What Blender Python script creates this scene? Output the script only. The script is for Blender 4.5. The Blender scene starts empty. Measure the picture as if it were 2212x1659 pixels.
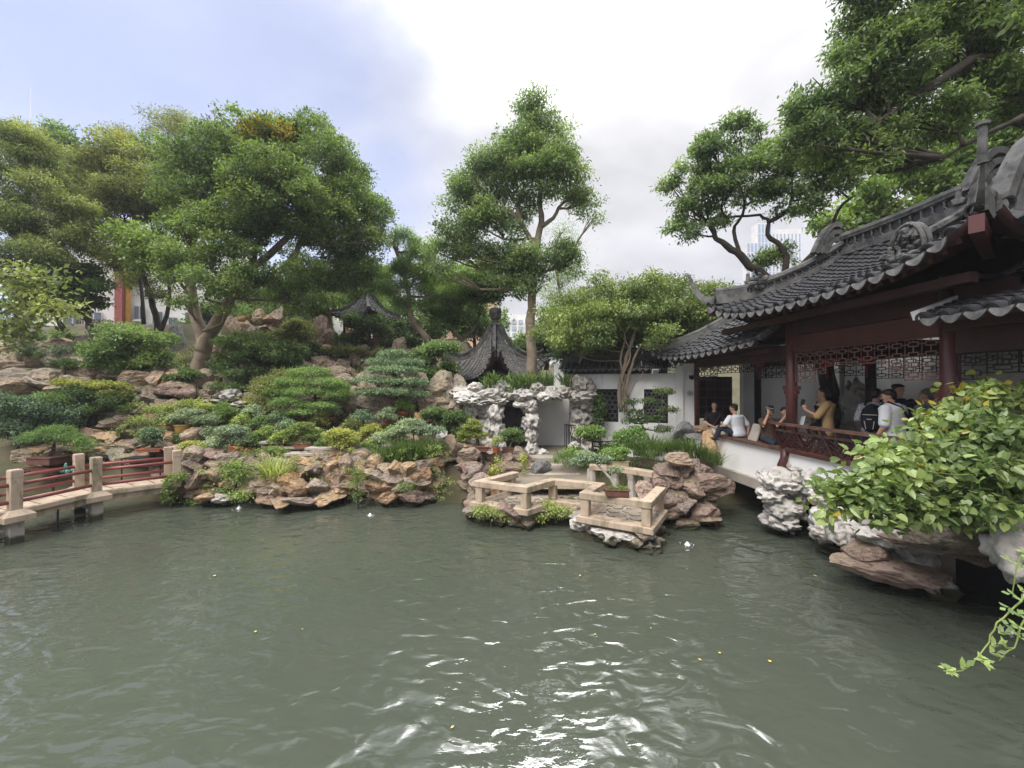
import bpy, bmesh, math, random
import numpy as np
from mathutils import Vector, Matrix, noise as mnoise
S = bpy.context.scene
COL = S.collection
R = math.radians
random.seed(7)
rng = np.random.default_rng(7)
# ------------------------------------------------------------------ camera
F, HZ, CH = 400.0, 386.0, 3.1            # focal length in px at 1024 wide, horizon row, eye height over the water
cd = bpy.data.cameras.new('camera'); cam = bpy.data.objects.new('camera', cd); COL.objects.link(cam)
cd.sensor_width = 36; cd.lens = 36 * F / 1024; cd.clip_start = 0.05; cd.clip_end = 3000
cam.location = (0, 0, CH); cam.rotation_euler = (R(90.29), 0, 0); S.camera = cam
# ------------------------------------------------------------------ sky
world = bpy.data.worlds.new('World'); S.world = world; world.use_nodes = True
SUN_EL, SUN_AZ = 52.0, -142.0            # a veiled sun behind the viewer's left shoulder
def build_world():
    nt = world.node_tree; N = nt.nodes; L = nt.links; N.clear()
    out = N.new('ShaderNodeOutputWorld')
    sky = N.new('ShaderNodeTexSky'); sky.sky_type = 'NISHITA'; sky.sun_disc = False
    sky.sun_elevation = R(SUN_EL); sky.sun_rotation = R(SUN_AZ); sky.air_density = 1.0; sky.dust_density = 0.6
    bg = N.new('ShaderNodeBackground'); bg.inputs[1].default_value = 0.085
    tint = N.new('ShaderNodeMix'); tint.data_type = 'RGBA'; tint.blend_type = 'MULTIPLY'; tint.inputs[0].default_value = 1
    tint.inputs[7].default_value = (0.98, 0.87, 1.0, 1)
    L.new(sky.outputs[0], tint.inputs[6]); L.new(tint.outputs[2], bg.inputs[0])
    tc = N.new('ShaderNodeTexCoord')
    def M(op, a, b=None, clamp=False):
        m = N.new('ShaderNodeMath'); m.operation = op; m.use_clamp = clamp
        for i, v in enumerate((a, b)):
            if v is None: continue
            if isinstance(v, (int, float)): m.inputs[i].default_value = v
            else: L.new(v, m.inputs[i])
        return m.outputs[0]
    def dot(v):
        d = N.new('ShaderNodeVectorMath'); d.operation = 'DOT_PRODUCT'; L.new(tc.outputs['Generated'], d.inputs[0])
        d.inputs[1].default_value = Vector(v).normalized(); return d.outputs['Value']
    sep = N.new('ShaderNodeSeparateXYZ'); L.new(tc.outputs['Generated'], sep.inputs[0])
    z = M('ADD', M('MAXIMUM', sep.outputs[2], 0.0), 0.28)
    cmb = N.new('ShaderNodeCombineXYZ')
    L.new(M('DIVIDE', sep.outputs[0], z), cmb.inputs[0]); L.new(M('DIVIDE', sep.outputs[1], z), cmb.inputs[1])
    def nz(scale, det, rough, off):
        mp = N.new('ShaderNodeMapping'); mp.inputs['Location'].default_value = off; L.new(cmb.outputs[0], mp.inputs[0])
        n = N.new('ShaderNodeTexNoise'); n.inputs['Scale'].default_value = scale; n.inputs['Detail'].default_value = det
        n.inputs['Roughness'].default_value = rough; n.inputs['Distortion'].default_value = 0.25
        L.new(mp.outputs[0], n.inputs['Vector']); return n.outputs['Fac']
    big = nz(1.3, 7, 0.5, (0.4, 2.0, 0)); fine = nz(2.6, 8, 0.55, (5.1, 1.3, 0))
    # how far the cloud sheet has closed: open towards the left, closed everywhere else
    opening = M('MULTIPLY', M('SUBTRACT', dot((-0.80, 0.62, 0.36)), 0.64, True), 3.6)
    cover = M('SUBTRACT', M('ADD', M('MULTIPLY', big, 1.5), M('MULTIPLY', fine, 0.7)), M('ADD', opening, 0.18))
    mr = N.new('ShaderNodeMapRange'); mr.interpolation_type = 'SMOOTHSTEP'
    mr.inputs['From Min'].default_value = -0.05; mr.inputs['From Max'].default_value = 0.72
    mr.inputs['To Min'].default_value = 0.22; L.new(cover, mr.inputs['Value'])
    sd = Vector((math.cos(R(SUN_EL)) * math.sin(R(SUN_AZ)), math.cos(R(SUN_EL)) * math.cos(R(SUN_AZ)), math.sin(R(SUN_EL))))
    bd = Vector((math.cos(R(52)) * math.sin(R(6)), math.cos(R(52)) * math.cos(R(6)), math.sin(R(52))))     # the brightest bank of cloud
    ds = M('MAXIMUM', dot(bd), 0.0)
    glow = M('ADD', M('MULTIPLY', M('POWER', ds, 110.0), SKY_GLOW), M('MULTIPLY', M('POWER', ds, 3.0), SKY_GLOW2))
    shade = M('ADD', M("MULTIPLY", fine, 1.55), M("ADD", M("MULTIPLY", big, 0.7), -0.08))     # thicker and thinner cloud
    zen = M('MULTIPLY', M('POWER', M('MAXIMUM', sep.outputs[2], 0.0), 5.0), SKY_ZEN)      # an overcast sky is brightest overhead
    lum = M('MULTIPLY', M('ADD', M('ADD', glow, zen), SKY_BASE), shade)
    cc = N.new('ShaderNodeMix'); cc.data_type = 'RGBA'; L.new(M('MULTIPLY', M('POWER', ds, 2.0), 1.0, True), cc.inputs[0])
    cc.inputs[6].default_value = (0.93, 0.92, 1.0, 1); cc.inputs[7].default_value = (1.0, 0.99, 0.985, 1)
    bg2 = N.new('ShaderNodeBackground'); L.new(cc.outputs[2], bg2.inputs[0]); L.new(lum, bg2.inputs[1])
    mx = N.new('ShaderNodeMixShader'); L.new(mr.outputs[0], mx.inputs[0]); L.new(bg.outputs[0], mx.inputs[1]); L.new(bg2.outputs[0], mx.inputs[2])
    L.new(mx.outputs[0], out.inputs[0])
    world.cycles.sampling_method = 'MANUAL'; world.cycles.sample_map_resolution = 512
    return sd
SKY_BASE, SKY_GLOW, SKY_GLOW2, SKY_ZEN = 0.175, 17.0, 0.03, 1.55
SUN_DIR = build_world()
sl = bpy.data.lights.new('sun', 'SUN'); sl.energy = 1.5; sl.angle = R(35); sl.color = (1.0, 0.95, 0.88)
sun = bpy.data.objects.new('sun', sl); COL.objects.link(sun)
sun.rotation_euler = Vector(SUN_DIR).to_track_quat('Z', 'Y').to_euler()
vs = S.view_settings; vs.view_transform = 'Standard'; vs.look = 'None'; vs.gamma = 1; vs.exposure = 1.68; vs.use_curve_mapping = False
S.cycles.max_bounces = 6; S.cycles.diffuse_bounces = 4; S.cycles.glossy_bounces = 3; S.cycles.transmission_bounces = 3
S.cycles.transparent_max_bounces = 4; S.cycles.use_denoising = True; S.cycles.caustics_reflective = False; S.cycles.caustics_refractive = False
# ------------------------------------------------------------------ helpers
def W(px, py, Y):                        # a point seen at px, py and Y metres ahead
    return Vector(((px - 512) * Y / F, Y, CH + (HZ - py) * Y / F))
KV = 1024 / 2212
def V(vx, vy, Y): return W(vx * KV, vy * KV, Y)
def tag(o, label=None, cat=None, group=None, kind=None):
    for k, v in (('label', label), ('category', cat), ('group', group), ('kind', kind)):
        if v: o[k] = v
    return o
def put(o, parent=None):
    COL.objects.link(o)
    if parent is not None:
        o.parent = parent
        if parent.type == 'EMPTY': o.matrix_parent_inverse = Matrix.Translation(-Vector(parent.location))
    return o
def thing(name, label, cat, loc, group=None, kind=None):
    o = bpy.data.objects.new(name, None); o.location = loc; o.empty_display_size = .1
    COL.objects.link(o); return tag(o, label, cat, group, kind)
def mk(name, v, f, mat=None, parent=None, smooth=False, mi=None):
    me = bpy.data.meshes.new(name); me.from_pydata([tuple(p) for p in v], [], f)
    if mat is not None:
        for m in (mat if isinstance(mat, (list, tuple)) else [mat]): me.materials.append(m)
    if mi is not None: me.polygons.foreach_set('material_index', np.array(mi, dtype=np.int32))
    if smooth: me.polygons.foreach_set('use_smooth', np.ones(len(me.polygons), dtype=bool))
    me.update()
    return put(bpy.data.objects.new(name, me), parent)
def quads(name, v, mat, parent=None, tint=None, vpf=4, smooth=False):       # v: (n, vpf, 3) separate faces, fast
    n = len(v); me = bpy.data.meshes.new(name)
    me.vertices.add(n * vpf); me.vertices.foreach_set('co', np.ascontiguousarray(v, dtype=np.float32).ravel())
    me.loops.add(n * vpf); me.loops.foreach_set('vertex_index', np.arange(n * vpf, dtype=np.int32))
    me.polygons.add(n); me.polygons.foreach_set('loop_start', np.arange(0, n * vpf, vpf, dtype=np.int32))
    me.update(calc_edges=True)
    if tint is not None:
        a = me.attributes.new('tint', 'FLOAT', 'FACE'); a.data.foreach_set('value', np.asarray(tint, dtype=np.float32))
    me.materials.append(mat)
    return put(bpy.data.objects.new(name, me), parent)
class MB:
    def __init__(s): s.v = []; s.f = []; s.m = []
    def add(s, v, f, mi=0):
        o = len(s.v); s.v += [tuple(p) for p in v]; s.f += [tuple(i + o for i in q) for q in f]; s.m += [mi] * len(f); return s
    def box(s, c, size, rz=0.0, mi=0, M=None):
        x, y, z = [a / 2 for a in size]
        v = [Vector((a * x, b * y, d * z)) for d in (-1, 1) for b in (-1, 1) for a in (-1, 1)]
        m = (M if M is not None else Matrix.Rotation(rz, 3, 'Z'))
        v = [m @ p + Vector(c) for p in v]
        return s.add(v, [(0, 2, 3, 1), (4, 5, 7, 6), (0, 1, 5, 4), (2, 6, 7, 3), (0, 4, 6, 2), (1, 3, 7, 5)], mi)
    def bar(s, a, b, w, h, up=(0, 0, 1), mi=0):
        a = Vector(a); b = Vector(b); d = b - a; L = d.length
        if L < 1e-6: return s
        d /= L; x = d.cross(Vector(up))
        x = x.normalized() if x.length > 1e-4 else d.orthogonal().normalized()
        u = x.cross(d); m = Matrix((x, d, u)).transposed()
        return s.box((a + b) / 2, (w, L, h), M=m, mi=mi)
    def tube(s, pts, rad, n=8, cap=True, mi=0, ell=None):
        pts = [Vector(p) for p in pts]; k = len(pts)
        if not hasattr(rad, '__len__'): rad = [rad] * k
        o = []; ref = None
        for i in range(k):
            t = (pts[min(i + 1, k - 1)] - pts[max(i - 1, 0)]).normalized()
            if ref is None or abs(ref.dot(t)) > .999: ref = t.orthogonal().normalized() if ref is None else (ref + t.orthogonal()).normalized()
            a = (ref - t * ref.dot(t)).normalized(); ref = a; b = t.cross(a)
            for j in range(n):
                q = 2 * math.pi * j / n; o.append(pts[i] + a * math.cos(q) * rad[i] + b * math.sin(q) * rad[i])
        f = [(i * n + j, i * n + (j + 1) % n, (i + 1) * n + (j + 1) % n, (i + 1) * n + j) for i in range(k - 1) for j in range(n)]
        if cap: f += [tuple(range(n - 1, -1, -1)), tuple(range((k - 1) * n, k * n))]
        return s.add(o, f, mi)
    def lathe(s, c, prof, n=16, mi=0, sx=1, sy=1, rz=0):
        c = Vector(c); o = []
        for r, z in prof:
            for j in range(n):
                q = 2 * math.pi * j / n; x, y = r * sx * math.cos(q), r * sy * math.sin(q)
                o.append(c + Vector((x * math.cos(rz) - y * math.sin(rz), x * math.sin(rz) + y * math.cos(rz), z)))
        k = len(prof)
        f = [(i * n + j, i * n + (j + 1) % n, (i + 1) * n + (j + 1) % n, (i + 1) * n + j) for i in range(k - 1) for j in range(n)]
        f += [tuple(range(n - 1, -1, -1)), tuple(range((k - 1) * n, k * n))]
        return s.add(o, f, mi)
    def prism(s, poly, z0, z1, mi=0):      # poly: counter-clockwise xy
        n = len(poly); v = [(x, y, z0) for x, y in poly] + [(x, y, z1) for x, y in poly]
        f = [tuple(range(n - 1, -1, -1)), tuple(range(n, 2 * n))] + [(i, (i + 1) % n, n + (i + 1) % n, n + i) for i in range(n)]
        return s.add(v, f, mi)
    def sweep(s, pts, w, h, mi=0, zoff=0.0):   # upright rectangular section along a path; w, h may be lists
        pts = [Vector(p) for p in pts]; k = len(pts)
        w = w if hasattr(w, '__len__') else [w] * k; h = h if hasattr(h, '__len__') else [h] * k; o = []
        for i in range(k):
            t = (pts[min(i + 1, k - 1)] - pts[max(i - 1, 0)]); x = Vector((t.y, -t.x, 0))
            x = x.normalized() if x.length > 1e-4 else Vector((1, 0, 0))
            u = x.cross(t.normalized()); u = u if u.z > 0 else -u
            for a, b in ((-1, 0), (1, 0), (1, 1), (-1, 1)): o.append(pts[i] + x * a * w[i] / 2 + u * (zoff + b * h[i]))
        f = [(i * 4 + j, i * 4 + (j + 1) % 4, (i + 1) * 4 + (j + 1) % 4, (i + 1) * 4 + j) for i in range(k - 1) for j in range(4)]
        f += [(3, 2, 1, 0), tuple((k - 1) * 4 + j for j in range(4))]
        return s.add(o, f, mi)
    def build(s, name, mat, parent=None, smooth=False, bevel=0):
        o = mk(name, s.v, s.f, mat, parent, smooth, s.m)
        if bevel:
            b = o.modifiers.new('bevel', 'BEVEL'); b.width = bevel; b.segments = 2; b.limit_method = 'ANGLE'
        return o
# ------------------------------------------------------------------ materials
def nodes(name):
    m = bpy.data.materials.new(name); m.use_nodes = True; nt = m.node_tree
    return m, nt, nt.nodes['Principled BSDF']
def rgb(c): return (c[0], c[1], c[2], 1)
def noise_tex(nt, scale, det=5, rough=.55, coord='Object', dist=0.0, stretch=None):
    tc = nt.nodes.new('ShaderNodeTexCoord'); n = nt.nodes.new('ShaderNodeTexNoise')
    n.inputs['Scale'].default_value = scale; n.inputs['Detail'].default_value = det; n.inputs['Roughness'].default_value = rough
    n.inputs['Distortion'].default_value = dist
    if coord == 'World':
        g = nt.nodes.new('ShaderNodeNewGeometry'); src = g.outputs['Position']
    else: src = tc.outputs[coord]
    if stretch:
        mp = nt.nodes.new('ShaderNodeMapping'); mp.inputs['Scale'].default_value = stretch
        nt.links.new(src, mp.inputs[0]); src = mp.outputs[0]
    nt.links.new(src, n.inputs['Vector']); return n
def ramp(nt, fac, stops):
    r = nt.nodes.new('ShaderNodeValToRGB'); e = r.color_ramp.elements
    while len(e) < len(stops): e.new(.5)
    for i, (p, c) in enumerate(stops): e[i].position = p; e[i].color = rgb(c)
    nt.links.new(fac, r.inputs[0]); return r.outputs[0]
def mixc(nt, fac, a, b, mode='MIX'):
    m = nt.nodes.new('ShaderNodeMix'); m.data_type = 'RGBA'; m.blend_type = mode
    for i, v in ((0, fac), (6, a), (7, b)):
        if isinstance(v, (int, float)): m.inputs[i].default_value = v
        elif isinstance(v, (tuple, list)): m.inputs[i].default_value = rgb(v)
        else: nt.links.new(v, m.inputs[i])
    return m.outputs[2]
def bump(nt, bs, h, strength, dist=.02):
    b = nt.nodes.new('ShaderNodeBump'); b.inputs['Strength'].default_value = strength; b.inputs['Distance'].default_value = dist
    nt.links.new(h, b.inputs['Height']); nt.links.new(b.outputs[0], bs.inputs['Normal'])
def flat(name, c, rough=.6, c2=None, scale=4, bmp=.15, coord='World', spec=.3, bscale=None, stain=None, metal=0, wet=False):
    m, nt, b = nodes(name); b.inputs['Roughness'].default_value = rough; b.inputs['Specular IOR Level'].default_value = spec
    b.inputs['Metallic'].default_value = metal
    n = noise_tex(nt, scale, 6, .6, coord)
    c2 = c2 or tuple(x * .7 for x in c)
    col = ramp(nt, n.outputs[0], [(.3, c2), (.65, c)])
    if stain:
        n3 = noise_tex(nt, stain[1], 7, .65, 'World', .3, stain[3] if len(stain) > 3 else None)
        k = ramp(nt, n3.outputs[0], [(stain[2], (0, 0, 0)), (stain[2] + .14, (1, 1, 1))])
        col = mixc(nt, k, col, stain[0])
    if wet: col = wet_band(nt, col)
    nt.links.new(col, b.inputs['Base Color'])
    if bmp:
        n2 = noise_tex(nt, bscale or scale * 6, 5, .6, coord); bump(nt, b, n2.outputs[0], bmp)
    return m
def wet_band(nt, col):                   # dark algae line where stone stands in the water
    g = nt.nodes.new('ShaderNodeNewGeometry'); sp = nt.nodes.new('ShaderNodeSeparateXYZ'); nt.links.new(g.outputs['Position'], sp.inputs[0])
    n = noise_tex(nt, 5, 5, .6, 'World'); a = nt.nodes.new('ShaderNodeMath'); a.operation = 'MULTIPLY_ADD'; a.inputs[1].default_value = -.22
    nt.links.new(n.outputs[0], a.inputs[0]); nt.links.new(sp.outputs[2], a.inputs[2])
    k = ramp(nt, a.outputs[0], [(.0, (1, 1, 1)), (.07, (0, 0, 0))])
    return mixc(nt, k, col, (.045, .045, .028))
def stone(name, stops, vein=(.10, .085, .07), rough=.85, moss=.0, vs_=2.2, bmp=.7, pit=0, spot=None):
    m, nt, b = nodes(name); b.inputs['Roughness'].default_value = rough; b.inputs['Specular IOR Level'].default_value = .25
    oi = nt.nodes.new('ShaderNodeObjectInfo')
    n1 = noise_tex(nt, 1.6, 6, .6, 'Object', .4); n2 = noise_tex(nt, vs_ * 2.4, 8, .7, 'Object', .8)
    ad = nt.nodes.new('ShaderNodeMath'); ad.operation = 'MULTIPLY_ADD'; ad.inputs[1].default_value = .55
    nt.links.new(n1.outputs[0], ad.inputs[0])
    sb = nt.nodes.new('ShaderNodeMath'); sb.operation = 'MULTIPLY_ADD'; sb.inputs[1].default_value = .8; sb.inputs[2].default_value = -.17
    nt.links.new(oi.outputs['Random'], sb.inputs[0]); nt.links.new(sb.outputs[0], ad.inputs[2])
    col = ramp(nt, ad.outputs[0], stops)
    k = ramp(nt, n2.outputs[0], [(.36, (1, 1, 1)), (.50, (0, 0, 0))])
    col = mixc(nt, k, col, vein)
    if spot:
        n5 = noise_tex(nt, 5, 6, .7, 'World'); k5 = ramp(nt, n5.outputs[0], [(.56, (0, 0, 0)), (.68, (1, 1, 1))]); col = mixc(nt, k5, col, spot)
    if moss:
        g = nt.nodes.new('ShaderNodeNewGeometry'); sp = nt.nodes.new('ShaderNodeSeparateXYZ'); nt.links.new(g.outputs['Normal'], sp.inputs[0])
        n4 = noise_tex(nt, 3.5, 6, .65, 'World')
        mu = nt.nodes.new('ShaderNodeMath'); mu.operation = 'MULTIPLY'; nt.links.new(sp.outputs[2], mu.inputs[0]); nt.links.new(n4.outputs[0], mu.inputs[1])
        k2 = ramp(nt, mu.outputs[0], [(.40, (0, 0, 0)), (.55, (moss, moss, moss))])
        col = mixc(nt, k2, col, (.10, .12, .03))
    col = wet_band(nt, col)
    nt.links.new(col, b.inputs['Base Color'])
    n3 = noise_tex(nt, 4.5, 9, .68, 'Object', .5); h = n3.outputs[0]
    if pit:
        v = nt.nodes.new('ShaderNodeTexVoronoi'); v.inputs['Scale'].default_value = pit; tc = nt.nodes.new('ShaderNodeTexCoord')
        nt.links.new(tc.outputs['Object'], v.inputs['Vector'])
        a = nt.nodes.new('ShaderNodeMath'); a.operation = 'ADD'; nt.links.new(h, a.inputs[0]); nt.links.new(v.outputs['Distance'], a.inputs[1]); h = a.outputs[0]
    bump(nt, b, h, bmp, .12)
    return m
LEAFK = 2.0
def leafmat(name, dark, light, old=None, trans=.42, rough=.45, old_at=.93, nscale=.5):
    def soft(c): l = .3 * c[0] + .6 * c[1] + .1 * c[2]; return tuple(x + (l - x) * .20 for x in c)
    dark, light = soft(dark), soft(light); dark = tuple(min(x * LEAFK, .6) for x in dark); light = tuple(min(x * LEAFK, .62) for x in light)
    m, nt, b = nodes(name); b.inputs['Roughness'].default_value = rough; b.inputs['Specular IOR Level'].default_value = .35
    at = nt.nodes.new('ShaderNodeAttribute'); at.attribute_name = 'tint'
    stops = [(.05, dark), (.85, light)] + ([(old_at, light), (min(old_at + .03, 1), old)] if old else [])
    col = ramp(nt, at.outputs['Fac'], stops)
    n = noise_tex(nt, nscale, 3, .5, 'World')
    k = ramp(nt, n.outputs[0], [(.3, (.72, .78, .8)), (.7, (1.22, 1.15, 1.0))])
    col = mixc(nt, 1.0, col, k, 'MULTIPLY')
    nt.links.new(col, b.inputs['Base Color'])
    tr = nt.nodes.new('ShaderNodeBsdfTranslucent'); br = mixc(nt, 1.0, col, (1.25, 1.35, .6), 'MULTIPLY'); nt.links.new(br, tr.inputs[0])
    mx = nt.nodes.new('ShaderNodeMixShader'); mx.inputs[0].default_value = trans
    nt.links.new(b.outputs[0], mx.inputs[1]); nt.links.new(tr.outputs[0], mx.inputs[2])
    nt.links.new(mx.outputs[0], nt.nodes['Material Output'].inputs[0])
    return m
MT = dict(
    warm=stone('warm_yellow_stone', [(.05, (.24, .17, .14)), (.22, (.46, .29, .16)), (.36, (.36, .26, .20)), (.5, (.50, .40, .29)), (.64, (.30, .25, .22)), (.78, (.52, .36, .22)), (.97, (.48, .27, .12))], moss=.4, vein=(.13, .10, .08)),
    brown=stone('brown_stone', [(.05, (.20, .15, .13)), (.35, (.31, .22, .18)), (.65, (.40, .30, .24)), (.95, (.28, .23, .20))], moss=.4, vein=(.09, .07, .06)),
    hill=stone('hillside_stone', [(.05, (.20, .175, .145)), (.3, (.34, .265, .185)), (.6, (.29, .25, .205)), (.95, (.40, .30, .20))], moss=.75, vein=(.085, .075, .055)),
    taihu=stone('pale_limestone', [(.05, (.42, .40, .375)), (.4, (.56, .54, .51)), (.75, (.49, .465, .43)), (.97, (.60, .58, .55))], vein=(.30, .285, .27), moss=.0, pit=3, bmp=.28, vs_=1.1),
    taihu2=stone('weathered_limestone', [(.05, (.26, .25, .24)), (.4, (.44, .42, .39)), (.75, (.50, .46, .42)), (.97, (.58, .56, .53))], vein=(.15, .14, .13), moss=.35, pit=3, bmp=.35, vs_=1.2),
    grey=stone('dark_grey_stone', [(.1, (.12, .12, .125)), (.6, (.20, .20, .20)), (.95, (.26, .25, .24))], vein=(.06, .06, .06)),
    granite=flat('pinkish_granite', (.47, .375, .285), .75, (.37, .29, .22), 3.0, .3, bscale=45, stain=((.22, .19, .125), 4.0, .50, (1, 1, .35))),
    slab=flat('grey_stone_slab', (.42, .38, .34), .8, (.30, .27, .24), 3.0, .3, stain=((.16, .16, .09), 3, .56), wet=True),
    plaster=flat('white_lime_plaster', (.84, .84, .845), .85, (.78, .775, .765), 1.2, .08, stain=((.50, .50, .49), 1.3, .63, (1, 1, .35))),
    plaster_dirty=flat('stained_lime_plaster', (.74, .74, .745), .85, (.62, .61, .60), 1.0, .08, stain=((.30, .295, .28), .8, .58, (1, 1, .4))),
    tile=flat('grey_roof_tile', (.066, .067, .074), .62, (.024, .024, .027), 7, .35, stain=((.14, .135, .125), 4, .62)),
    tile2=flat('weathered_pavilion_tile', (.17, .168, .165), .65, (.075, .073, .072), 6, .3, stain=((.20, .17, .13), 3, .55)),
    tileend=flat('pale_tile_end', (.17, .168, .165), .7, (.055, .055, .058), 9, .3),
    ridge=flat('ridge_mortar', (.155, .153, .148), .8, (.055, .055, .057), 5, .6, stain=((.035, .035, .037), 3, .52)),
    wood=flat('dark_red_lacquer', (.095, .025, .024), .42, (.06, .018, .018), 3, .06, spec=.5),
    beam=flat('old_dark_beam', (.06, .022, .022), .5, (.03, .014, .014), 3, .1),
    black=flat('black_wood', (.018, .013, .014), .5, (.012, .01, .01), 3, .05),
    railwood=flat('worn_brown_rail', (.16, .085, .065), .55, (.06, .03, .027), 8, .2),
    pipe=flat('red_painted_pipe', (.25, .06, .055), .42, (.17, .045, .04), 5, .08, spec=.5),
    bark=flat('grey_brown_bark', (.27, .215, .16), .9, (.14, .11, .085), 3, .9, bscale=14, stain=((.16, .17, .09), 2, .6)),
    bark_d=flat('dark_bark', (.085, .07, .06), .9, (.035, .03, .027), 4, .8, bscale=14),
    deadwood=flat('bleached_deadwood', (.60, .57, .52), .8, (.35, .32, .28), 9, .5),
    soil=flat('mossy_soil', (.10, .085, .05), .95, (.05, .055, .025), 1.3, .7, bscale=9),
    paving=flat('worn_paving', (.33, .28, .22), .85, (.24, .20, .155), 4, .4),
    path=flat('worn_path', (.24, .20, .165), .95, (.15, .14, .09), 1.6, .5, bscale=12),
    mortar=flat('grey_mortar', (.25, .22, .19), .95, (.15, .13, .11), 3, .6, wet=True),
    pot=flat('brown_clay_pot', (.16, .075, .055), .55, (.11, .05, .04), 5, .1),
    potred=flat('terracotta_pot', (.38, .11, .055), .6, (.26, .075, .04), 5, .1),
    potyel=flat('yellow_glazed_pot', (.50, .32, .08), .35, (.38, .24, .07), 6, .05),
    potcream=flat('cream_pot', (.48, .42, .28), .5, (.36, .30, .2), 6, .05),
    potblue=flat('pale_blue_pot', (.30, .45, .48), .35, (.2, .35, .4), 6, .05),
    iron=flat('black_iron', (.02, .02, .022), .5, None, 5, .05),
    white=flat('white_paint', (.75, .75, .75), .4, None, 5, .0),
    dark=flat('hollow_shade_black', (.02, .02, .022), .8, None, 5, 0),
)
print('lib ready')
# ------------------------------------------------------------------ rocks
def ico(sub):
    bm = bmesh.new(); bmesh.ops.create_icosphere(bm, subdivisions=sub, radius=1.0)
    bm.verts.ensure_lookup_table(); v = np.array([x.co[:] for x in bm.verts]); f = [tuple(q.index for q in p.verts) for p in bm.faces]; bm.free(); return v, f
ICO = {k: ico(k) for k in (1, 2, 3, 4)}
def nrm(a): return a / (np.linalg.norm(a, axis=-1, keepdims=True) + 1e-9)
def chunk(seed, sub=2, cuts=13, lo=.45, hi=.82, jit=.03, crag=0.0):      # broken stone: a ball cut by random planes
    r = np.random.default_rng(seed); v, f = ICO[sub]; v = v.copy()
    for n in nrm(r.normal(size=(cuts, 3))):
        o = r.uniform(lo, hi); d = v @ n - o; m = d > 0; v[m] -= np.outer(d[m], n)
    if crag:
        off = Vector((seed * 1.7, 0, 0)); q = nrm(v.copy())
        a = np.array([mnoise.fractal(Vector(p * 2.2) + off, 1.0, 2.1, 5) for p in v]); s_ = np.array([abs(mnoise.noise(Vector((p[0] * 1.3, p[1] * 1.3, p[2] * 4.0)) + off)) for p in v])
        v += q * (a * crag - np.clip(.16 - s_, 0, 1) * crag * 3.0)[:, None]
    v += r.normal(size=v.shape) * jit
    return v / np.abs(v).max(axis=0), f
def holey(seed, sub=4, pits=26, depth=.52, rough=.10):          # water-worn limestone: bulges and hollows
    r = np.random.default_rng(seed); v, f = ICO[sub]; v = v.copy(); d = nrm(v.copy()); g = np.ones(len(v))
    for n in nrm(r.normal(size=(pits, 3))):
        w = r.uniform(.10, .34); a = np.arccos(np.clip(d @ n, -1, 1)); g -= r.uniform(.4, 1) * depth * np.exp(-(a / w) ** 2); g += .16 * np.exp(-((a - 1.5 * w) / (w * .5)) ** 2)
    nn = np.array([mnoise.fractal(Vector(p * 2.3) + Vector((seed, 0, 0)), 1.0, 2.0, 4) for p in d]); g += nn * rough * 2
    v = d * np.clip(g, .3, 1.5)[:, None]
    return v / np.abs(v).max(axis=0), f
def proto(tag_, fn, n, mat, smooth, **k):
    out = []
    for i in range(n):
        v, f = fn(i * 13 + 5, **k); me = bpy.data.meshes.new('stone'); me.from_pydata(v.tolist(), [], f); me.materials.append(mat)
        if smooth: me.polygons.foreach_set('use_smooth', np.ones(len(me.polygons), dtype=bool))
        out.append(me)
    return out
PR = {}
for k_ in ('warm', 'brown', 'hill', 'grey'): PR[k_] = proto(k_, chunk, 14, MT[k_], False, sub=4, crag=.10, jit=.004)
for k_ in ('taihu', 'taihu2'): PR[k_] = proto(k_, holey, 12, MT[k_], True)
def rock(parent, kind, c, size, rot=None, name='stone', i=None, r=random):
    me = PR[kind][r.randrange(len(PR[kind])) if i is None else i]
    o = bpy.data.objects.new(name, me); put(o, parent)
    o.location = c; o.scale = [s / 2 for s in size]
    o.rotation_euler = rot if rot is not None else (r.uniform(-.25, .25), r.uniform(-.25, .25), r.uniform(0, 6.28))
    return o
def lone_rock(name, label, cat, kind, c, size, rot=None, group=None, i=None):
    o = rock(None, kind, c, size, rot, name, i); return tag(o, label, cat, group)
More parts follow.
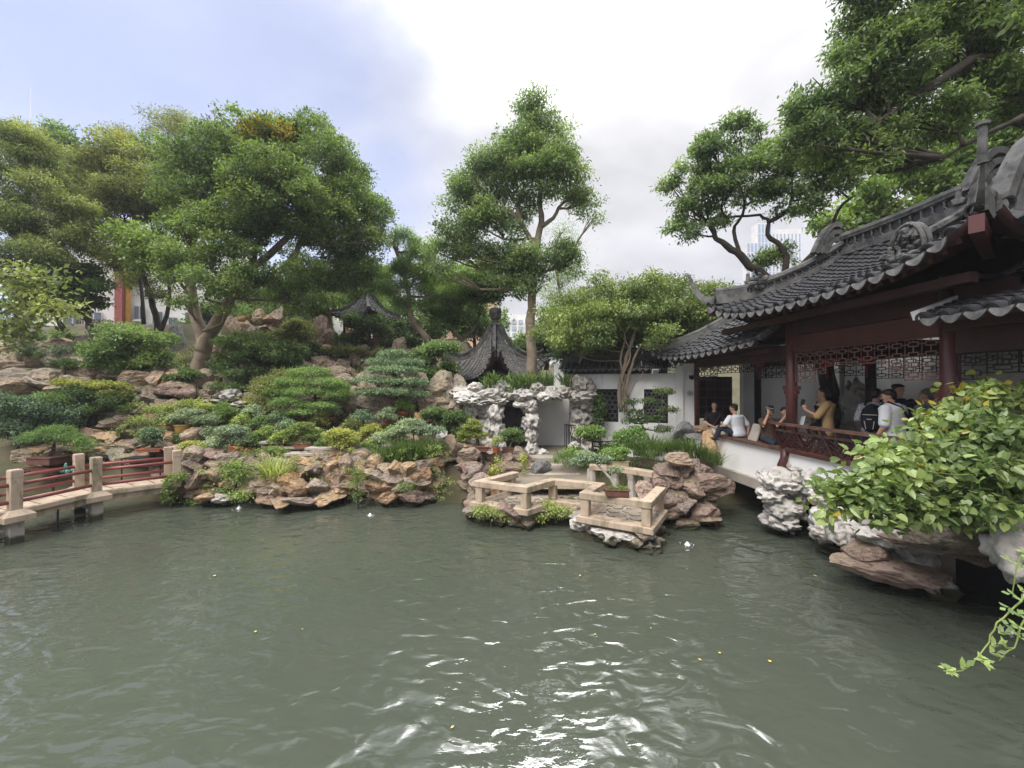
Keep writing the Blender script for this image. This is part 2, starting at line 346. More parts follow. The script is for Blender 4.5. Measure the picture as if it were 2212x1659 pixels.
def wall_of_stones(parent, pts, top, kind='warm', step=.42, course=.30, depth=.55, z0=-.12, back=.22, r=None, size=1.0, jit=.10, mix=None, core=True, lean=.0):
    # pts: waterline going left to right as seen from the pond; stones are laid in rough courses
    r = r or random.Random(len(pts) * 7 + int(abs(pts[0][0]) * 100))
    pts = [Vector((p[0], p[1], 0)) for p in pts]; seg = [(a, b, (b - a).length) for a, b in zip(pts, pts[1:])]; Ln = sum(s[2] for s in seg)
    tops = top if hasattr(top, '__len__') else [top] * len(pts)
    def at(s):
        k = 0
        for a, b, l in seg:
            if s <= l or k == len(seg) - 1:
                t = min(max(s / l, 0), 1); d = (b - a).normalized(); return a.lerp(b, t), Vector((-d.y, d.x, 0)), tops[k] * (1 - t) + tops[k + 1] * t, d
            s -= l; k += 1
    n = 0; z = z0
    row = 0
    while z < max(tops):
        s = (row % 2) * step * .5
        while s < Ln:
            p, nin, tp, d = at(s); w = step * r.uniform(.75, 1.75) * size; h = course * r.uniform(.8, 1.55) * size
            if z < tp:
                c = p + nin * (back * r.uniform(.2, 1.0) + z * lean + jit * r.uniform(-1, 1)) + Vector((0, 0, z + h * .35))
                kk = kind if not mix or r.random() > mix[1] else mix[0]
                rock(parent, kk, c, (w * 1.12, depth * r.uniform(.8, 1.3), h * 1.25), (r.uniform(-.2, .2), r.uniform(-.22, .22), math.atan2(d.y, d.x) + r.uniform(-.35, .35)), r=r); n += 1
            s += w * .82
        z += course * .82; row += 1
    if core:
        m = MB(); q = [p + at(sum(x[2] for x in seg[:i]) + .001)[1] * (back + depth * .35) for i, p in enumerate(pts)]
        for i in range(len(q) - 1):
            a, b = q[i], q[i + 1]; k = len(m.v); m.v += [(a.x, a.y, -.6), (b.x, b.y, -.6), (b.x, b.y, tops[i + 1]), (a.x, a.y, tops[i])]; m.f.append((k, k + 1, k + 2, k + 3)); m.m.append(0)
        m.build('mortar_core', MT['mortar'], parent)
    return n
# ------------------------------------------------------------------ foliage
def leaves(lobes, ncl, per, L, wd, cs=.25, droop=-.1, inner=.62, upb=.15, seed=1, flatn=.9, tb=0.0, spread=.75, squash=.7, sub=0, subr=(.30, .52), tcap=1.0):
    g = np.random.default_rng(seed)
    if sub:                              # break each lobe into leafy sprays
        new = []
        for l in lobes:
            rd = np.array(l[1]); k = max(4, int(sub * (rd[0] * rd[2] / 1.6) ** .5))
            for _ in range(k):
                d = g.normal(size=3); d[2] += .35; d /= np.linalg.norm(d); q = g.uniform(*subr); m = rd.min() * .35 + rd * .65
                new.append((Vector(np.array(l[0][:]) + d * rd * g.uniform(.45, .92)), tuple(m * q * np.array([1.15, 1.15, .72])), (l[2] if len(l) > 2 else 0) + g.normal() * .11))
        lobes = new
    c = np.array([l[0][:] for l in lobes]); rad = np.array([l[1] for l in lobes], dtype=float)
    tn = np.array([(l[2] if len(l) > 2 else 0.0) for l in lobes])
    wgt = (rad[:, 0] * rad[:, 2] + rad[:, 0] * rad[:, 1] + rad[:, 1] * rad[:, 2]); idx = g.choice(len(lobes), ncl, p=wgt / wgt.sum())
    d = g.normal(size=(ncl, 3)); d[:, 2] += upb * 2; d = nrm(d)
    rr = (inner + (1 - inner) * g.random(ncl) ** .7) * (.82 + .3 * g.random(ncl))
    cc = c[idx] + d * rad[idx] * rr[:, None]
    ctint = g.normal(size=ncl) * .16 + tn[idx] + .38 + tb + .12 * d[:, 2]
    n = ncl * per; ii = np.repeat(np.arange(ncl), per)
    off = g.normal(size=(n, 3)) * cs; off[:, 2] *= squash
    p = cc[ii] + off
    a = nrm(d[ii] * .6 + g.normal(size=(n, 3)) * spread + np.array([0, 0, droop]))
    up = nrm(np.array([0, 0, flatn]) + g.normal(size=(n, 3)) * .55 + d[ii] * .35)
    sd = nrm(np.cross(a, up)); l = L * (.7 + .6 * g.random(n))[:, None]; w = wd * (.7 + .6 * g.random(n))[:, None]
    nn = np.cross(sd, a)
    v = np.stack([p, p + a * l * .45 + sd * w * .5 + nn * w * .12, p + a * l - nn * l * .08, p + a * l * .45 - sd * w * .5 + nn * w * .12], axis=1)
    t = np.clip(ctint[ii] + g.normal(size=n) * .12, 0, 1); t = np.where(tn[idx][ii] > .5, t, np.minimum(t, tcap))
    return v, t
def crown(name, parent, mat, lobes, ncl, per, L, wd, **k):
    v, t = leaves(lobes, ncl, per, L, wd, **k); return quads(name, v, mat, parent, t)
def blades(centers, nb, Lr, wd, seed=1, lean=.9, rad=.1, arch=1.0, tb=0):       # grass-like arching blades
    g = np.random.default_rng(seed); c = np.array([p[:] for p in centers]); n = len(c) * nb
    ii = np.repeat(np.arange(len(c)), nb); az = g.random(n) * 6.283; out = np.stack([np.cos(az), np.sin(az), np.zeros(n)], 1)
    b = c[ii] + out * (g.random(n) * rad)[:, None]; L = (Lr * (.6 + .7 * g.random(n)))[:, None]; le = (lean * (.25 + .9 * g.random(n)))[:, None]
    sd = np.stack([-out[:, 1], out[:, 0], np.zeros(n)], 1); up = np.array([0, 0, 1.0])
    P = []
    for t in (0, .35, .7, 1.0):
        h = np.sin(np.minimum(t * (1 + .55 * arch), 1.9)) if arch else t
        P.append(b + out * L * le * t ** 1.5 + up * L * (h if arch else t) * .8 * (1.15 - .35 * le))
    ws = (.8, 1, .75, .06); q = []
    for k in range(3):
        q.append(np.stack([P[k] - sd * wd * ws[k] * .5, P[k] + sd * wd * ws[k] * .5, P[k + 1] + sd * wd * ws[k + 1] * .5, P[k + 1] - sd * wd * ws[k + 1] * .5], 1))
    v = np.concatenate(q); t = np.tile(np.clip(.45 + tb + g.normal(size=n) * .2, 0, 1), 3)
    return v, t
LM = dict(
    camphor=leafmat('camphor_leaf', (.030, .055, .016), (.135, .20, .055), (.42, .30, .05), old_at=.97),
    olive=leafmat('olive_leaf', (.040, .052, .014), (.19, .205, .060), (.33, .27, .05), old_at=.95),
    feather=leafmat('feathery_leaf', (.035, .055, .014), (.19, .22, .075), (.30, .24, .06), old_at=.95),
    fresh=leafmat('fresh_leaf', (.04, .075, .016), (.165, .235, .05), None, trans=.4),
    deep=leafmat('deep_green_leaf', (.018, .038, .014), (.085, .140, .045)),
    mid=leafmat('mid_green_leaf', (.028, .058, .018), (.125, .190, .058)),
    tall=leafmat('broad_leaf', (.028, .055, .022), (.150, .215, .080)),
    pine=leafmat('pine_needle', (.035, .075, .018), (.17, .26, .065), rough=.6),
    bluepine=leafmat('blue_green_needle', (.042, .078, .042), (.165, .245, .128), rough=.65, trans=.2),
    greypine=leafmat('grey_green_needle', (.055, .085, .045), (.24, .31, .19), rough=.65, trans=.2),
    brightpine=leafmat('bright_needle', (.035, .075, .02), (.175, .265, .075), rough=.6),
    yellow=leafmat('yellow_green_leaf', (.10, .13, .014), (.33, .37, .045), None, trans=.35),
    lime=leafmat('lime_leaf', (.06, .095, .016), (.21, .27, .055), None, trans=.35),
    gold=leafmat('golden_leaf', (.09, .11, .015), (.36, .32, .045), None, trans=.3),
    wist=leafmat('wisteria_leaf', (.030, .055, .012), (.175, .225, .055), (.36, .31, .08), trans=.35, old_at=.95),
    grass=leafmat('dark_grass_blade', (.022, .050, .012), (.095, .155, .040), None, nscale=1.2),
    grassy=leafmat('pale_grass_blade', (.12, .17, .03), (.46, .50, .13), None, nscale=1.2),
    bush=leafmat('heart_shaped_leaf', (.036, .066, .016), (.165, .225, .060), (.32, .26, .04), trans=.3, rough=.3, old_at=.95, nscale=1.5),
    ground=leafmat('ground_cover_leaf', (.055, .085, .020), (.23, .265, .075), None, nscale=.9),
)
# ------------------------------------------------------------------ trees
def wobble(pts, seed, amp, sub=3):
    g = random.Random(seed); o = []
    for i in range(len(pts) - 1):
        a, b = Vector(pts[i]), Vector(pts[i + 1])
        a0 = Vector(pts[max(i - 1, 0)]); b0 = Vector(pts[min(i + 2, len(pts) - 1)])
        for k in range(sub):
            t = k / sub; p = .5 * ((2 * a) + (b - a0) * t + (2 * a0 - 5 * a + 4 * b - b0) * t * t + (3 * a - a0 - 3 * b + b0) * t ** 3)
            if i or k: p = p + Vector((g.uniform(-1, 1), g.uniform(-1, 1), g.uniform(-1, 1))) * amp
            o.append(p)
    return o + [Vector(pts[-1])]
def woody(mb, pts, r0, r1, seed=1, amp=.03, n=10, sub=3, mi=0):
    p = wobble(pts, seed, amp, sub); k = len(p); g = random.Random(seed + 5)
    mb.tube(p, [(r0 + (r1 - r0) * (i / (k - 1)) ** .8) * g.uniform(.93, 1.08) for i in range(k)], n, mi=mi); return p
def tree(name, label, cat, base, stems, lobes, mat, ncl, per, L, wd, bark='bark', limb=.06, group=None, seed=1, limbs=True, crown_name='crown', **k):
    root = thing(name, label, cat, base, group); mb = MB(); nodes_ = []
    for i, (pts, r0, r1) in enumerate(stems):
        p = woody(mb, pts, r0, r1, seed + i, min(.04, r0 * .25)); nodes_ += p[len(p) // 3:]
    if limbs and nodes_:
        g = random.Random(seed)
        for lb in lobes:
            c = Vector(lb[0]); lo = [q for q in nodes_ if q.z < c.z - .1] or nodes_
            s = min(lo, key=lambda q: (q - c).length); m = s.lerp(c, .5) + Vector((g.uniform(-.15, .15), g.uniform(-.15, .15), -.08)) * (s - c).length
            woody(mb, [s, m, c], limb, limb * .3, g.randrange(999), limb * .4, 6, 3)
            for _ in range(3):
                e = c + Vector((g.uniform(-.7, .7) * lb[1][0], g.uniform(-.7, .7) * lb[1][1], g.uniform(-.1, .8) * lb[1][2]))
                woody(mb, [m, m.lerp(e, .55) + Vector((0, 0, .05)), e], limb * .5, limb * .12, g.randrange(999), limb * .3, 5, 2)
    if mb.v: mb.build('trunk', MT[bark], root, True)
    crown(crown_name, root, LM[mat] if isinstance(mat, str) else mat, lobes, ncl, per, L, wd, seed=seed, **k)
    return root
def lobe(vx, vy, rx, ry, Y, dY=0.0, tint=0.0, dep=None):       # a crown lobe where the photograph shows it
    c = V(vx, vy, Y + dY); s = KV * (Y + dY) / F
    return (c, (rx * s, (dep if dep else (rx + ry) * .5 * s), ry * s), tint)
# ------------------------------------------------------------------ ground, water, hill
def sstep(a, b, x):
    t = min(max((x - a) / (b - a), 0), 1); return t * t * (3 - 2 * t)
def ground_h(x, y):
    hi = float(np.interp(y, [9.9, 10.4, 11.3, 12.6, 13.5, 15, 17, 20, 24, 60, 120], [-.8, -.7, .95, 1.5, 2.1, 3.1, 3.8, 5.4, 5.8, 5.0, 0.5]))
    lo = float(np.interp(y, [9.4, 10.2, 10.8, 13, 17, 60, 120], [-.8, -.7, .62, .78, 1.0, 1.2, .5]))
    left = sstep(-.5, -2.8, x)
    if y > 40: left = 1
    return lo + (hi - lo) * left + (sstep(-8, -13, x) * sstep(12, 17, y) * .7 if y < 60 else 0)
def build_ground():
    xs = np.concatenate([np.linspace(-380, -40, 8), np.linspace(-32, 22, 109), np.linspace(30, 420, 8)])
    ys = np.concatenate([np.linspace(-80, 6, 6), np.linspace(8, 26, 73), np.linspace(28, 60, 12), np.linspace(80, 420, 8)])
    v = []
    for y in ys:
        for x in xs:
            h = ground_h(x, y)
            if -32 < x < 22 and 9 < y < 26: h += .22 * mnoise.fractal(Vector((x * .7, y * .7, 3)), 1, 2, 4) * sstep(10.4, 12, y)
            v.append((x, y, h))
    n = len(xs); f = [(j * n + i, j * n + i + 1, (j + 1) * n + i + 1, (j + 1) * n + i) for j in range(len(ys) - 1) for i in range(n - 1)]
    return tag(mk('ground', v, f, MT['soil'], None, True), kind='structure')
build_ground()
def build_water():
    m, nt, b = nodes('pond_water')
    n0 = noise_tex(nt, .16, 4, .5, 'World', .5)
    col = ramp(nt, n0.outputs[0], [(.3, (.052, .061, .046)), (.7, (.062, .071, .053))])
    nt.links.new(col, b.inputs['Base Color'])
    b.inputs['Roughness'].default_value = .012; b.inputs['IOR'].default_value = 1.333; b.inputs['Specular IOR Level'].default_value = .95
    # two sets of wavelets: a lazy swell and the fine ruffles of the breeze and the bubblers
    a = noise_tex(nt, 2.5, 1.5, .5, 'World', .6, (1, 1.5, 1)); c = noise_tex(nt, 6.5, 3, .5, 'World', .4, (1, 1.9, 1))
    e = noise_tex(nt, .45, 2, .5, 'World'); amp = ramp(nt, e.outputs[0], [(.38, (.25, .25, .25)), (.66, (1, 1, 1))])
    s = nt.nodes.new('ShaderNodeMath'); s.operation = 'MULTIPLY'; nt.links.new(c.outputs[0], s.inputs[0]); nt.links.new(amp, s.inputs[1])
    t = nt.nodes.new('ShaderNodeMath'); t.operation = 'MULTIPLY_ADD'; t.inputs[1].default_value = .22
    nt.links.new(s.outputs[0], t.inputs[0]); nt.links.new(a.outputs[0], t.inputs[2])
    bump(nt, b, t.outputs[0], .36, .12)
    v = [(-60, -40, 0), (60, -40, 0), (60, 60, 0), (-60, 60, 0)]
    return tag(mk('water', v, [(0, 1, 2, 3)], m), kind='structure')
build_water()
# ------------------------------------------------------------------ rock bank along the far shore
bank = thing('rock_bank', 'low bank of stacked warm brown stones along the far edge of the pond', 'rock bank', (-5.5, 10.6, 0))
wall_of_stones(bank, [(-11.5, 11.6), (-9.3, 11.0), (-8.7, 10.55), (-7.5, 10.75), (-6.7, 10.7)], [1.0, 1.1, 1.2, 1.12, 1.0], 'warm', mix=('brown', .45))
wall_of_stones(bank, [(-6.7, 10.6), (-6.2, 10.25), (-5.3, 10.1), (-4.75, 10.45)], [.55, .62, .62, .5], 'warm', back=.15)
wall_of_stones(bank, [(-6.9, 11.1), (-6.1, 11.0), (-5.0, 10.95), (-3.9, 10.95)], [1.0, 1.08, 1.1, 1.1], 'warm', z0=.45, core=False)
wall_of_stones(bank, [(-4.8, 10.6), (-4.1, 10.75), (-3.65, 10.6)], [.95, 1.05, 1.05], 'warm', mix=('brown', .2))
wall_of_stones(bank, [(-3.7, 10.45), (-3.2, 10.35), (-2.5, 10.35), (-1.95, 10.85), (-1.9, 12.0)], [1.02, 1.05, 1.05, 1.05, 1.1], 'warm', mix=('brown', .15))
bank2 = thing('rock_bank', 'heap of brown stones between the bank and the terrace with a dark recess', 'rock bank', (-1.2, 10.8, 0))
wall_of_stones(bank2, [(-1.7, 12.0), (-1.35, 11.3), (-1.15, 10.5), (-.75, 9.8), (-.3, 9.9)], [1.2, 1.2, 1.05, .8, .6], 'brown', mix=('warm', .25))
wall_of_stones(bank2, [(-1.3, 11.4), (-.6, 11.2), (.2, 11.0), (.6, 11.2)], [1.25, 1.25, 1.1, .9], 'brown', z0=.5, core=False)
for (vx, vy, Y, sx, sz, kd) in [(1045, 1010, 11.6, 1.0, .5, 'brown'), (1100, 1015, 11.0, .75, .35, 'brown'), (1130, 990, 11.8, .7, .5, 'brown'), (1010, 1000, 11.8, .7, .35, 'warm'), (1000, 1035, 11.2, .6, .3, 'brown'), (1060, 1055, 10.6, .5, .4, 'brown'), (1090, 1075, 10.2, .55, .4, 'brown')]:
    rock(bank2, kd, V(vx, vy, Y), (sx, .6, sz))
for (vx, vy, Y, sx, sz, kd) in [(430, 1035, 10.7, 1.0, .8, 'brown'), (470, 985, 11.2, 1.0, .35, 'brown'), (530, 990, 11.2, .8, .35, 'brown'), (635, 1045, 10.3, .75, .38, 'warm'), (610, 1082, 10.0, 1.1, .22, 'warm'), (650, 1082, 10.0, .9, .25, 'brown'),
        (715, 1075, 10.3, .8, .35, 'warm'), (700, 985, 11.2, .75, .55, 'brown'), (745, 990, 11.3, .6, .5, 'brown'), (735, 1000, 11.0, .55, .4, 'warm'), (860, 1025, 10.5, .9, .5, 'brown'), (905, 1035, 10.5, .9, .45, 'warm'), (840, 1070, 10.3, .75, .4, 'warm'), (890, 1075, 10.3, .7, .45, 'brown'), (560, 1045, 10.6, .7, .3, 'warm'), (450, 1075, 10.4, 1.0, .35, 'warm'), (480, 1078, 10.3, .5, .3, 'taihu2'), (585, 1010, 10.9, .6, .5, 'warm'), (770, 1020, 10.9, .7, .5, 'warm'), (660, 1020, 10.9, 1.0, .45, 'warm'), (600, 1060, 10.2, .6, .3, 'warm')]:
    rock(bank, kd, V(vx, vy, Y), (sx, .6, sz))
# hillside: terraces of rock climbing behind the bonsai
rh = random.Random(31)
def rock_patch(root, kind, v0, v1, Y0, Y1, n, s0, s1, flat=.7, mix=None):
    for _ in range(n):
        t = rh.random(); vx = rh.uniform(v0[0], v1[0]); vy = v1[1] + (v0[1] - v1[1]) * t; Y = Y0 + (Y1 - Y0) * t; s = rh.uniform(s0, s1)
        c = V(vx, vy, Y); c.z = ground_h(c.x, c.y) + s * flat * .34
        kd = mix[0] if mix and rh.random() < mix[1] else kind
        rock(root, kd, c, (s * rh.uniform(.9, 1.5), s, s * flat * rh.uniform(.7, 1.3)), r=rh)
hl = thing('rockery', 'wide rock outcrop on the left slope under the leafy trees', 'rockery', V(120, 850, 15))
rock_patch(hl, 'hill', (0, 770), (190, 865), 16.5, 14, 44, .7, 1.5)
for (vx, vy, Y, sx, sz, kd) in [(185, 755, 16, 1.0, 1.6, 'warm'), (150, 750, 17, .7, .8, 'warm'), (60, 815, 14.8, 2.2, 1.1, 'hill'), (130, 820, 14.6, 2.0, 1.1, 'hill'), (20, 840, 14.5, 1.6, 1.1, 'hill')]: rock(hl, kd, V(vx, vy, Y), (sx, .8, sz), (rh.uniform(-.1, .1), rh.uniform(-.1, .1), rh.uniform(0, 6)))
hm = thing('rockery', 'tumbled stones below the round green bush at the foot of the forked tree', 'rockery', V(330, 830, 14))
rock_patch(hm, 'hill', (190, 800), (480, 870), 15, 13.4, 34, .5, 1.0)
for (vx, vy, Y, sx, sz, kd) in [(290, 815, 14.2, 1.4, .7, 'warm'), (335, 818, 14.2, .8, .8, 'warm'), (370, 818, 14.2, .7, .6, 'warm'), (365, 845, 13.8, 1.1, .5, 'brown'), (405, 850, 13.7, .7, .5, 'brown'), (385, 750, 17.5, .8, 2.0, 'grey'), (500, 855, 13.4, .8, .5, 'taihu2'), (460, 868, 13.3, 1.4, .22, 'taihu2'), (525, 872, 13.2, 1.0, .25, 'taihu2')]: rock(hm, kd, V(vx, vy, Y), (sx, .7, sz), (rh.uniform(-.1, .1), rh.uniform(-.1, .1), rh.uniform(0, 6)))
hc = thing('rockery', 'low crumbling stones around the yellow pot and behind the bridge end', 'rockery', V(280, 930, 12.5))
rock_patch(hc, 'hill', (60, 870), (400, 985), 13.6, 11.2, 120, .28, .75, .6, ('warm', .35))
for vx, vy, Y, sx, sz, kd in ((200, 935, 12.2, 1.1, .35, 'warm'), (240, 945, 12.0, 1.0, .4, 'warm'), (165, 950, 12.0, .9, .4, 'hill'), (290, 925, 12.2, 1.1, .35, 'warm'), (330, 905, 12.7, .9, .5, 'warm'), (250, 915, 12.6, 1.0, .4, 'hill'), (310, 885, 13.0, .9, .4, 'warm'), (360, 925, 12.1, .8, .4, 'warm'), (270, 965, 11.7, .9, .35, 'brown'), (220, 975, 11.6, .8, .35, 'warm'), (370, 945, 11.8, .7, .4, 'warm'), (350, 965, 11.5, .9, .4, 'brown'), (390, 975, 11.2, .8, .4, 'warm'), (420, 940, 11.9, .6, .5, 'warm'), (60, 985, 11.6, .8, .5, 'hill'), (280, 900, 12.8, .8, .45, 'brown'), (140, 975, 11.7, .9, .4, 'warm')): rock(hc, kd, V(vx, vy, Y), (sx, .7, sz), (rh.uniform(-.12, .12), rh.uniform(-.12, .12), rh.uniform(0, 6)), r=rh)
hd = thing('rockery', 'dark rock face behind the layered pines in the middle of the slope', 'rockery', V(700, 860, 14))
rock_patch(hd, 'hill', (470, 800), (990, 915), 16.5, 13.4, 130, .5, 1.2, .9, ('brown', .3))
for (vx, vy, Y, sx, sz) in [(905, 850, 14.2, 1.0, 1.6), (960, 850, 14.2, 1.0, 1.7), (1000, 850, 14.4, .9, 1.5), (985, 890, 13.6, .9, .9), (760, 905, 13.6, 1.0, .9), (880, 890, 13.5, .9, .8), (830, 900, 13.6, .9, .8), (930, 880, 13.5, .8, .9), (560, 900, 13.7, 1.0, .9), (600, 890, 13.8, 1.0, 1.0), (700, 895, 13.6, 1.0, .9)]: rock(hd, 'hill', V(vx, vy, Y), (sx, .8, sz), (rh.uniform(-.1, .1), rh.uniform(-.1, .1), rh.uniform(0, 6)))
hu = thing('rockery', 'upright boulders and pale stone cap on the crest beside the small hilltop pavilion', 'rockery', V(690, 720, 18))
rock_patch(hu, 'hill', (520, 700), (830, 790), 20, 17, 70, .5, 1.1, 1.0, ('warm', .4))
for (vx, vy, Y, sx, sz, kd) in [(565, 685, 19, .8, .8, 'warm'), (600, 682, 19, .9, .9, 'warm'), (582, 690, 19, .9, .5, 'warm'), (692, 715, 18.5, .9, 2.0, 'brown'), (715, 735, 18.2, .8, 1.4, 'brown'), (745, 775, 17, .9, 1.1, 'warm'), (775, 785, 17, .8, 1.0, 'brown'), (800, 780, 17, .6, .9, 'warm'), (715, 785, 17, .8, .8, 'warm'), (757, 735, 18, .6, .5, 'taihu2'), (860, 745, 17, .4, .8, 'warm'), (655, 745, 18, .9, .9, 'hill'), (500, 720, 19, 1.0, 2.0, 'hill')]: rock(hu, kd, V(vx, vy, Y), (sx, .7, sz), (rh.uniform(-.1, .1), rh.uniform(-.1, .1), rh.uniform(0, 6)))
hb = thing('rockery', 'scattered low stones and ledges under the rows of potted bonsai', 'rockery', V(700, 960, 12))
rock_patch(hb, 'warm', (400, 915), (1000, 985), 13.2, 11.3, 90, .3, .55, .5, ('hill', .5))
# ------------------------------------------------------------------ Chinese tiled roofs
def frame_at(Pf, s, v):
    e = .02; p = Pf(s, v); t = (Pf(s + e, v) - Pf(s - e, v)).normalized(); u = (Pf(s, v + e) - Pf(s, v - e)).normalized()
    n = t.cross(u).normalized(); n = n if n.z > 0 else -n
    return p, t, u, n
def half_disc(r, n=8):
    m = MB(); o = [(0, 0, 0)]
    for z0, sgn in ((0, 0),):
        pass
    a = [(math.cos(math.pi * i / n) * r, math.sin(math.pi * i / n) * r) for i in range(n + 1)]
    b = [(x * .72, y * .72) for x, y in a]
    v = [(x, 0, z) for x, z in a] + [(x, 0, z) for x, z in b] + [(x, .05, z) for x, z in a] + [(x * .98, .015, z * .98) for x, z in b]
    k = n + 1; f = []
    for i in range(n):
        f += [(i, i + 1, k + i + 1, k + i), (i, 2 * k + i, 2 * k + i + 1, i + 1), (k + i, k + i + 1, 3 * k + i + 1, 3 * k + i)]
    f.append(tuple(3 * k + i for i in range(n, -1, -1)))
    me = bpy.data.meshes.new('tile_end'); me.from_pydata(v, [], f); me.materials.append(MT['tile']); return me
def drip(w, h, n=6, mat='tileend'):
    top = [(w * (i / n - .5), .10 * h * (math.cos(math.pi * (i / n - .5) * 2) * -1)) for i in range(n + 1)]
    bot = []
    for i in range(n + 1):
        t = abs(i / n - .5) * 2; bot.append((w * (i / n - .5), -h * (1 - t ** 1.9) - .02))
    v = [(x, -.012, z) for x, z in top] + [(x, -.03, z) for x, z in bot] + [(x, .012, z) for x, z in top] + [(x, -.008, z) for x, z in bot]
    k = n + 1; f = []
    for i in range(n):
        f += [(i, i + 1, k + i + 1, k + i), (2 * k + i, 3 * k + i, 3 * k + i + 1, 2 * k + i + 1), (k + i, k + i + 1, 3 * k + i + 1, 3 * k + i), (i, 2 * k + i, 2 * k + i + 1, i + 1)]
    me = bpy.data.meshes.new('drip_tile'); me.from_pydata(v, [], f); me.materials.append(MT[mat]); return me
def tile_roof(root, Pf, s0, s1, pitch, vmax, vlen, r=.075, course=.16, parts=True, single=False, name='roof_tiles', under='beam', cap=True, mat='tile', endmat='tileend'):
    n = max(2, int(round((s1 - s0) / pitch))); pitch = (s1 - s0) / n
    sh = MB(); nv = 12; k = 0; ss = [s0 + (s1 - s0) * i / (2 * n) for i in range(2 * n + 1)]
    for s in ss:
        for j in range(nv + 1):
            p, t, u, nn = frame_at(Pf, s, vmax(s) * j / nv); sh.v += [tuple(p), tuple(p - nn * .09)]
    w = (nv + 1) * 2
    for i in range(2 * n):
        for j in range(nv):
            a = i * w + j * 2; sh.f += [(a, a + w, a + w + 2, a + 2), (a + 1, a + 3, a + w + 3, a + w + 1)]; sh.m += [0, 1]
        a = i * w; sh.f.append((a, a + 1, a + w + 1, a + w)); sh.m.append(1)
    sh.build('roof_bed', [MT[mat], MT[under]], root, True)
    rb = MB(); cm = half_disc(r * 1.08) if parts else None; dm = drip(pitch * .90, pitch * .36, 8, endmat) if parts else None; SEG = 6
    gj = random.Random(n)
    for i in range(n + 1):
        s = s0 + i * pitch; vm = vmax(s); L = vlen * vm; m = max(1, int(L / course))
        one = MB() if single else rb
        for j in range(m):
            pts = []
            for (q, rr, lift) in ((j / m, r * 1.05, .022), ((j + 1.12) / m, r * .93, -.004)):
                p, t, u, nn = frame_at(Pf, s, min(q, 1.0) * vm); p = p + nn * lift + t * gj.uniform(-.006, .006)
                pts.append([p + t * math.cos(math.pi * c / SEG) * rr + nn * (math.sin(math.pi * c / SEG) * rr - .01) for c in range(SEG + 1)])
            tgt = MB() if single else one
            b0 = pts[0]; p, t, u, nn = frame_at(Pf, s, j / m * vm)
            inn = [x - (x - p) * .22 for x in b0]
            o = len(tgt.v); tgt.v += [tuple(x) for x in b0 + pts[1] + inn]
            for c in range(SEG):
                tgt.f.append((o + c, o + c + 1, o + SEG + 2 + c, o + SEG + 1 + c)); tgt.f.append((o + c, o + 2 * SEG + 2 + c, o + 2 * SEG + 3 + c, o + c + 1)); tgt.m += [0, 0]
            if single: tgt.build('roof_tile', MT['tile'], root)
        if parts and cap and vm > .02:
            p, t, u, nn = frame_at(Pf, s, 0.0); out = -u
            mtx = Matrix((t, -out, nn)).transposed().to_4x4(); mtx.translation = p + out * .015 + nn * .0
            o = bpy.data.objects.new('tile_end', cm); put(o, root); o.matrix_basis = mtx
            if i < n:
                p, t, u, nn = frame_at(Pf, s + pitch / 2, 0.0); out = Vector((-u.x, -u.y, 0)).normalized()
                tt = t; zz = tt.cross(-out); zz = zz if zz.z > 0 else -zz; mtx = Matrix((tt, -out, zz)).transposed().to_4x4(); mtx.translation = p + out * .03 + Vector((0, 0, -.005))
                o = bpy.data.objects.new('drip_tile', dm); put(o, root); o.matrix_basis = mtx
    if not single: tag(rb.build(name, MT[mat], root), kind='stuff')
def ring_pts(c, a, b, r, n=14): return [c + a * math.cos(6.2832 * i / n) * r + b * math.sin(6.2832 * i / n) * r for i in range(n + 1)]
def lattice_ridge(root, pts, h, w=.14, gap=None, name='ridge', rings=True, mat='ridge', step=None):
    # a ridge wall: solid foot, pierced band of interlaced rings, rounded coping
    pts = [Vector(p) for p in pts]; m = MB(); k = len(pts)
    if not rings:
        m.sweep(pts, w, h); m.tube([p + Vector((0, 0, h)) for p in pts], w * .62, 8); return m.build(name, MT[mat], root)
    m.sweep(pts, w * 1.15, h * .26); m.sweep(pts, w * .9, h * .12, zoff=h * .26); m.sweep(pts, w, h * .10, zoff=h * .80); m.tube([p + Vector((0, 0, h * .95)) for p in pts], w * .62, 8)
    o = m.build(name, MT[mat], root)
    b_ = MB(); b_.sweep(pts, w * .25, h * .5, zoff=h * .34); b_.build('ridge_panel', MT['tile'], o)
    q = MB(); L = sum((b - a).length for a, b in zip(pts, pts[1:])); st = step or h * .42; n = max(1, int(L / st)); s = 0
    def at(d):
        for a, b in zip(pts, pts[1:]):
            l = (b - a).length
            if d <= l: return a.lerp(b, d / l), (b - a).normalized()
            d -= l
        return pts[-1], (pts[-1] - pts[-2]).normalized()
    for i in range(n + 1):
        p, t = at(min(L, (i + .5) * L / n)); x = t.cross(Vector((0, 0, 1))).normalized(); u = x.cross(t)
        u = u if u.z > 0 else -u
        [q.tube(ring_pts(p + u * h * .59 + x * (sg * w * .3), t, u, h * .235), h * .032, 4, False) for sg in (-1, 1)]
        if i % 3 == 0:
            p, t = at(min(L, i * L / n)); q.bar(p + u * h * .36, p + u * h * .82, w * .7, h * .07, t)
    q.build('ridge_lattice', MT[mat], o)
    return o
def horn(mb, p0, dirn, length, rise, r0, seed=0, n=7):          # upswept corner horn
    d = Vector((dirn[0], dirn[1], 0)).normalized(); pts = []
    for i in range(n + 1):
        t = i / n; pts.append(Vector(p0) + d * length * (t ** .75) + Vector((0, 0, rise * t ** 2.0)))
    mb.sweep(pts, [r0 * 1.5 * (1 - .72 * i / n) for i in range(n + 1)], [r0 * 2.4 * (1 - .66 * i / n) for i in range(n + 1)])
    return pts
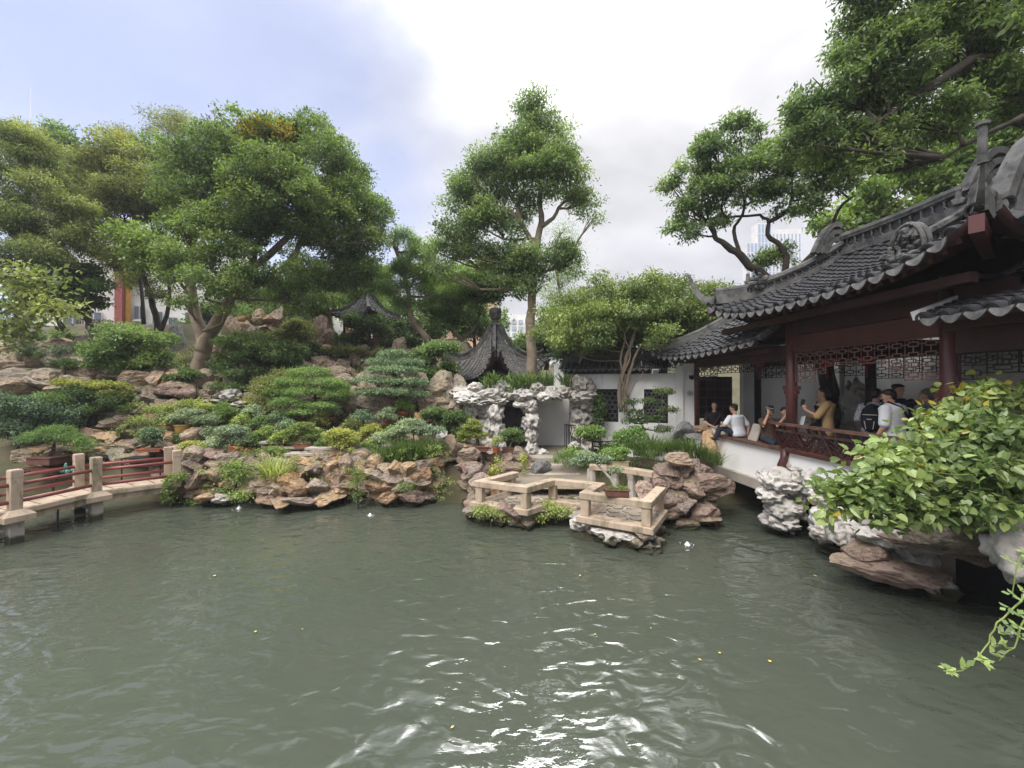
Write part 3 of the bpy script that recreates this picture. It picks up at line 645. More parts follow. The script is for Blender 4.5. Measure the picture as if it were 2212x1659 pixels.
def sculpture(mb, c, n, size, seed, spread=(1, 1, 1)):          # a knot of little carved figures: heads, bodies, rocks
    g = random.Random(seed)
    for i in range(n):
        p = Vector(c) + Vector((g.uniform(-1, 1) * spread[0], g.uniform(-1, 1) * spread[1], g.uniform(0, 1) * spread[2])); s = size * g.uniform(.6, 1.2)
        v, f = chunk(g.randrange(99), 1, 5, .6, .9, .08); rot = Matrix.Rotation(g.uniform(0, 6), 3, 'Z')
        mb.add([rot @ Vector((a * s, b * s * .8, d * s * g.uniform(.9, 1.1))) + p for a, b, d in v], f)
        if i % 3 == 0:
            mb.tube([p, p + Vector((0, 0, s * 1.9))], [s * .6, s * .38], 6); v, f = ICO[1]; mb.add([Vector(q) * s * .5 + p + Vector((0, 0, s * 2.2)) for q in v], f)
# ------------------------------------------------------------------ the waterside hall on the right
FU = Vector((-.0673, .9977, 0)); FN = Vector((.9977, .0673, 0)); F0 = Vector((6.5, 0, 0))
def FP(s, d, z): return F0 + FU * s + FN * d + Vector((0, 0, z))
def FB(mb, s0, s1, d0, d1, z0, z1, mi=0):
    q = [FP(s0, d0, z0), FP(s0, d1, z0), FP(s1, d1, z0), FP(s1, d0, z0), FP(s0, d0, z1), FP(s0, d1, z1), FP(s1, d1, z1), FP(s1, d0, z1)]
    return mb.add(q, [(3, 2, 1, 0), (4, 5, 6, 7), (0, 1, 5, 4), (1, 2, 6, 5), (2, 3, 7, 6), (3, 0, 4, 7)], mi)
ZF = CH - 1.75                                               # hall floor
hall = thing('waterside_hall', 'open waterside hall with upswept grey tiled roofs and dark red columns over a white wall', 'hall', FP(8.5, 0, 0))
SC = (5.6, 8.5, 12.3)
m = MB(); FB(m, 3.0, 12.6, -.05, 5.2, ZF - .35, ZF); m.build('hall_floor', MT['slab'], hall)
m = MB(); FB(m, 3.0, 14.0, 4.3, 4.5, ZF, ZF + 3.0); FB(m, 12.9, 13.1, 1.9, 4.3, ZF, ZF + 3.4)
m.build('back_wall', MT['plaster_dirty'], hall)
m = MB(); FB(m, 10.4, 10.55, 3.0, 4.3, ZF, ZF + 2.9); m.build('inner_wall', MT['plaster_dirty'], hall)
for s in SC + (2.6,):
    m = MB(); p = FP(s, 0, 0); m.tube([p + Vector((0, 0, ZF)), p + Vector((0, 0, ZF + 3.3))], .105 if s < 12 else .075, 20); o = m.build('column', MT['wood'], hall, True)
    m = MB(); m.lathe(p + Vector((0, 0, ZF)), [(.15, 0), (.19, .05), (.19, .10), (.15, .15)], 16); m.build('column_base', MT['slab'], o, True)
for s in (5.4, 8.9, 10.0, 12.65):
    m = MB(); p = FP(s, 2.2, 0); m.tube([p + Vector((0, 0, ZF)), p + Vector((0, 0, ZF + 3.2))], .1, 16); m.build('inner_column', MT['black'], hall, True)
for s0, s1, z in ((5.6, 8.5, 2.47), (8.5, 12.3, 2.30), (2.6, 5.6, 2.2)):
    m = MB(); FB(m, s0 + .1, s1 - .1, -.05, .05, ZF + z, ZF + z + .32); m.build('beam', MT['wood' if s0 == 5.6 else 'beam'], hall)
m = MB(); FB(m, 3, 13.2, 2.13, 2.27, ZF + 2.35, ZF + 2.6)
for s in (5.6, 8.5, 12.3): FB(m, s - .07, s + .07, .05, 4.3, ZF + 2.5, ZF + 2.75)
m.build('tie_beam', MT['black'], hall)
m = MB(); FB(m, 3.0, 12.6, .2, 2.4, ZF + 2.98, ZF + 3.05); FB(m, 3.0, 9.2, 2.405, 4.3, ZF + 2.90, ZF + 2.97); FB(m, 9.2, 12.9, 2.405, 3.8, ZF + 2.90, ZF + 2.97); m.build('ceiling', MT['black'], hall)  # the two rear strips are added over the court to dim the back wall
m = MB(); FB(m, 4.9, 10.0, -.62, -.5, ZF + 3.02, ZF + 3.14); FB(m, 4.9, 10, -.06, .06, ZF + 2.8, ZF + 3.1)
m.build('eave_purlin', MT['beam'], hall)
# hanging fretwork under the beams
def fret(s0, s1, ztop, h, d, mat, cell=.25, step_edge=True, w=.015, pattern=0):
    m = MB(); L = s1 - s0; n = max(2, int(round(L / cell)))
    def seg(a, z1, b, z2): m.bar(FP(s0 + a, d, z1), FP(s0 + b, d, z2), .028, w)
    seg(0, ztop, L, ztop)
    for i in range(n):
        a = L * i / n; b = L * (i + 1) / n; t = abs((i + .5) / n - .5) * 2
        hh = h * ((1.0 if t > .72 else .76 if t > .4 else .52) if step_edge else 1.0); z1 = ztop - hh
        c = (a + b) / 2; q = (b - a)
        for x in (a, b): seg(x, ztop, x, z1)
        seg(a, z1, b, z1)
        k = max(1, int(round(hh / .15))); dz = hh / k
        for j in range(k):
            zt = ztop - j * dz; zb = zt - dz; zi = zt - dz * .3; zo = zb + dz * .3
            seg(a + q * .22, zi, b - q * .22, zi); seg(a + q * .22, zo, b - q * .22, zo); seg(a + q * .22, zi, a + q * .22, zo); seg(b - q * .22, zi, b - q * .22, zo)
            seg(a, (zi + zo) / 2, a + q * .22, (zi + zo) / 2); seg(b - q * .22, (zi + zo) / 2, b, (zi + zo) / 2); seg(c, zt, c, zi); seg(c, zo, c, zb)
    m.build('fretwork', mat, hall)
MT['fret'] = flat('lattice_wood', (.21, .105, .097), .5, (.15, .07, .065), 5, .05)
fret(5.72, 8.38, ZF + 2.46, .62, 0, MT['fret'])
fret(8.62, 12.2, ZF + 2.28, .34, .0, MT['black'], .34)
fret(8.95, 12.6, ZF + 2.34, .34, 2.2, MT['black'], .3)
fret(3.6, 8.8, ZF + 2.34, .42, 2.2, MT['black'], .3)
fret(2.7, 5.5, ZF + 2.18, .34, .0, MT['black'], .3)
# carved capitals beside the columns
for s in (5.6, 8.5):
    for sg in (-1, 1):
        m = MB()
        for k in range(3): FB(m, s + sg * .1, s + sg * (.22 - .04 * k), -.03, .03, ZF + 1.72 - .09 * k - .05, ZF + 1.80 - .09 * k - .05)
        m.build('carved_bracket', MT['wood'], hall)
# low wall, seat and leaning balustrade
m = MB(); FB(m, 8.5, 12.2, -.12, .12, .95, ZF + .36); FB(m, 3.0, 8.5, -.12, .12, .95, ZF + .36); m.build('white_wall', MT['plaster'], hall)
m = MB(); FB(m, 8.56, 12.25, -.2, .26, ZF + .363, ZF + .42); m.build('bench_seat', MT['railwood'], hall)
m = MB(); FB(m, 3.0, 8.44, -.2, .3, ZF + .363, ZF + .42); m.build('bench_seat', MT['wood'], hall)
bal = MB(); zs = ZF + .42
def lean(s, t): return FP(s, -.16 - .30 * t ** 1.2, zs + .56 * t)
for t, hh in ((1.0, .055), (.74, .04), (.03, .05)): bal.bar(lean(3.0, t), lean(8.5, t), .06, hh)
bal.build('balustrade_rail', MT['railwood'], hall)
q = MB(); n = 36
for i in range(n + 1):
    s = 3.0 + 5.5 * i / n
    if i % 4 == 0: q.bar(lean(s, 0), lean(s, 1), .035, .045)
    elif i % 2 == 0: q.bar(lean(s, .74), lean(s, 1), .03, .04)
    if i < n:
        s2 = s + 5.5 / n
        for a, b in ((.05, .28), (.28, .51), (.51, .74)): q.bar(lean(s, a), lean(s2, b), .02, .022); q.bar(lean(s2, a), lean(s, b), .02, .022)
q.build('balustrade_lattice', MT['wood'], hall)
m = MB(); m.bar(lean(8.5, 0), lean(8.5, 1.04), .07, .09); m.build('balustrade_end_post', MT['wood'], hall)
m = MB(); pts = [FP(8.5, -.14, zs), FP(8.5, -.17, zs - .2), FP(8.5, -.23, zs - .34), FP(8.5, -.17, zs - .5), FP(8.5, -.15, .75)]
m.tube(pts, [.09, .075, .085, .07, .075], 10); m.build('hanging_post', MT['wood'], hall, True)
m = MB(); FB(m, 8.9, 12.3, -.25, .3, .72, .95); m.build('lintel', MT['slab'], hall)
m = MB(); FB(m, 2.0, 8.7, .9, 1.1, -.5, 1.0); FB(m, 8.7, 12.5, 1.2, 1.4, -.5, .8); m.build('foundation', MT['dark'], hall)  # foundation coloured near black to stand for the shade in the hollow
# main roof: hipped, concave, with upturned corners
ZE, ZR, A0, A1, HR0, HR1, DE, DR, DB = CH + 1.50, CH + 2.86, 4.5, 9.85, 6.2, 8.85, -.92, 1.55, 2.5
def gcurve(v): return .62 * v + .38 * v * v
def main_front(s, v):
    h0 = A0 + (HR0 - A0) * v; h1 = A1 + (HR1 - A1) * v; dist = min(s - h0, h1 - s)
    up = .46 * (1 - v) ** 2 * math.exp(-(max(dist, 0) / .62)); out = .14 * (1 - v) ** 2 * math.exp(-(max(dist, 0) / .5))
    return FP(s, DE + (DR - DE) * v - out, ZE + (ZR - ZE) * gcurve(v) + up)
def vm_main(s):
    v = 1.0
    if s < HR0: v = min(v, (s - A0) / (HR0 - A0))
    if s > HR1: v = min(v, (A1 - s) / (A1 - HR1))
    return max(v, .015)
tile_roof(hall, main_front, A0 + .02, A1 - .02, .27, vm_main, 2.85, r=.085, course=.15)
def main_end(near):
    a, h = (A0, HR0) if near else (A1, HR1); D1 = DB
    def P(t, v):                          # t across from the front eave corner
        l = DE + (DR - DE) * v; r_ = D1 + (DR - D1) * v; dist = min(t - l, r_ - t)
        up = .46 * (1 - v) ** 2 * math.exp(-(max(dist, 0) / .62)); out = .14 * (1 - v) ** 2 * math.exp(-(max(dist, 0) / .5)) * (1 if near else -1)
        return FP(a + (h - a) * v - out, t, ZE + (ZR - ZE) * gcurve(v) + up)
    def vm(t):
        return max(.015, min(1, (t - DE) / (DR - DE), (D1 - t) / (D1 - DR)))
    return P, vm
P_, vm_ = main_end(True); tile_roof(hall, P_, DE + .02, DB - .02, .27, vm_, 2.2, r=.085, course=.15)
P_, vm_ = main_end(False); tile_roof(hall, P_, DE + .02, DB - .02, .34, vm_, 1.8, r=.085, course=.2, parts=False)
def main_back(s, v):
    p = main_front(s, v); c = p - F0; d = c.dot(FN); return p + FN * (DR - d) * (1 + (DB - DR) / (DR - DE))
tile_roof(hall, main_back, A0 + .02, A1 - .02, .5, vm_main, 2.85, r=.085, course=.4, parts=False)
m = MB(); FB(m, A0 + .5, A1 - .4, -.45, 2.3, ZE - .16, ZE - .10); m.build('eave_soffit', MT['black'], hall)
nr = 30; m = MB()
for i in range(nr):
    s = A0 + .25 + (A1 - A0 - .5) * i / (nr - 1); a = main_front(s, .02); b = main_front(s, min(.3, vm_main(s))); m.bar(a - Vector((0, 0, .13)), b - Vector((0, 0, .14)), .06, .07)
m.build('rafters', MT['beam'], hall)
ridge_pts = [FP(HR0 - .1 + (HR1 - HR0 + .2) * i / 10, DR, ZR + .02 + .05 * (abs(i - 5) / 5) ** 2) for i in range(11)]
lattice_ridge(hall, ridge_pts, .44, .16)
def hip(near, u): 
    s = (A0 + (HR0 - A0) * u) if near else (A1 + (HR1 - A1) * u); return main_front(s, min(max(u, 0), 1))
for near in (True, False):
    pts = [hip(near, u) + Vector((0, 0, .02)) for u in (.98, .85, .7, .55, .42, .30)]
    lattice_ridge(hall, pts, .36, .14, name='hip_ridge')
    lo = [hip(near, u) + Vector((0, 0, .02)) for u in (.30, .22, .14, .06)]
    m = MB(); m.sweep(lo, .15, .30 if not near else .26); m.tube([p + Vector((0, 0, .32 if not near else .28)) for p in lo], .07, 8); m.build('corner_ridge', MT['ridge'], hall)
    m = MB(); c = hip(near, .05); out = (-FN * .75 + FU * (-.66 if near else .66)); horn(m, c + Vector((0, 0, .02)), out, .62 if not near else .42, .80 if not near else .44, .085 if not near else .06)
    if near: e = c + out * .40 + Vector((0, 0, .40)); m.tube([e, e + Vector((0, 0, .40))], [.042, .036], 10); m.tube([e + Vector((0, 0, .40)), e + Vector((0, 0, .435))], [.058, .058], 12)
    m.build('corner_horn', MT['ridge'], hall)
    m = MB(); a = hip(near, .0) - Vector((0, 0, .16)); b = hip(near, .45) - Vector((0, 0, .35)); m.bar(a, b, .12, .2); m.build('hip_rafter', MT['wood'], hall)
    # scroll where the hip ridge meets the main ridge
    m = MB(); p = FP((HR0 if near else HR1), DR - .05, ZR)
    for k in range(3):
        pts = [p + FN * (-.55 + .55 * t) * (1 - k * .18) + FU * ((-.1 if near else .1)) + Vector((0, 0, .10 + (.62 - .16 * k) * math.sin(t * 1.9))) for t in [j / 8 for j in range(9)]]
        m.sweep(pts, .15 - .015 * k, .10)
    m.build('ridge_scroll', MT['ridge'], hall)
    c = hip(near, .40 if not near else .62) + Vector((0, 0, .16)); m = MB(); sculpture(m, c - FN * .08, 15, .075, 4 + near, (.2, .24, .36)); m.build('roof_figures', MT['ridge'], hall)
# descending ridge on the near part of the slope, ending in a carved basket of figures
def on_main(s, d): return main_front(s, (d - DE) / (DR - DE))
pts = [on_main(6.12 - .05 * k, 1.5 - .27 * k) + Vector((0, 0, .02)) for k in range(7)]
lattice_ridge(hall, pts, .30, .12, name='descending_ridge')
m = MB(); c = on_main(5.86, -.22) + Vector((0, 0, .02)); sculpture(m, c, 26, .07, 12, (.16, .20, .42)); sculpture(m, c - FN * .25 - Vector((0, 0, .1)), 14, .055, 13, (.14, .16, .18))
for k in range(2): m.tube([c + FU * (.24 * math.cos(t)) - FN * (.02 + .10 * k) + Vector((0, 0, .10 + .40 * math.sin(t))) for t in [math.pi * j / 12 for j in range(13)]], .03, 7)
m.build('roof_figures', MT['ridge'], hall)
# curled gable screen above the near hip
m = MB(); cen = main_end(True)[0](DR - .95, .34) + Vector((0, 0, .0))
for k, (w_, h_) in enumerate(((.62, 1.25), (.47, .98), (.33, .72))):
    pts = []
    for j in range(17):
        t = j / 16 * 2 - 1; pts.append(cen + FN * w_ * (t * .8 + .2 * t ** 3) + FU * (-.02 * k) + Vector((0, 0, h_ * max(0, math.cos(t * math.pi / 2)) ** .6)))
    m.sweep(pts, .22 - .03 * k, .10)
m.build('gable_scroll', MT['ridge'], hall)
m = MB(); 
v = [cen + FN * w_ * .4 + FU * .02 for w_ in ()]
pr = [(-.42, 0), (.42, 0), (.42, .45), (.3, .72), (.12, .88), (-.12, .88), (-.3, .72), (-.42, .45)]
vv = [cen + FN * a + Vector((0, 0, b)) for a, b in pr] + [cen + FN * a + FU * .1 + Vector((0, 0, b)) for a, b in pr]
m.add(vv, [tuple(range(8)), tuple(range(15, 7, -1))] + [(i, (i + 1) % 8, 8 + (i + 1) % 8, 8 + i) for i in range(8)]); m.build('gable_panel', MT['plaster_dirty'], hall)
# lower wing roofs, left (towards the white wall) and right (towards the viewer)
def wl_eave(s): return float(np.interp(s, [8.6, 10.5, 12.4], [-.60, -.92, -1.34]))
def wl_z(s): return CH + float(np.interp(s, [8.6, 9.5, 10.5, 11.4, 11.9, 12.2, 12.45], [1.0, .90, .83, .82, .87, .96, 1.10]))
def wing_left(s, v):
    e = wl_eave(s); z = wl_z(s); return FP(s, e + (.60 - e) * v, z + (CH + 2.08 - z) * (.72 * v + .28 * v * v))
def wl_vm(s): return 1.0 if s < 10.5 else max(.03, 1 - (s - 10.5) / 1.98)
tile_roof(hall, wing_left, 8.7, 12.42, .25, wl_vm, 1.95, r=.08, course=.15)
pts = [wing_left(s, wl_vm(s)) for s in (12.42, 12.2, 11.9, 11.5, 11.1, 10.8, 10.5)] + [wing_left(9.6, 1), wing_left(8.9, 1)]
m = MB(); m.sweep(pts, .16, .2); m.tube([p + Vector((0, 0, .22)) for p in pts], .09, 8); horn(m, pts[0] - Vector((0, 0, .02)), (FU * .8 - FN * .7), .42, .12, .07); m.build('wing_ridge', MT['ridge'], hall)
m = MB()
for k in range(5): m.tube(ring_pts(pts[5] + FU * (.13 * k - .3) + Vector((0, 0, .34 + .05 * math.sin(k * .8))), FU, Vector((0, 0, 1)), .07, 8), .018, 4, False)
m.build('ridge_ornament', MT['ridge'], hall)
def wl_back(t, v):                       # small hipped end over the garden wall
    a = wing_left(12.42 - 1.92 * v, wl_vm(12.42 - 1.92 * v)); return a + FN * (t * (1 - .9 * v)) + FU * (.25 * t * (1 - v)) + Vector((0, 0, -.1 * t))
tile_roof(hall, wl_back, .02, 1.9, .27, lambda t: 1.0, 2.2, r=.07, course=.18, parts=False)
m = MB(); FB(m, 8.7, 12.2, -.35, -.25, CH + .72, CH + .82); FB(m, 8.7, 12.3, -.5, 2.4, CH + .86, CH + .88); m.build('wing_purlin', MT['beam'], hall)
def wing_right(s, v): return FP(s, -.62 + 2.2 * v, CH + .90 + 1.02 * (.72 * v + .28 * v * v))
tile_roof(hall, wing_right, 2.5, 5.42, .243, lambda s: 1.0, 2.4, r=.082, course=.13, single=True)
m = MB(); a = [wing_right(5.5, v / 6) for v in range(7)]; m.sweep(a, .09, .12); m.build('verge_edge', MT['white'], hall)
a = [wing_left(8.62, v / 6) - Vector((0, 0, .02)) for v in range(7)]; m = MB(); m.sweep(a, .07, .12); m.build('verge_edge', MT['tileend'], hall)
m = MB(); FB(m, 2.5, 5.4, -.35, -.25, CH + .74, CH + .86); FB(m, 2.5, 5.4, -.2, 1.3, CH + .95, CH + .97); m.build('wing_purlin', MT['beam'], hall)
m = MB(); FB(m, 2.65, 5.45, -.04, .04, ZF + 2.52, ZF + 2.95); m.build('carved_board', MT['beam'], hall)
# ------------------------------------------------------------------ white garden wall with lattice windows
WA, WB = Vector((2.05, 13.55, 0)), Vector((5.62, 12.45, 0)); WU = (WB - WA).normalized(); WN = Vector((-WU.y, WU.x, 0)); WL = (WB - WA).length
def WP(s, d, z): return WA + WU * s + WN * d + Vector((0, 0, z))
def WBX(m, s0, s1, d0, d1, z0, z1, mi=0):
    q = [WP(s0, d0, z0), WP(s1, d0, z0), WP(s1, d1, z0), WP(s0, d1, z0), WP(s0, d0, z1), WP(s1, d0, z1), WP(s1, d1, z1), WP(s0, d1, z1)]
    return m.add(q, [(3, 2, 1, 0), (4, 5, 6, 7), (0, 1, 5, 4), (1, 2, 6, 5), (2, 3, 7, 6), (3, 0, 4, 7)], mi)
MT['lattice'] = flat('grey_tile_lattice', (.12, .12, .125), .7, None, 6, .1)
gw = thing('garden_wall', 'white garden wall with two black lattice windows under a dark tiled coping', 'wall', WP(1.8, 0, 0))
wz0, wz1 = CH - 1.18, CH - .10
win = [(.50, 1.50, 'rings'), (2.30, 3.02, 'honeycomb')]
m = MB(); top = CH + .42; bot = .3
WBX(m, 0, WL, 0, .28, bot, wz0); WBX(m, 0, WL, 0, .28, wz1, top)
xs = [0] + [x for a, b, _ in win for x in (a, b)] + [WL]
for i in range(0, len(xs), 2): WBX(m, xs[i], xs[i + 1], 0, .28, wz0, wz1)
m.build('wall', MT['plaster'], gw)
m = MB(); WBX(m, WL - .50, WL - .28, -.14, 0, bot, CH + .62); WBX(m, WL - .28, WL + .1, -.06, .3, bot, CH + .7)
for k in range(4): WBX(m, WL - .60 - .05 * (k - 1), WL - .28, -.17 - .02 * k, -.0, CH + .22 + .08 * k, CH + .27 + .08 * k)
m.build('wall_pier', MT['plaster'], gw)
for a, b, kind in win:
    m = MB()
    for q in ((a, a + .05, wz0, wz1), (b - .05, b, wz0, wz1), (a, b, wz0, wz0 + .05), (a, b, wz1 - .05, wz1)): WBX(m, q[0], q[1], .02, .10, q[2], q[3])
    fr = m.build('window_frame', MT['iron'], gw)
    m = MB(); r_ = .085 if kind == 'rings' else .062; row = 0; z = wz0 + .05
    while z < wz1 - .02:
        s = a + .04 + (row % 2) * r_
        while s < b - .02:
            c = WP(s, .06, z); n = 8 if kind == 'rings' else 6
            m.tube(ring_pts(c, WU, Vector((0, 0, 1)), r_ * .92, n), .013, 4, False); s += 2 * r_
        z += r_ * 1.72; row += 1
    m.build('lattice', MT['lattice'], fr)
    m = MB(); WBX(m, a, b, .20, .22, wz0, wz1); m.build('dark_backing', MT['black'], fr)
# tiled coping: layered cornice, ridge with pierced band, row of cap tiles
MT['coptile'] = flat('blackened_coping_tile', (.05, .05, .052), .7, (.02, .02, .021), 7, .3)
cp = MB(); c0 = -.35; c1 = 3.0
for k, (d, z0, z1) in enumerate(((.10, 0, .06), (.17, .06, .11), (.24, .11, .15))): WBX(cp, c0 + .05, c1, -d, .28 + d, CH + .40 + z0, CH + .40 + z1)
cp.build('cornice', MT['coptile'] if 'coptile' in MT else MT['tile'], gw)
def cop(s, v): return WP(s, -.34 + .46 * v, CH + .56 + .26 * v)
def cop2(s, v): return WP(s, .62 - .46 * v, CH + .56 + .26 * v)
tile_roof(gw, cop, c0, c1, .19, lambda s: 1.0, .5, r=.06, course=.12, mat='coptile', endmat='tile')
tile_roof(gw, cop2, c0, c1, .25, lambda s: 1.0, .5, r=.06, course=.16, parts=False, mat='coptile')
lattice_ridge(gw, [WP(s, .14, CH + .80) for s in (c0, 0, .8, 1.6, 2.4, c1)], .40, .12, mat='coptile')
# dome camera, floodlight, plaque and lamp on the pier
t = thing('security_camera', 'white dome security camera on the end of the white wall', 'camera', WP(WL - .05, -.15, CH + .32))
m = MB(); c = WP(WL - .05, -.16, CH + .36); m.lathe(c, [(.05, .12), (.075, .10), (.078, -.02), (.078, -.03)], 14); m.build('housing', MT['white'], t, True)
m = MB(); m.lathe(c, [(.073, -.03), (.07, -.10), (.045, -.15), (.01, -.165)], 14); m.build('dome', MT['iron'], t, True)
t = thing('floodlight', 'small square floodlight under the corner of the lower tiled eave', 'light', WP(2.62, -.5, CH + .50))
m = MB(); c = WP(2.62, -.5, CH + .45); mt = Matrix.Rotation(.5, 3, 'X'); m.box(c, (.20, .05, .15), M=mt); m.build('housing', MT['white'], t, bevel=.008)
m = MB(); m.box(c + Vector((0, -.03, -.012)), (.16, .01, .11), M=mt); m.build('lens', flat('floodlight_glass', (.35, .37, .40), .15, None, 4, 0), t)
m = MB(); m.bar(c, c + Vector((0, .25, .12)), .02, .02); m.build('bracket', MT['iron'], t)
t = thing('wall_plaque', 'small round grey emblem plaque on the white wall pier', 'plaque', WP(WL - .08, -.08, CH - .22))
m = MB(); c = WP(WL - .08, -.07, CH - .22)
m.tube(ring_pts(c, WU, Vector((0, 0, 1)), .075, 20), .010, 5, False); m.tube(ring_pts(c, WU, Vector((0, 0, 1)), .052, 16), .004, 4, False)
m.build('emblem_ring', flat('plaque_grey', (.42, .42, .46), .6, None, 5, 0), t)
m = MB()
for dx, h in ((-.022, .04), (.0, .05), (.022, .035)): WBX(m, WL - .08 + dx - .007, WL - .08 + dx + .007, -.075, -.06, CH - .24, CH - .24 + h)
m.build('emblem_mark', MT['iron'], t)
# stepped wall behind the rock arch
bw = thing('garden_wall', 'taller plain white wall stepping back behind the rock arch', 'wall', (1.3, 14.8, 0))
m = MB(); m.bar((.15, 14.9, 1.9), (2.15, 14.3, 1.9), .26, 2.4); m.bar((1.55, 14.48, 3.4), (2.5, 14.2, 3.4), .26, 1.0)
m.bar((2.15, 14.3, 1.9), (2.1, 13.5, 1.9), .26, 2.4); m.build('wall', MT['plaster'], bw)
m = MB(); m.bar((1.35, 14.56, 3.15), (.2, 14.92, 3.15), .5, .10); m.bar((1.35, 14.56, 3.3), (.2, 14.92, 3.3), .3, .2); m.build('coping', MT['tile'], bw)
# dark iron railing gate in the gap
t = thing('iron_gate', 'narrow black iron barred gate against the white wall behind the arch', 'gate', (2.02, 13.3, .8))
m = MB()
for i in range(7): m.bar((1.75 + .05 * i, 13.25 - .03 * i, .85), (1.75 + .05 * i, 13.25 - .03 * i, 1.82), .02, .02)
m.bar((1.73, 13.26, 1.82), (2.07, 13.06, 1.82), .03, .03); m.bar((1.73, 13.26, .9), (2.07, 13.06, .9), .03, .03); m.build('bars', MT['iron'], t)
# ------------------------------------------------------------------ square pavilion with the soaring roof
def pavilion(name, label, c, half, rot, ze, zr, up, pitch, fin, colr, tilemat=None, parts=True, rows=True, post=True, cexp=1.5):
    root = thing(name, label, 'pavilion', c); c = Vector(c)
    def face(k):
        a = rot + k * math.pi / 2; n = Vector((math.cos(a), math.sin(a), 0)); t = Vector((-n.y, n.x, 0))
        def P(s, v):
            l = half * (1 - v); dist = l - abs(s)
            u = up * max(0, 1 - v) ** 2.2 * math.exp(-(max(dist, 0) / (half * .34))); ou = .12 * half * (1 - v) ** 2 * math.exp(-(max(dist, 0) / (half * .3)))
            z = ze + (zr - ze) * (.30 * v + .70 * max(v, 0) ** 2.4)
            return c + t * s + n * (half * (1 - v) + .05 + ou) + Vector((0, 0, z + u))
        return P
    L = math.hypot(half, zr - ze) * 1.1
    for k in range(4):
        P = face(k); tile_roof(root, P, -half * .985, half * .985, pitch, lambda s: max(.02, 1 - abs(s) / half), L, r=pitch * .31, course=.15, parts=parts, mat='tile2')
    hp = []
    for k in range(4):
        P = face(k); pts = [P(half * (1 - v) * .999, v) + Vector((0, 0, .03)) for v in (.02, .08, .16, .28, .42, .58, .75, .9, .985)]; hp.append(pts)
        if rows: lattice_ridge(root, pts[1:6], .30 * half / 1.5, .10, name='hip_ridge'); m = MB(); m.sweep(pts[5:], .10, .2); m.build('hip_ridge', MT['ridge'], root)
        else: m = MB(); m.sweep(pts, .13, .14); m.build('hip_ridge', MT['ridge'], root)
        if up > .3:
            m = MB(); o = pts[0] - c; horn(m, pts[1], (o.x, o.y), .75 * half / 1.5, .72 * half / 1.5, .05); m.build('corner_horn', MT['ridge'], root)
    m = MB(); z = zr + c.z - .08; s_ = fin
    m.lathe((c.x, c.y, z), [(.16 * s_, 0), (.20 * s_, .05), (.13 * s_, .14), (.13 * s_, .26), (.20 * s_, .32), (.24 * s_, .46 * s_), (.26 * s_, .60 * s_), (.24 * s_, .72 * s_), (.10 * s_, .78 * s_)], 10)
    m.build('finial', MT['ridge'], root)
    m = MB()
    for k in range(4):
        a = rot + k * math.pi / 2 + math.pi / 4; p = c + Vector((math.cos(a), math.sin(a), 0)) * half * .98
        m.tube([Vector((p.x, p.y, 0 if post else c.z)), Vector((p.x, p.y, ze + c.z + .05))], colr, 10)
    m.build('posts', MT['black'], root)
    m = MB(); q = [c + Vector((math.cos(rot + k * 1.5708 + .7854), math.sin(rot + k * 1.5708 + .7854), 0)) * half * .98 for k in range(4)]
    for k in range(4): m.bar(q[k] + Vector((0, 0, ze - .12)), q[(k + 1) % 4] + Vector((0, 0, ze - .12)), .10, .22); m.bar(q[k] + Vector((0, 0, ze - .38)), q[(k + 1) % 4] + Vector((0, 0, ze - .38)), .05, .16)
    m.build('beam', MT['black'], root)
    if up > .3: m = MB(); m.box(c + Vector((0, 0, ze * .5 + .17)), (half * 1.22, half * 1.22, ze + .34), rz=rot); m.box(c + Vector((0, 0, ze + .4)), (half * .8, half * .8, .8), rz=rot); m.build('dark_core', MT['black'], root)  # black boxes added inside to stand for the shade under the eaves
    m = MB(); m.box(c + Vector((0, 0, ze + .02)), (half * 1.7, half * 1.7, .05), rz=rot); m.build('soffit', MT['black'], root)
    return root
pavilion('rock_pavilion', 'square pavilion with sweeping grey roof and stone finial behind the pale rock arch', (-.68, 16.4, 0), 1.42, math.pi / 4 + .06, 3.35, 5.62, 1.05, .155, 1.0, .07)
pavilion('hilltop_pavilion', 'small dark hilltop pavilion with pointed tiled roof among the trees', (-6.75, 18.6, 0), 1.0, math.radians(-108), 6.25, 7.50, .12, .19, .25, .05, rows=False)
# ------------------------------------------------------------------ pale limestone arch
ar = thing('limestone_arch', 'pale water-worn limestone arch with two openings and grass growing on top', 'rock arch', V(1140, 950, 13))
rk = random.Random(5)
def col_of(v0, v1, Y, w, n, kind='taihu', jx=.12, d=.55, parent=None, hs=1.35):
    for i in range(n):
        t = (i + .5) / n; p = V(v0[0], v0[1], Y).lerp(V(v1[0], v1[1], Y), t); h = (V(v1[0], v1[1], Y) - V(v0[0], v0[1], Y)).length / n
        rock(parent or ar, kind, p + Vector((rk.uniform(-jx, jx), rk.uniform(-.1, .1), 0)), (w * rk.uniform(.85, 1.25), d * rk.uniform(.9, 1.2), h * hs), r=rk)
col_of((1076, 985), (1070, 872), 13, .62, 3, jx=.05); col_of((1022, 965), (1012, 868), 13.2, .75, 3, jx=.06); col_of((1046, 965), (1040, 868), 13.3, .7, 3, 'taihu2', jx=.05); col_of((1062, 975), (1058, 868), 13.1, .5, 3, jx=.05)
col_of((1152, 985), (1143, 862), 13, .56, 4, jx=.05); col_of((1140, 930), (1136, 860), 13.1, .45, 2, jx=.04); col_of((1128, 880), (1120, 856), 13.0, .5, 2, jx=.05)
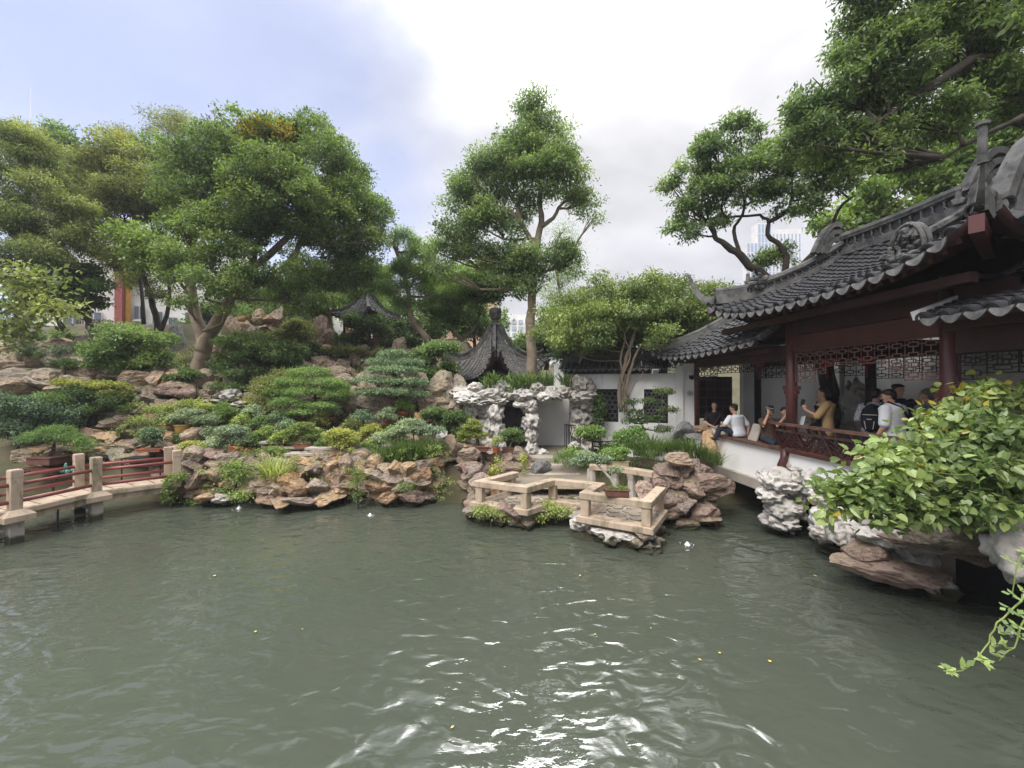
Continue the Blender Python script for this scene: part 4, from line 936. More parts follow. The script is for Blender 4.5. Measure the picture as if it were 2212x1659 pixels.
col_of((1272, 985), (1265, 855), 13.1, .62, 4, 'taihu2', jx=.06); col_of((1246, 945), (1250, 850), 13.2, .5, 3, 'taihu2', jx=.05); col_of((1290, 960), (1286, 860), 13.3, .45, 3, 'taihu', jx=.05)
for vx in range(1000, 1275, 22): rock(ar, 'taihu' if vx < 1190 else 'taihu2', V(vx, 853 + rk.uniform(-6, 6) + (4 if vx < 1060 else 0), 13 + rk.uniform(-.1, .2)), (rk.uniform(.5, .85), .75, rk.uniform(.34, .52)), r=rk)
for vx in range(1000, 1090, 20): rock(ar, 'taihu', V(vx, 868 + rk.uniform(-4, 4), 12.9), (.5, .6, .25), r=rk)
for vx, vy, w, h in ((1255, 830, .6, .6), (1275, 840, .45, .7), (1245, 825, .25, .6), (1083, 838, .5, .6), (1030, 838, .7, .4), (1160, 835, .5, .4), (1105, 838, .4, .4), (1190, 845, .45, .4)): rock(ar, 'taihu' if vx < 1200 else 'taihu2', V(vx, vy, 13.1), (w, .5, h), r=rk)
for vx, vy in ((1160, 985), (1150, 975), (1172, 980), (1070, 985), (1265, 985), (1240, 965)): rock(ar, 'taihu', V(vx, vy, 12.9), (.45, .45, .4), r=rk)
v, t = blades([V(vx, vy, 13.1 + rk.uniform(-.2, .3)) for vx, vy in ((1060, 838), (1078, 838), (1095, 835), (1112, 836), (1128, 832), (1145, 833), (1160, 830), (1175, 832), (1190, 834), (1218, 832), (1228, 836), (1050, 845), (1105, 848), (1140, 845), (1122, 842), (1068, 832))], 30, .52, .035, 3, 1.0, .14)
tag(quads('lily_leaves', v, LM['grassy'] if False else LM['grass'], None, t), 'strap leaved lilies growing along the top of the limestone arch', 'plant')
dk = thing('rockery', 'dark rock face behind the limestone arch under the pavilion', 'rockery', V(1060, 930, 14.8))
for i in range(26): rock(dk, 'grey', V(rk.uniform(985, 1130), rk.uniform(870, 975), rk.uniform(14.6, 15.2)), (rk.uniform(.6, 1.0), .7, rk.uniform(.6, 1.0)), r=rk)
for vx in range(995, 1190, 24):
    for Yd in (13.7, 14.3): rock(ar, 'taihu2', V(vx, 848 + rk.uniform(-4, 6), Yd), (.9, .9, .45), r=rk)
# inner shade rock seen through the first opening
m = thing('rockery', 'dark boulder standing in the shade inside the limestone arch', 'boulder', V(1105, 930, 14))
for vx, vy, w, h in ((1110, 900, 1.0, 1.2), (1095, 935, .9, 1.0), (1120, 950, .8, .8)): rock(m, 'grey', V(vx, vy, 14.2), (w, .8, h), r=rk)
# worn path and flat steps behind the terrace
def ground_strip(name, pts, w, mat, lift=.02):
    v = []; f = []
    for i, p in enumerate(pts):
        a = Vector(pts[max(i - 1, 0)]); b = Vector(pts[min(i + 1, len(pts) - 1)]); d = (b - a).normalized(); x = Vector((d.y, -d.x, 0)) * w * .5
        for s in (-1, -.33, .33, 1): v.append(Vector(p) + x * s + Vector((0, 0, lift)))
    for i in range(len(pts) - 1):
        for k in range(3): f.append((i * 4 + k, i * 4 + k + 1, i * 4 + k + 5, i * 4 + k + 4))
    return tag(mk(name, v, f, mat), kind='structure')
ground_strip('path', [(1.0, 9.6, .60), (1.0, 10.6, .70), (1.05, 11.8, .86), (1.2, 13.2, .92), (1.25, 14.2, .97)], 2.2, MT['path'], .03)
st = thing('stone_steps', 'worn flat stone steps leading from the terrace towards the limestone arch', 'steps', (1.0, 11, .6))
for y, z, w in ((10.9, .70, 1.5), (11.6, .80, 1.3), (12.3, .88, 1.2)):
    m = MB(); m.box((1.05 + rk.uniform(-.1, .1), y, z), (w, .5, .12), rz=rk.uniform(-.15, .15)); m.build('step', MT['slab'], st, bevel=.02)
t = thing('slate_stone', 'broken dark grey slate slab leaning beside the path behind the terrace', 'stone', V(1165, 1020, 10.6)); rock(t, 'grey', V(1165, 1012, 10.8), (.5, .4, .42), (.1, .5, .3)); rock(t, 'grey', V(1180, 1006, 11.0), (.4, .3, .3), (.1, .2, 1.3))
# ------------------------------------------------------------------ zigzag stone terrace
ter = thing('stone_terrace', 'zigzag granite terrace with low square rails standing over the pond', 'terrace', (1.0, 9.0, 0))
ZB, ZT = .38, .95
TP = [(.10, 10.06), (-.72, 9.12), (.30, 8.62), (.95, 9.30), (1.93, 8.85), (1.50, 8.14), (2.54, 7.54), (3.18, 8.56)]
inner = [(3.0, 9.6), (1.9, 10.4), (.6, 10.9)]
m = MB(); m.prism([p for p in TP[::1]] + inner, ZB - .02, ZB + .06); o = m.build('terrace_floor', MT['slab'], ter)
# crazy paving laid on the terrace floor
pv = random.Random(9)
def inside(x, y, poly):
    c = False; j = len(poly) - 1
    for i in range(len(poly)):
        if (poly[i][1] > y) != (poly[j][1] > y) and x < (poly[j][0] - poly[i][0]) * (y - poly[i][1]) / (poly[j][1] - poly[i][1]) + poly[i][0]: c = not c
        j = i
    return c
gx = .27; cnt = 0
for i in range(-4, 14):
    for j in range(0, 14):
        x = i * gx + (j % 2) * gx * .5 + pv.uniform(-.05, .05); y = 7.5 + j * gx * .9 + pv.uniform(-.05, .05)
        if not inside(x, y, TP + inner): continue
        k = pv.randint(5, 7); rr = gx * .5; a0 = pv.random() * 6
        poly = [(x + rr * pv.uniform(.8, 1.08) * math.cos(a0 + 6.2832 * q / k), y + rr * pv.uniform(.8, 1.08) * math.sin(a0 + 6.2832 * q / k)) for q in range(k)]
        m = MB(); m.prism(poly, ZB + .05, ZB + .085 + pv.uniform(-.006, .006)); m.build('paving_stone', MT['paving'], ter)
def rail_run(mb, pts, z0, z1, w):
    # mitred kerb along a polyline
    P = [Vector((x, y, 0)) for x, y in pts]; off = []
    for i in range(len(P)):
        d0 = (P[i] - P[i - 1]).normalized() if i else None; d1 = (P[i + 1] - P[i]).normalized() if i < len(P) - 1 else None
        d = ((d0 or d1) + (d1 or d0)).normalized(); n = Vector((-d.y, d.x, 0)); c = abs(n.dot(Vector((-(d1 or d0).y, (d1 or d0).x, 0)))); off.append(n * w / 2 / max(c, .35))
    for i in range(len(P) - 1):
        q = [P[i] - off[i], P[i + 1] - off[i + 1], P[i + 1] + off[i + 1], P[i] + off[i]]
        mb.add([(p.x, p.y, z0) for p in q] + [(p.x, p.y, z1) for p in q], [(3, 2, 1, 0), (4, 5, 6, 7), (0, 1, 5, 4), (1, 2, 6, 5), (2, 3, 7, 6), (3, 0, 4, 7)])
for i in range(len(TP) - 1):
    m = MB(); seg = [TP[i], TP[i + 1]]
    full = TP; 
    tmp = MB(); rail_run(tmp, full, ZT - .135, ZT, .21); m.add(tmp.v[i * 8:(i + 1) * 8], [(3, 2, 1, 0), (4, 5, 6, 7), (0, 1, 5, 4), (1, 2, 6, 5), (2, 3, 7, 6), (3, 0, 4, 7)]); m.build('rail', MT['granite'], ter, bevel=.012)
    tmp = MB(); rail_run(tmp, full, ZB - .03, ZB + .10, .30); m = MB(); m.add(tmp.v[i * 8:(i + 1) * 8], [(3, 2, 1, 0), (4, 5, 6, 7), (0, 1, 5, 4), (1, 2, 6, 5), (2, 3, 7, 6), (3, 0, 4, 7)]); m.build('kerb', MT['granite'], ter, bevel=.015)
cen = Vector((1.3, 9.3, 0))
for i, (x, y) in enumerate(TP):
    if i == 4: continue
    p = Vector((x, y, 0)); a = Vector((*TP[max(i - 1, 0)], 0)); b = Vector((*TP[min(i + 1, 7)], 0)); d = (b - p).normalized() if i < 7 else (p - a).normalized()
    if i in (0, 7): p = p + ((b - p) if i == 0 else (a - p)).normalized() * .18
    m = MB(); m.box((p.x, p.y, (ZB + .1 + ZT - .135) / 2), (.17, .17, ZT - .235 - ZB), rz=math.atan2(d.y, d.x)); m.build('post', MT['granite'], ter, bevel=.012)
tb = thing('rock_bank', 'mossy rubble footing under the zigzag terrace', 'rock bank', (1, 9, 0))
wall_of_stones(tb, [(-.75, 10.0), (-.85, 9.2), (.3, 8.72), (.95, 9.4), (1.55, 9.1)], .36, 'brown', step=.34, course=.22, back=.02, depth=.5, mix=('hill', .5), core=False)
wall_of_stones(tb, [(1.6, 8.9), (1.45, 8.25), (2.52, 7.62), (3.2, 8.7)], .36, 'taihu2', step=.36, course=.22, back=.03, depth=.5, mix=('warm', .45), core=False)
for x, y, w, h, k in ((1.75, 8.0, .42, .16, 'taihu'), (2.2, 7.72, .5, .18, 'taihu'), (2.62, 7.75, .35, .2, 'taihu'), (2.3, 7.75, .7, .25, 'warm'), (0.1, 8.75, .6, .2, 'warm'), (-.3, 8.95, .5, .25, 'brown')): rock(tb, k, (x, y, .22 if k == 'taihu' else .08), (w, .4, h), (0, 0, -.5))
m = MB(); m.prism([(x * .98 + .03, y * .98 + .18) for x, y in TP] + inner, -.6, ZB - .03); m.build('footing', MT['mortar'], tb)
# stone bench behind the terrace
bn = thing('stone_bench', 'long low stone bench on carved legs behind the terrace corner', 'bench', (2.95, 9.6, .6))
m = MB(); m.bar((2.45, 9.95, 1.08), (3.25, 9.15, 1.08), .24, .13); m.build('seat', MT['granite'], bn, bevel=.012)
for t_ in (.12, .5, .88):
    x, y = 2.45 + .8 * t_, 9.95 - .8 * t_; m = MB(); m.tube([(x, y, .45), (x, y, .6), (x, y, .85), (x, y, 1.015)], [.13, .10, .085, .13], 8); m.build('leg', MT['slab'], bn)
bn2 = thing('stone_bench', 'short stone bench half hidden behind the deadwood bonsai', 'bench', (2.0, 10.2, .6))
m = MB(); m.bar((1.95, 10.1, 1.06), (2.4, 9.98, 1.06), .24, .12); m.build('seat', MT['granite'], bn2, bevel=.012)
m = MB(); m.tube([(2.0, 10.08, .5), (2.0, 10.08, 1.0)], [.13, .11], 8); m.build('leg', MT['slab'], bn2)
# ------------------------------------------------------------------ zigzag bridge with red pipe rails
br = thing('zigzag_bridge', 'low zigzag stone bridge with red pipe rails between square posts', 'bridge', (-9.6, 9.2, 0))
NB = [(-10.6, 6.5), (-9.83, 7.92), (-9.66, 9.30), (-8.62, 10.30)]; FB_ = [(-11.6, 6.9), (-10.75, 8.25), (-10.55, 9.75), (-9.32, 10.85)]
PT, DK = 1.43, .60
for i in range(3):
    m = MB(); q = [NB[i], NB[i + 1], FB_[i + 1], FB_[i]]; m.prism(q, DK - .20, DK - .03); m.build('deck', MT['granite'], br)
    for side, L in ((0, NB), (1, FB_)):
        a, b = Vector((*L[i], 0)), Vector((*L[i + 1], 0))
        m = MB(); m.bar(a + Vector((0, 0, DK + .0)), b + Vector((0, 0, DK)), .14, .09); m.build('kerb', MT['granite'], br)
        for z in (PT - .28, PT - .62):
            m = MB(); m.tube([a + Vector((0, 0, z)), b + Vector((0, 0, z))], .038, 10); m.build('rail', MT['pipe'], br, True)
    d = (Vector(NB[i + 1]) - Vector(NB[i])); k = max(3, int(d.length / .35))
    for j in range(k):
        t0, t1 = (j + .04) / k, (j + .96) / k
        A = [Vector(NB[i]).lerp(Vector(NB[i + 1]), t) for t in (t0, t1)]; B = [Vector(FB_[i]).lerp(Vector(FB_[i + 1]), t) for t in (t1, t0)]
        m = MB(); m.prism([tuple(p) for p in A + B], DK - .03, DK + .02); m.build('deck_slab', MT['granite'], br)
for side, L in ((0, NB), (1, FB_)):
    for i, (x, y) in enumerate(L):
        rz = math.atan2(L[min(i + 1, 3)][1] - L[max(i - 1, 0)][1], L[min(i + 1, 3)][0] - L[max(i - 1, 0)][0]); s = .17
        m = MB(); m.box((x, y, (PT + .42) / 2 + .06), (s, s, PT - .5), rz=rz); m.box((x, y, PT - .17), (s * .82, s * .82, .05), rz=rz); m.box((x, y, PT - .07), (s * 1.05, s * 1.05, .15), rz=rz)
        po = m.build('post', MT['granite'], br, bevel=.012)
        if i in (1, 2):
            m = MB(); c = Vector((x, y, 0)); m.box((x, y, .50), (.44, .44, .12), rz=rz)
            v = [Matrix.Rotation(rz, 3, 'Z') @ Vector((a * w, b * w, z)) + c for z, w in ((.56, .22), (.66, .12)) for a, b in ((-1, -1), (1, -1), (1, 1), (-1, 1))]
            m.add(v, [(4, 5, 6, 7), (0, 1, 5, 4), (1, 2, 6, 5), (2, 3, 7, 6), (3, 0, 4, 7)]); m.build('corbel', MT['granite'], br, bevel=.012)
            m = MB(); m.box((x, y, -.05), (.20, .20, 1.0), rz=rz); m.build('pier', MT['slab'], br, bevel=.01)
    if side == 0: pass
for i in (1, 2):
    m = MB(); m.bar((*NB[i], .34), (*FB_[i], .34), .22, .16); m.build('cross_beam', MT['slab'], br)
m = MB(); m.tube([(-9.75, 8.6, .45), (-9.75, 8.6, -.1)], .018, 6); m.lathe((-9.75, 8.6, .0), [(.02, .04), (.09, .02), (.09, 0)], 10); m.build('hanging_pipe', MT['iron'], br)
cl = flat('green_rag', (.12, .40, .33), .8, None, 6, .2)
t = thing('green_rag', 'green cloth tied round the upper red rail of the bridge', 'cloth', (-10.6, 9.25, 1.2)); m = MB(); sculpture(m, (-10.58, 9.5, 1.08), 6, .05, 3, (.06, .1, .08)); m.build('knot', cl, t)
# ------------------------------------------------------------------ rocks on the right-hand shore
r1 = thing('rock_bank', 'brown rock outcrop between the terrace and the low bridge opening', 'rock bank', (3.9, 9.3, 0))
rr1 = random.Random(8)
wall_of_stones(r1, [(3.1, 8.9), (3.5, 8.75), (4.0, 8.95), (4.55, 9.2), (4.9, 9.9)], [1.0, 1.15, 1.2, 1.1, .9], 'brown', step=.5, course=.36, depth=.7, back=.25, lean=.25)
for vx, vy, Y, sx, sz, kd in ((1490, 1050, 9.1, .9, .55, 'brown'), (1530, 1045, 9.2, .8, .5, 'brown'), (1450, 1035, 9.2, .6, .5, 'brown'), (1545, 1065, 9.3, .7, .4, 'brown'), (1520, 1100, 8.9, 1.1, .5, 'brown'), (1465, 1085, 8.8, .8, .5, 'brown'), (1565, 1048, 9.6, .5, .45, 'brown'), (1530, 1120, 8.8, .7, .3, 'brown')): rock(r1, kd, V(vx, vy, Y), (sx, .7, sz), r=rr1)
lone_rock('capstone', 'flat pale brown rock balanced on top of the outcrop beside the terrace', 'rock', 'warm', V(1467, 990, 9.0), (.82, .5, .36), (.0, .08, .2), i=3)
lone_rock('boulder', 'large dark grey boulder in front of the white wall by the red column', 'boulder', 'grey', V(1470, 940, 11.2), (.95, .7, .85), (0, .1, .6), i=2)
lone_rock('boulder', 'rounded yellow brown boulder lying on the end of the wooden seat', 'boulder', 'warm', V(1520, 928, 11.4), (1.0, .5, .36), (0, .25, .1), i=5)
lone_rock('boulder', 'tall orange brown rock propping the corner of the white hall wall', 'boulder', 'warm', V(1530, 965, 10.9), (.85, .6, .95), (0, .0, .4), i=8)
lone_rock('boulder', 'dark flat ledge of rock under the yellow boulder beside the hall', 'boulder', 'grey', V(1505, 945, 11.0), (.8, .5, .25), (0, .1, .3), i=9)
r2 = thing('limestone_pillar', 'pale pitted limestone pillar rising from the water under the white hall', 'rock pillar', (5.8, 8.4, 0))
col_of((1688, 1140), (1690, 1015), 8.35, .72, 4, 'taihu', .10, .7, r2, 1.5); col_of((1670, 1080), (1668, 1020), 8.3, .5, 2, 'taihu', .06, .6, r2, 1.3); col_of((1712, 1120), (1716, 1020), 8.4, .5, 3, 'taihu', .06, .6, r2, 1.4)
for vx, vy, w, h in ((1665, 1075, .5, .3), (1712, 1095, .55, .25), (1700, 1050, .6, .35), (1720, 1030, .5, .4), (1735, 1015, .6, .3), (1695, 1130, .6, .3), (1670, 1040, .5, .4)): rock(r2, 'taihu', V(vx, vy, 8.2), (w, .5, h), r=rr1)
r3 = thing('rock_bank', 'pale pitted limestone shore under the white hall and leafy bush', 'rock bank', (6.0, 6.8, 0))
wall_of_stones(r3, [(6.15, 8.0), (6.05, 7.3), (5.95, 6.6), (5.95, 5.9)], [1.25, 1.2, 1.1, 1.1], 'taihu2', step=.55, course=.34, depth=.8, back=.3, lean=.1, mix=('taihu', .5))
for vx, vy, Y, sx, sz, kd in ((1780, 1075, 7.5, .6, .5, 'taihu'), (1775, 1115, 7.4, .5, .45, 'taihu'), (1778, 1150, 7.3, .5, .45, 'taihu2'), (1770, 1035, 7.8, .8, .6, 'taihu'), (1790, 1010, 7.8, .6, .4, 'taihu2'), (1850, 1130, 6.7, .6, .45, 'taihu'), (1905, 1120, 6.3, .6, .3, 'taihu2'), (1960, 1120, 6.0, .6, .3, 'taihu'), (2010, 1135, 5.8, .6, .3, 'taihu'), (1870, 1165, 6.5, .5, .5, 'brown')): rock(r3, kd, V(vx, vy, Y), (sx, .6, sz), r=rr1)
for vx, vy, Y, sx, sz, kd in ((1830, 1100, 6.9, .7, .6, 'taihu'), (1820, 1150, 6.8, .5, .5, 'taihu2'), (1900, 1160, 6.2, .7, .35, 'taihu'), (1950, 1150, 6.0, .8, .4, 'taihu2'), (2040, 1120, 5.6, .9, .5, 'hill'), (2120, 1120, 5.2, 1.0, .6, 'hill'), (2000, 1100, 6.0, .9, .5, 'taihu'), (2150, 1170, 5.2, .8, .4, 'hill'), (2060, 1180, 5.6, .9, .25, 'brown'), (1860, 1190, 6.3, .7, .45, 'brown'), (2190, 1060, 5.0, .9, .7, 'taihu'), (2130, 1060, 5.3, .9, .6, 'taihu2')): rock(r3, kd, V(vx, vy, Y), (sx, .7, sz), r=rr1)
lone_rock('boulder', 'long reddish brown slab of rock leaning into the water under the leafy bush', 'boulder', 'brown', V(1935, 1232, 5.95), (1.7, .7, .42), (.1, .13, -.22), i=11)
lone_rock('boulder', 'smaller brown slab resting on the long reddish rock by the dark hollow', 'boulder', 'brown', V(1985, 1165, 5.9), (1.1, .6, .3), (.1, .1, -.2), i=7)
lone_rock('boulder', 'wide grey brown rock roofing the dark hollow at the waterside', 'boulder', 'hill', V(2080, 1150, 5.4), (1.3, .9, .6), (0, .05, -.3), i=4)
lone_rock('limestone_rock', 'pale pitted limestone rock at the right edge beside the dark hollow', 'rock', 'taihu', V(2195, 1190, 4.7), (.62, .6, .85), (0, .2, 1.9), i=5)
lone_rock('limestone_rock', 'pale limestone lump above the dark hollow behind the leafy bush', 'rock', 'taihu', V(2180, 1120, 4.9), (.7, .6, .6), (0, 0, 1.3), i=6)
m = MB(); pts = [V(vx, vy, 5.6) for vx, vy in ((1860, 1105), (1900, 1130), (1950, 1145), (2020, 1160), (2080, 1162))]; m.tube(wobble(pts, 2, .01), .018, 6)
tag(m.build('black_hose', MT['iron'], None, True), 'black hose hanging along the rocks above the long brown slab', 'hose')
# ------------------------------------------------------------------ buildings beyond the garden
wm = flat('tower_stone', (.66, .62, .58), .7, None, .2, 0); gm, gnt, gb = nodes('blue_window_glass'); gb.inputs['Base Color'].default_value = (.22, .36, .55, 1); gb.inputs['Roughness'].default_value = .12; gb.inputs['Metallic'].default_value = .5
tw = thing('office_tower', 'tall pale office tower with blue glass strips beyond the hall roof', 'building', W(775, 380, 300)); Y = 300
def tower_block(px0, px1, ptop, depth, name):
    a, b = W(px0, 384, Y), W(px1, 384, Y); zt = W(0, ptop, Y).z; m = MB(); m.box(((a.x + b.x) / 2, Y + depth / 2, zt / 2), (b.x - a.x, depth, zt)); return m.build(name, wm, tw), a.x, b.x, zt
for k, (p0, p1, pt, dp) in enumerate(((747, 758, 242, 5), (758, 772, 223, 8), (772, 802, 229, 12))):
    o, x0, x1, zt = tower_block(p0, p1, pt, dp, 'tower_shaft'); n = max(2, int((x1 - x0) / 2.6))
    for i in range(n):
        x = x0 + (x1 - x0) * (i + .5) / n; m = MB(); f_ = 0
        while f_ * 7.2 < zt - 8:
            m.box((x, Y - .15, f_ * 7.2 + 4 + 2.2), ((x1 - x0) / n * (.62 if k < 2 else .34), .3, 6.4)); f_ += 1
        tag(m.build('window', gm, o), kind='stuff')
at = thing('antenna_mast', 'thin antenna mast rising behind the left trees', 'mast', W(29, 384, 200)); m = MB(); a = W(29, 150, 200); m.tube([(a.x, 200, 0), (a.x, 200, W(0, 86, 200).z)], [.35, .12], 6); m.build('mast', MT['white'], at)
a2 = thing('antenna_mast', 'thin pole standing behind the wisteria arbour', 'mast', W(675, 384, 60)); a = W(675, 300, 60); m = MB(); m.tube([(a.x, 60, 0), (a.x, 60, W(0, 266, 60).z)], [.06, .04], 6); m.build('mast', MT['white'], a2)
wb = thing('white_building', 'white rendered building with small windows behind the left hillside trees', 'building', W(140, 330, 27))
cream = flat('cream_render', (.86, .85, .83), .85, None, .5, .02)
m = MB(); A = Vector((-31, 24.5, 0)); m.bar((-29, 25, 9), (-19.5, 30.5, 9), .4, 9); m.bar((-19.5, 30.5, 8.0), (-8, 36, 8.0), .4, 7); m.build('wall', cream, wb)
d = Vector((9.5, 5.5, 0)).normalized(); nrm_ = Vector((d.y, -d.x, 0))
def on_wall(vx, vy):                                                      # the facade runs from (-29, 25) to (-19.5, 30.5) and on
    px = vx * KV; k = (px - 512) / F; a, b = Vector((-29, 25)), Vector((-8, 36.6)); t = (k * a.y - a.x) / ((b.x - a.x) - k * (b.y - a.y)); p = a.lerp(b, t); return Vector((p.x, p.y, CH + (HZ - vy * KV) * p.y / F))
wg = flat('grey_window_glass', (.16, .19, .23), .15, None, 3, 0)
for vx, vy, w, h in ((303, 677, .55, 1.0), (342, 688, .55, 1.0), (375, 698, .5, .8), (205, 690, .8, 1.0), (160, 700, .9, 1.4), (412, 690, .6, 1.0)):
    p = on_wall(vx, vy) + nrm_ * .25; m = MB(); m.bar(p - d * w / 2, p + d * w / 2, .08, h); f_ = m.build('window', MT['white'], wb)
    m = MB(); q = p + nrm_ * .05
    for sgn in (-1, 1): m.bar(q + d * (sgn * w * .25 - w * .2), q + d * (sgn * w * .25 + w * .2), .03, h * .84)
    m.build('pane', wg, f_); m = MB(); q = p + nrm_ * .08 - Vector((0, 0, h / 2 + .05)); m.bar(q - d * (w * .6), q + d * (w * .6), .2, .09); m.build('sill', cream, f_)
for vx, mat, w in ((268, MT['pipe'], .5), (278, flat('orange_pipe', (.62, .32, .05), .5, None, 4, 0), .28)):
    p = on_wall(vx, 700) + nrm_ * .5; m = MB(); m.box((p.x, p.y, 8.0), (w, w, 8 if vx < 270 else 5.2)); m.build('pillar' if vx < 270 else 'downpipe', mat, wb)
m = MB(); p = on_wall(190, 712); q = on_wall(262, 690); m.bar(Vector((p.x, p.y, 6.4)) + nrm_ * .9, Vector((q.x, q.y, 6.4)) + nrm_ * .9, 1.6, .25); m.build('balcony', cream, wb)
for i in range(14):
    c = Vector((p.x, p.y, 0)).lerp(Vector((q.x, q.y, 0)), i / 13) + nrm_ * 1.6; m = MB(); m.bar(c + Vector((0, 0, 6.5)), c + Vector((0, 0, 7.2)), .06, .06); m.build('baluster', MT['wood'], wb)
m = MB(); m.bar(Vector((p.x, p.y, 7.2)) + nrm_ * 1.6, Vector((q.x, q.y, 7.2)) + nrm_ * 1.6, .12, .08); m.build('handrail', MT['wood'], wb)
m = MB(); p = on_wall(150, 725); q = on_wall(225, 722); m.bar(Vector((p.x, p.y, 5.0)) + nrm_ * 1.2, Vector((q.x, q.y, 5.0)) + nrm_ * 1.2, .2, 1.6); m.build('shopfront', MT['beam'], wb)
ob = thing('orange_building', 'pale orange walled house glimpsed between the hilltop trees', 'building', (-9, 40, 0)); m = MB(); m.box((-9.5, 40, 5), (16, 4, 13)); m.build('wall', flat('orange_render', (.60, .42, .30), .8, None, 1, 0), ob)
for i in range(5):
    for z in (5.5, 8.5):
        m = MB(); m.box((-15 + i * 2.8, 37.97, z), (.9, .12, 1.3)); f_ = m.build('window', MT['white'], ob); m = MB(); m.box((-15 + i * 2.8, 37.88, z), (.7, .06, 1.1)); m.build('pane', wg, f_)
pg = flat('pale_window_glass', (.42, .46, .50), .2, None, 3, 0)
mb_ = thing('pale_tower', 'pale gridded high rise glimpsed left of the tall tree trunk', 'building', (-1, 120, 0)); m = MB(); m.box((3.5, 120, 7), (16, 8, 34)); o = m.build('tower_shaft', flat('grey_concrete', (.80, .80, .80), .8, None, .3, 0), mb_)
m = MB()
for i in range(8):
    for j in range(14): m = MB(); m.box((-3.2 + i * 1.9, 115.9, -3 + j * 1.9), (1.2, .3, 1.2)); m.build('window', pg, o)
# ------------------------------------------------------------------ large trees
def Ls(rows, Y, dep=None): return [lobe(r[0], r[1], r[2], r[3], Y, r[4] if len(r) > 4 else 0, r[5] if len(r) > 5 else 0, dep) for r in rows]
def Vs(rows, Y): return [V(r[0], r[1], Y + (r[2] if len(r) > 2 else 0)) for r in rows]
Y = 16.5
Y = 15.0
tree('forked_tree', 'huge spreading evergreen with a forked grey trunk on the left slope', 'tree', V(425, 850, Y),
     [(Vs([(425, 850), (432, 790), (440, 740), (418, 660), (408, 590), (415, 520), (440, 440)], Y), .33, .10), (Vs([(437, 760), (455, 720), (490, 660), (525, 600), (585, 545), (640, 490), (690, 430)], Y), .27, .07),
      (Vs([(540, 610), (600, 590), (640, 545), (655, 500), (700, 470)], Y), .16, .05), (Vs([(550, 590), (545, 550), (570, 500), (600, 440), (610, 380)], Y), .15, .05), (Vs([(425, 850), (410, 860), (400, 875)], Y), .3, .2)],
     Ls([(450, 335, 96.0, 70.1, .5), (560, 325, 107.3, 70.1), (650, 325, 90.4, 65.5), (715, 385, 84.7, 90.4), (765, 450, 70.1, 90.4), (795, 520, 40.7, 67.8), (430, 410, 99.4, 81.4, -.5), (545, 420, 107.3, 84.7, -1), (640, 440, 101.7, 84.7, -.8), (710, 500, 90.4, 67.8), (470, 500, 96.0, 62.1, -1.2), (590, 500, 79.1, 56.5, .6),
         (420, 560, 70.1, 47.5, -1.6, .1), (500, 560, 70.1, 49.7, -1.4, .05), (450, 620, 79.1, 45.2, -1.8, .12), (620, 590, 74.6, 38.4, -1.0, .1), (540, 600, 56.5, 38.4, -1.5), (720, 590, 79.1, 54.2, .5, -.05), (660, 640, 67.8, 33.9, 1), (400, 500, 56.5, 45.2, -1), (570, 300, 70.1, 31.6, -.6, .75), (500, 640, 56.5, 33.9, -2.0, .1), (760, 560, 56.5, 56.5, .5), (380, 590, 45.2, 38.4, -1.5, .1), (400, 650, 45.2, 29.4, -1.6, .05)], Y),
     'camphor', 13500, 13, .112, .055, cs=.105, seed=11, limb=.075, inner=.6, squash=.6, sub=13, tcap=.95)
tree('olive_tree', 'olive green tree arching over the white building left of the forked tree', 'tree', V(340, 760, 18),
     [(Vs([(350, 755), (340, 700), (325, 640), (300, 560), (290, 480), (270, 400)], 18), .16, .05), (Vs([(345, 720), (365, 660), (362, 600), (340, 540)], 18), .10, .04)],
     Ls([(235, 360, 58, 55), (290, 420, 80, 55), (330, 470, 75, 60), (250, 460, 70, 60), (290, 530, 60, 40, -1), (230, 310, 45, 28, 0, .1), (320, 350, 45, 40), (210, 420, 40, 60), (330, 560, 50, 40), (250, 560, 50, 30), (370, 440, 60, 70), (300, 600, 60, 30, 1, -.15), (360, 640, 40, 25, 0, -.1)], 18),
     'olive', 4200, 13, .135, .052, cs=.14, seed=12, bark='bark_d', sub=10)
tree('lime_green_tree', 'bright lime green leafy tree in front of the olive tree', 'tree', V(300, 700, 17), [(Vs([(310, 700), (305, 620), (300, 540)], 17), .08, .04)],
     Ls([(285, 510, 42, 26, -1.5), (330, 535, 48, 28, -1.5), (310, 560, 40, 22, -1.5)], 17), 'fresh', 260, 13, .17, .08, cs=.22, seed=13, bark='bark_d', limbs=False)
tree('airy_tree', 'thin crowned airy tree top rising behind the forked tree', 'tree', V(360, 420, 24), [(Vs([(380, 520), (375, 420), (365, 330)], 24), .14, .04)],
     Ls([(365, 268, 55, 32), (400, 275, 40, 30), (340, 285, 35, 28), (300, 330, 70, 40), (260, 310, 45, 26)], 24), 'olive', 900, 12, .14, .045, cs=.2, seed=14, inner=.3, sub=8, tcap=.9)
tree('feathery_tree', 'feathery leaved olive tree at the far left edge', 'tree', V(45, 760, 15),
     [(Vs([(50, 780), (38, 700), (40, 600), (50, 500), (60, 380)], 15), .17, .05), (Vs([(42, 690), (25, 640), (10, 560)], 15), .08, .03)],
     Ls([(20, 300, 60, 50), (60, 330, 60, 45), (30, 390, 80, 60), (90, 420, 70, 60), (20, 480, 70, 60, -.6), (100, 500, 70, 50), (60, 560, 80, 50, -.8), (150, 470, 50, 45), (140, 550, 55, 40), (10, 600, 60, 45, -1), (100, 620, 60, 36), (170, 520, 35, 40)], 15),
     'feather', 5200, 13, .12, .036, cs=.13, seed=15, droop=-.35, sub=10)
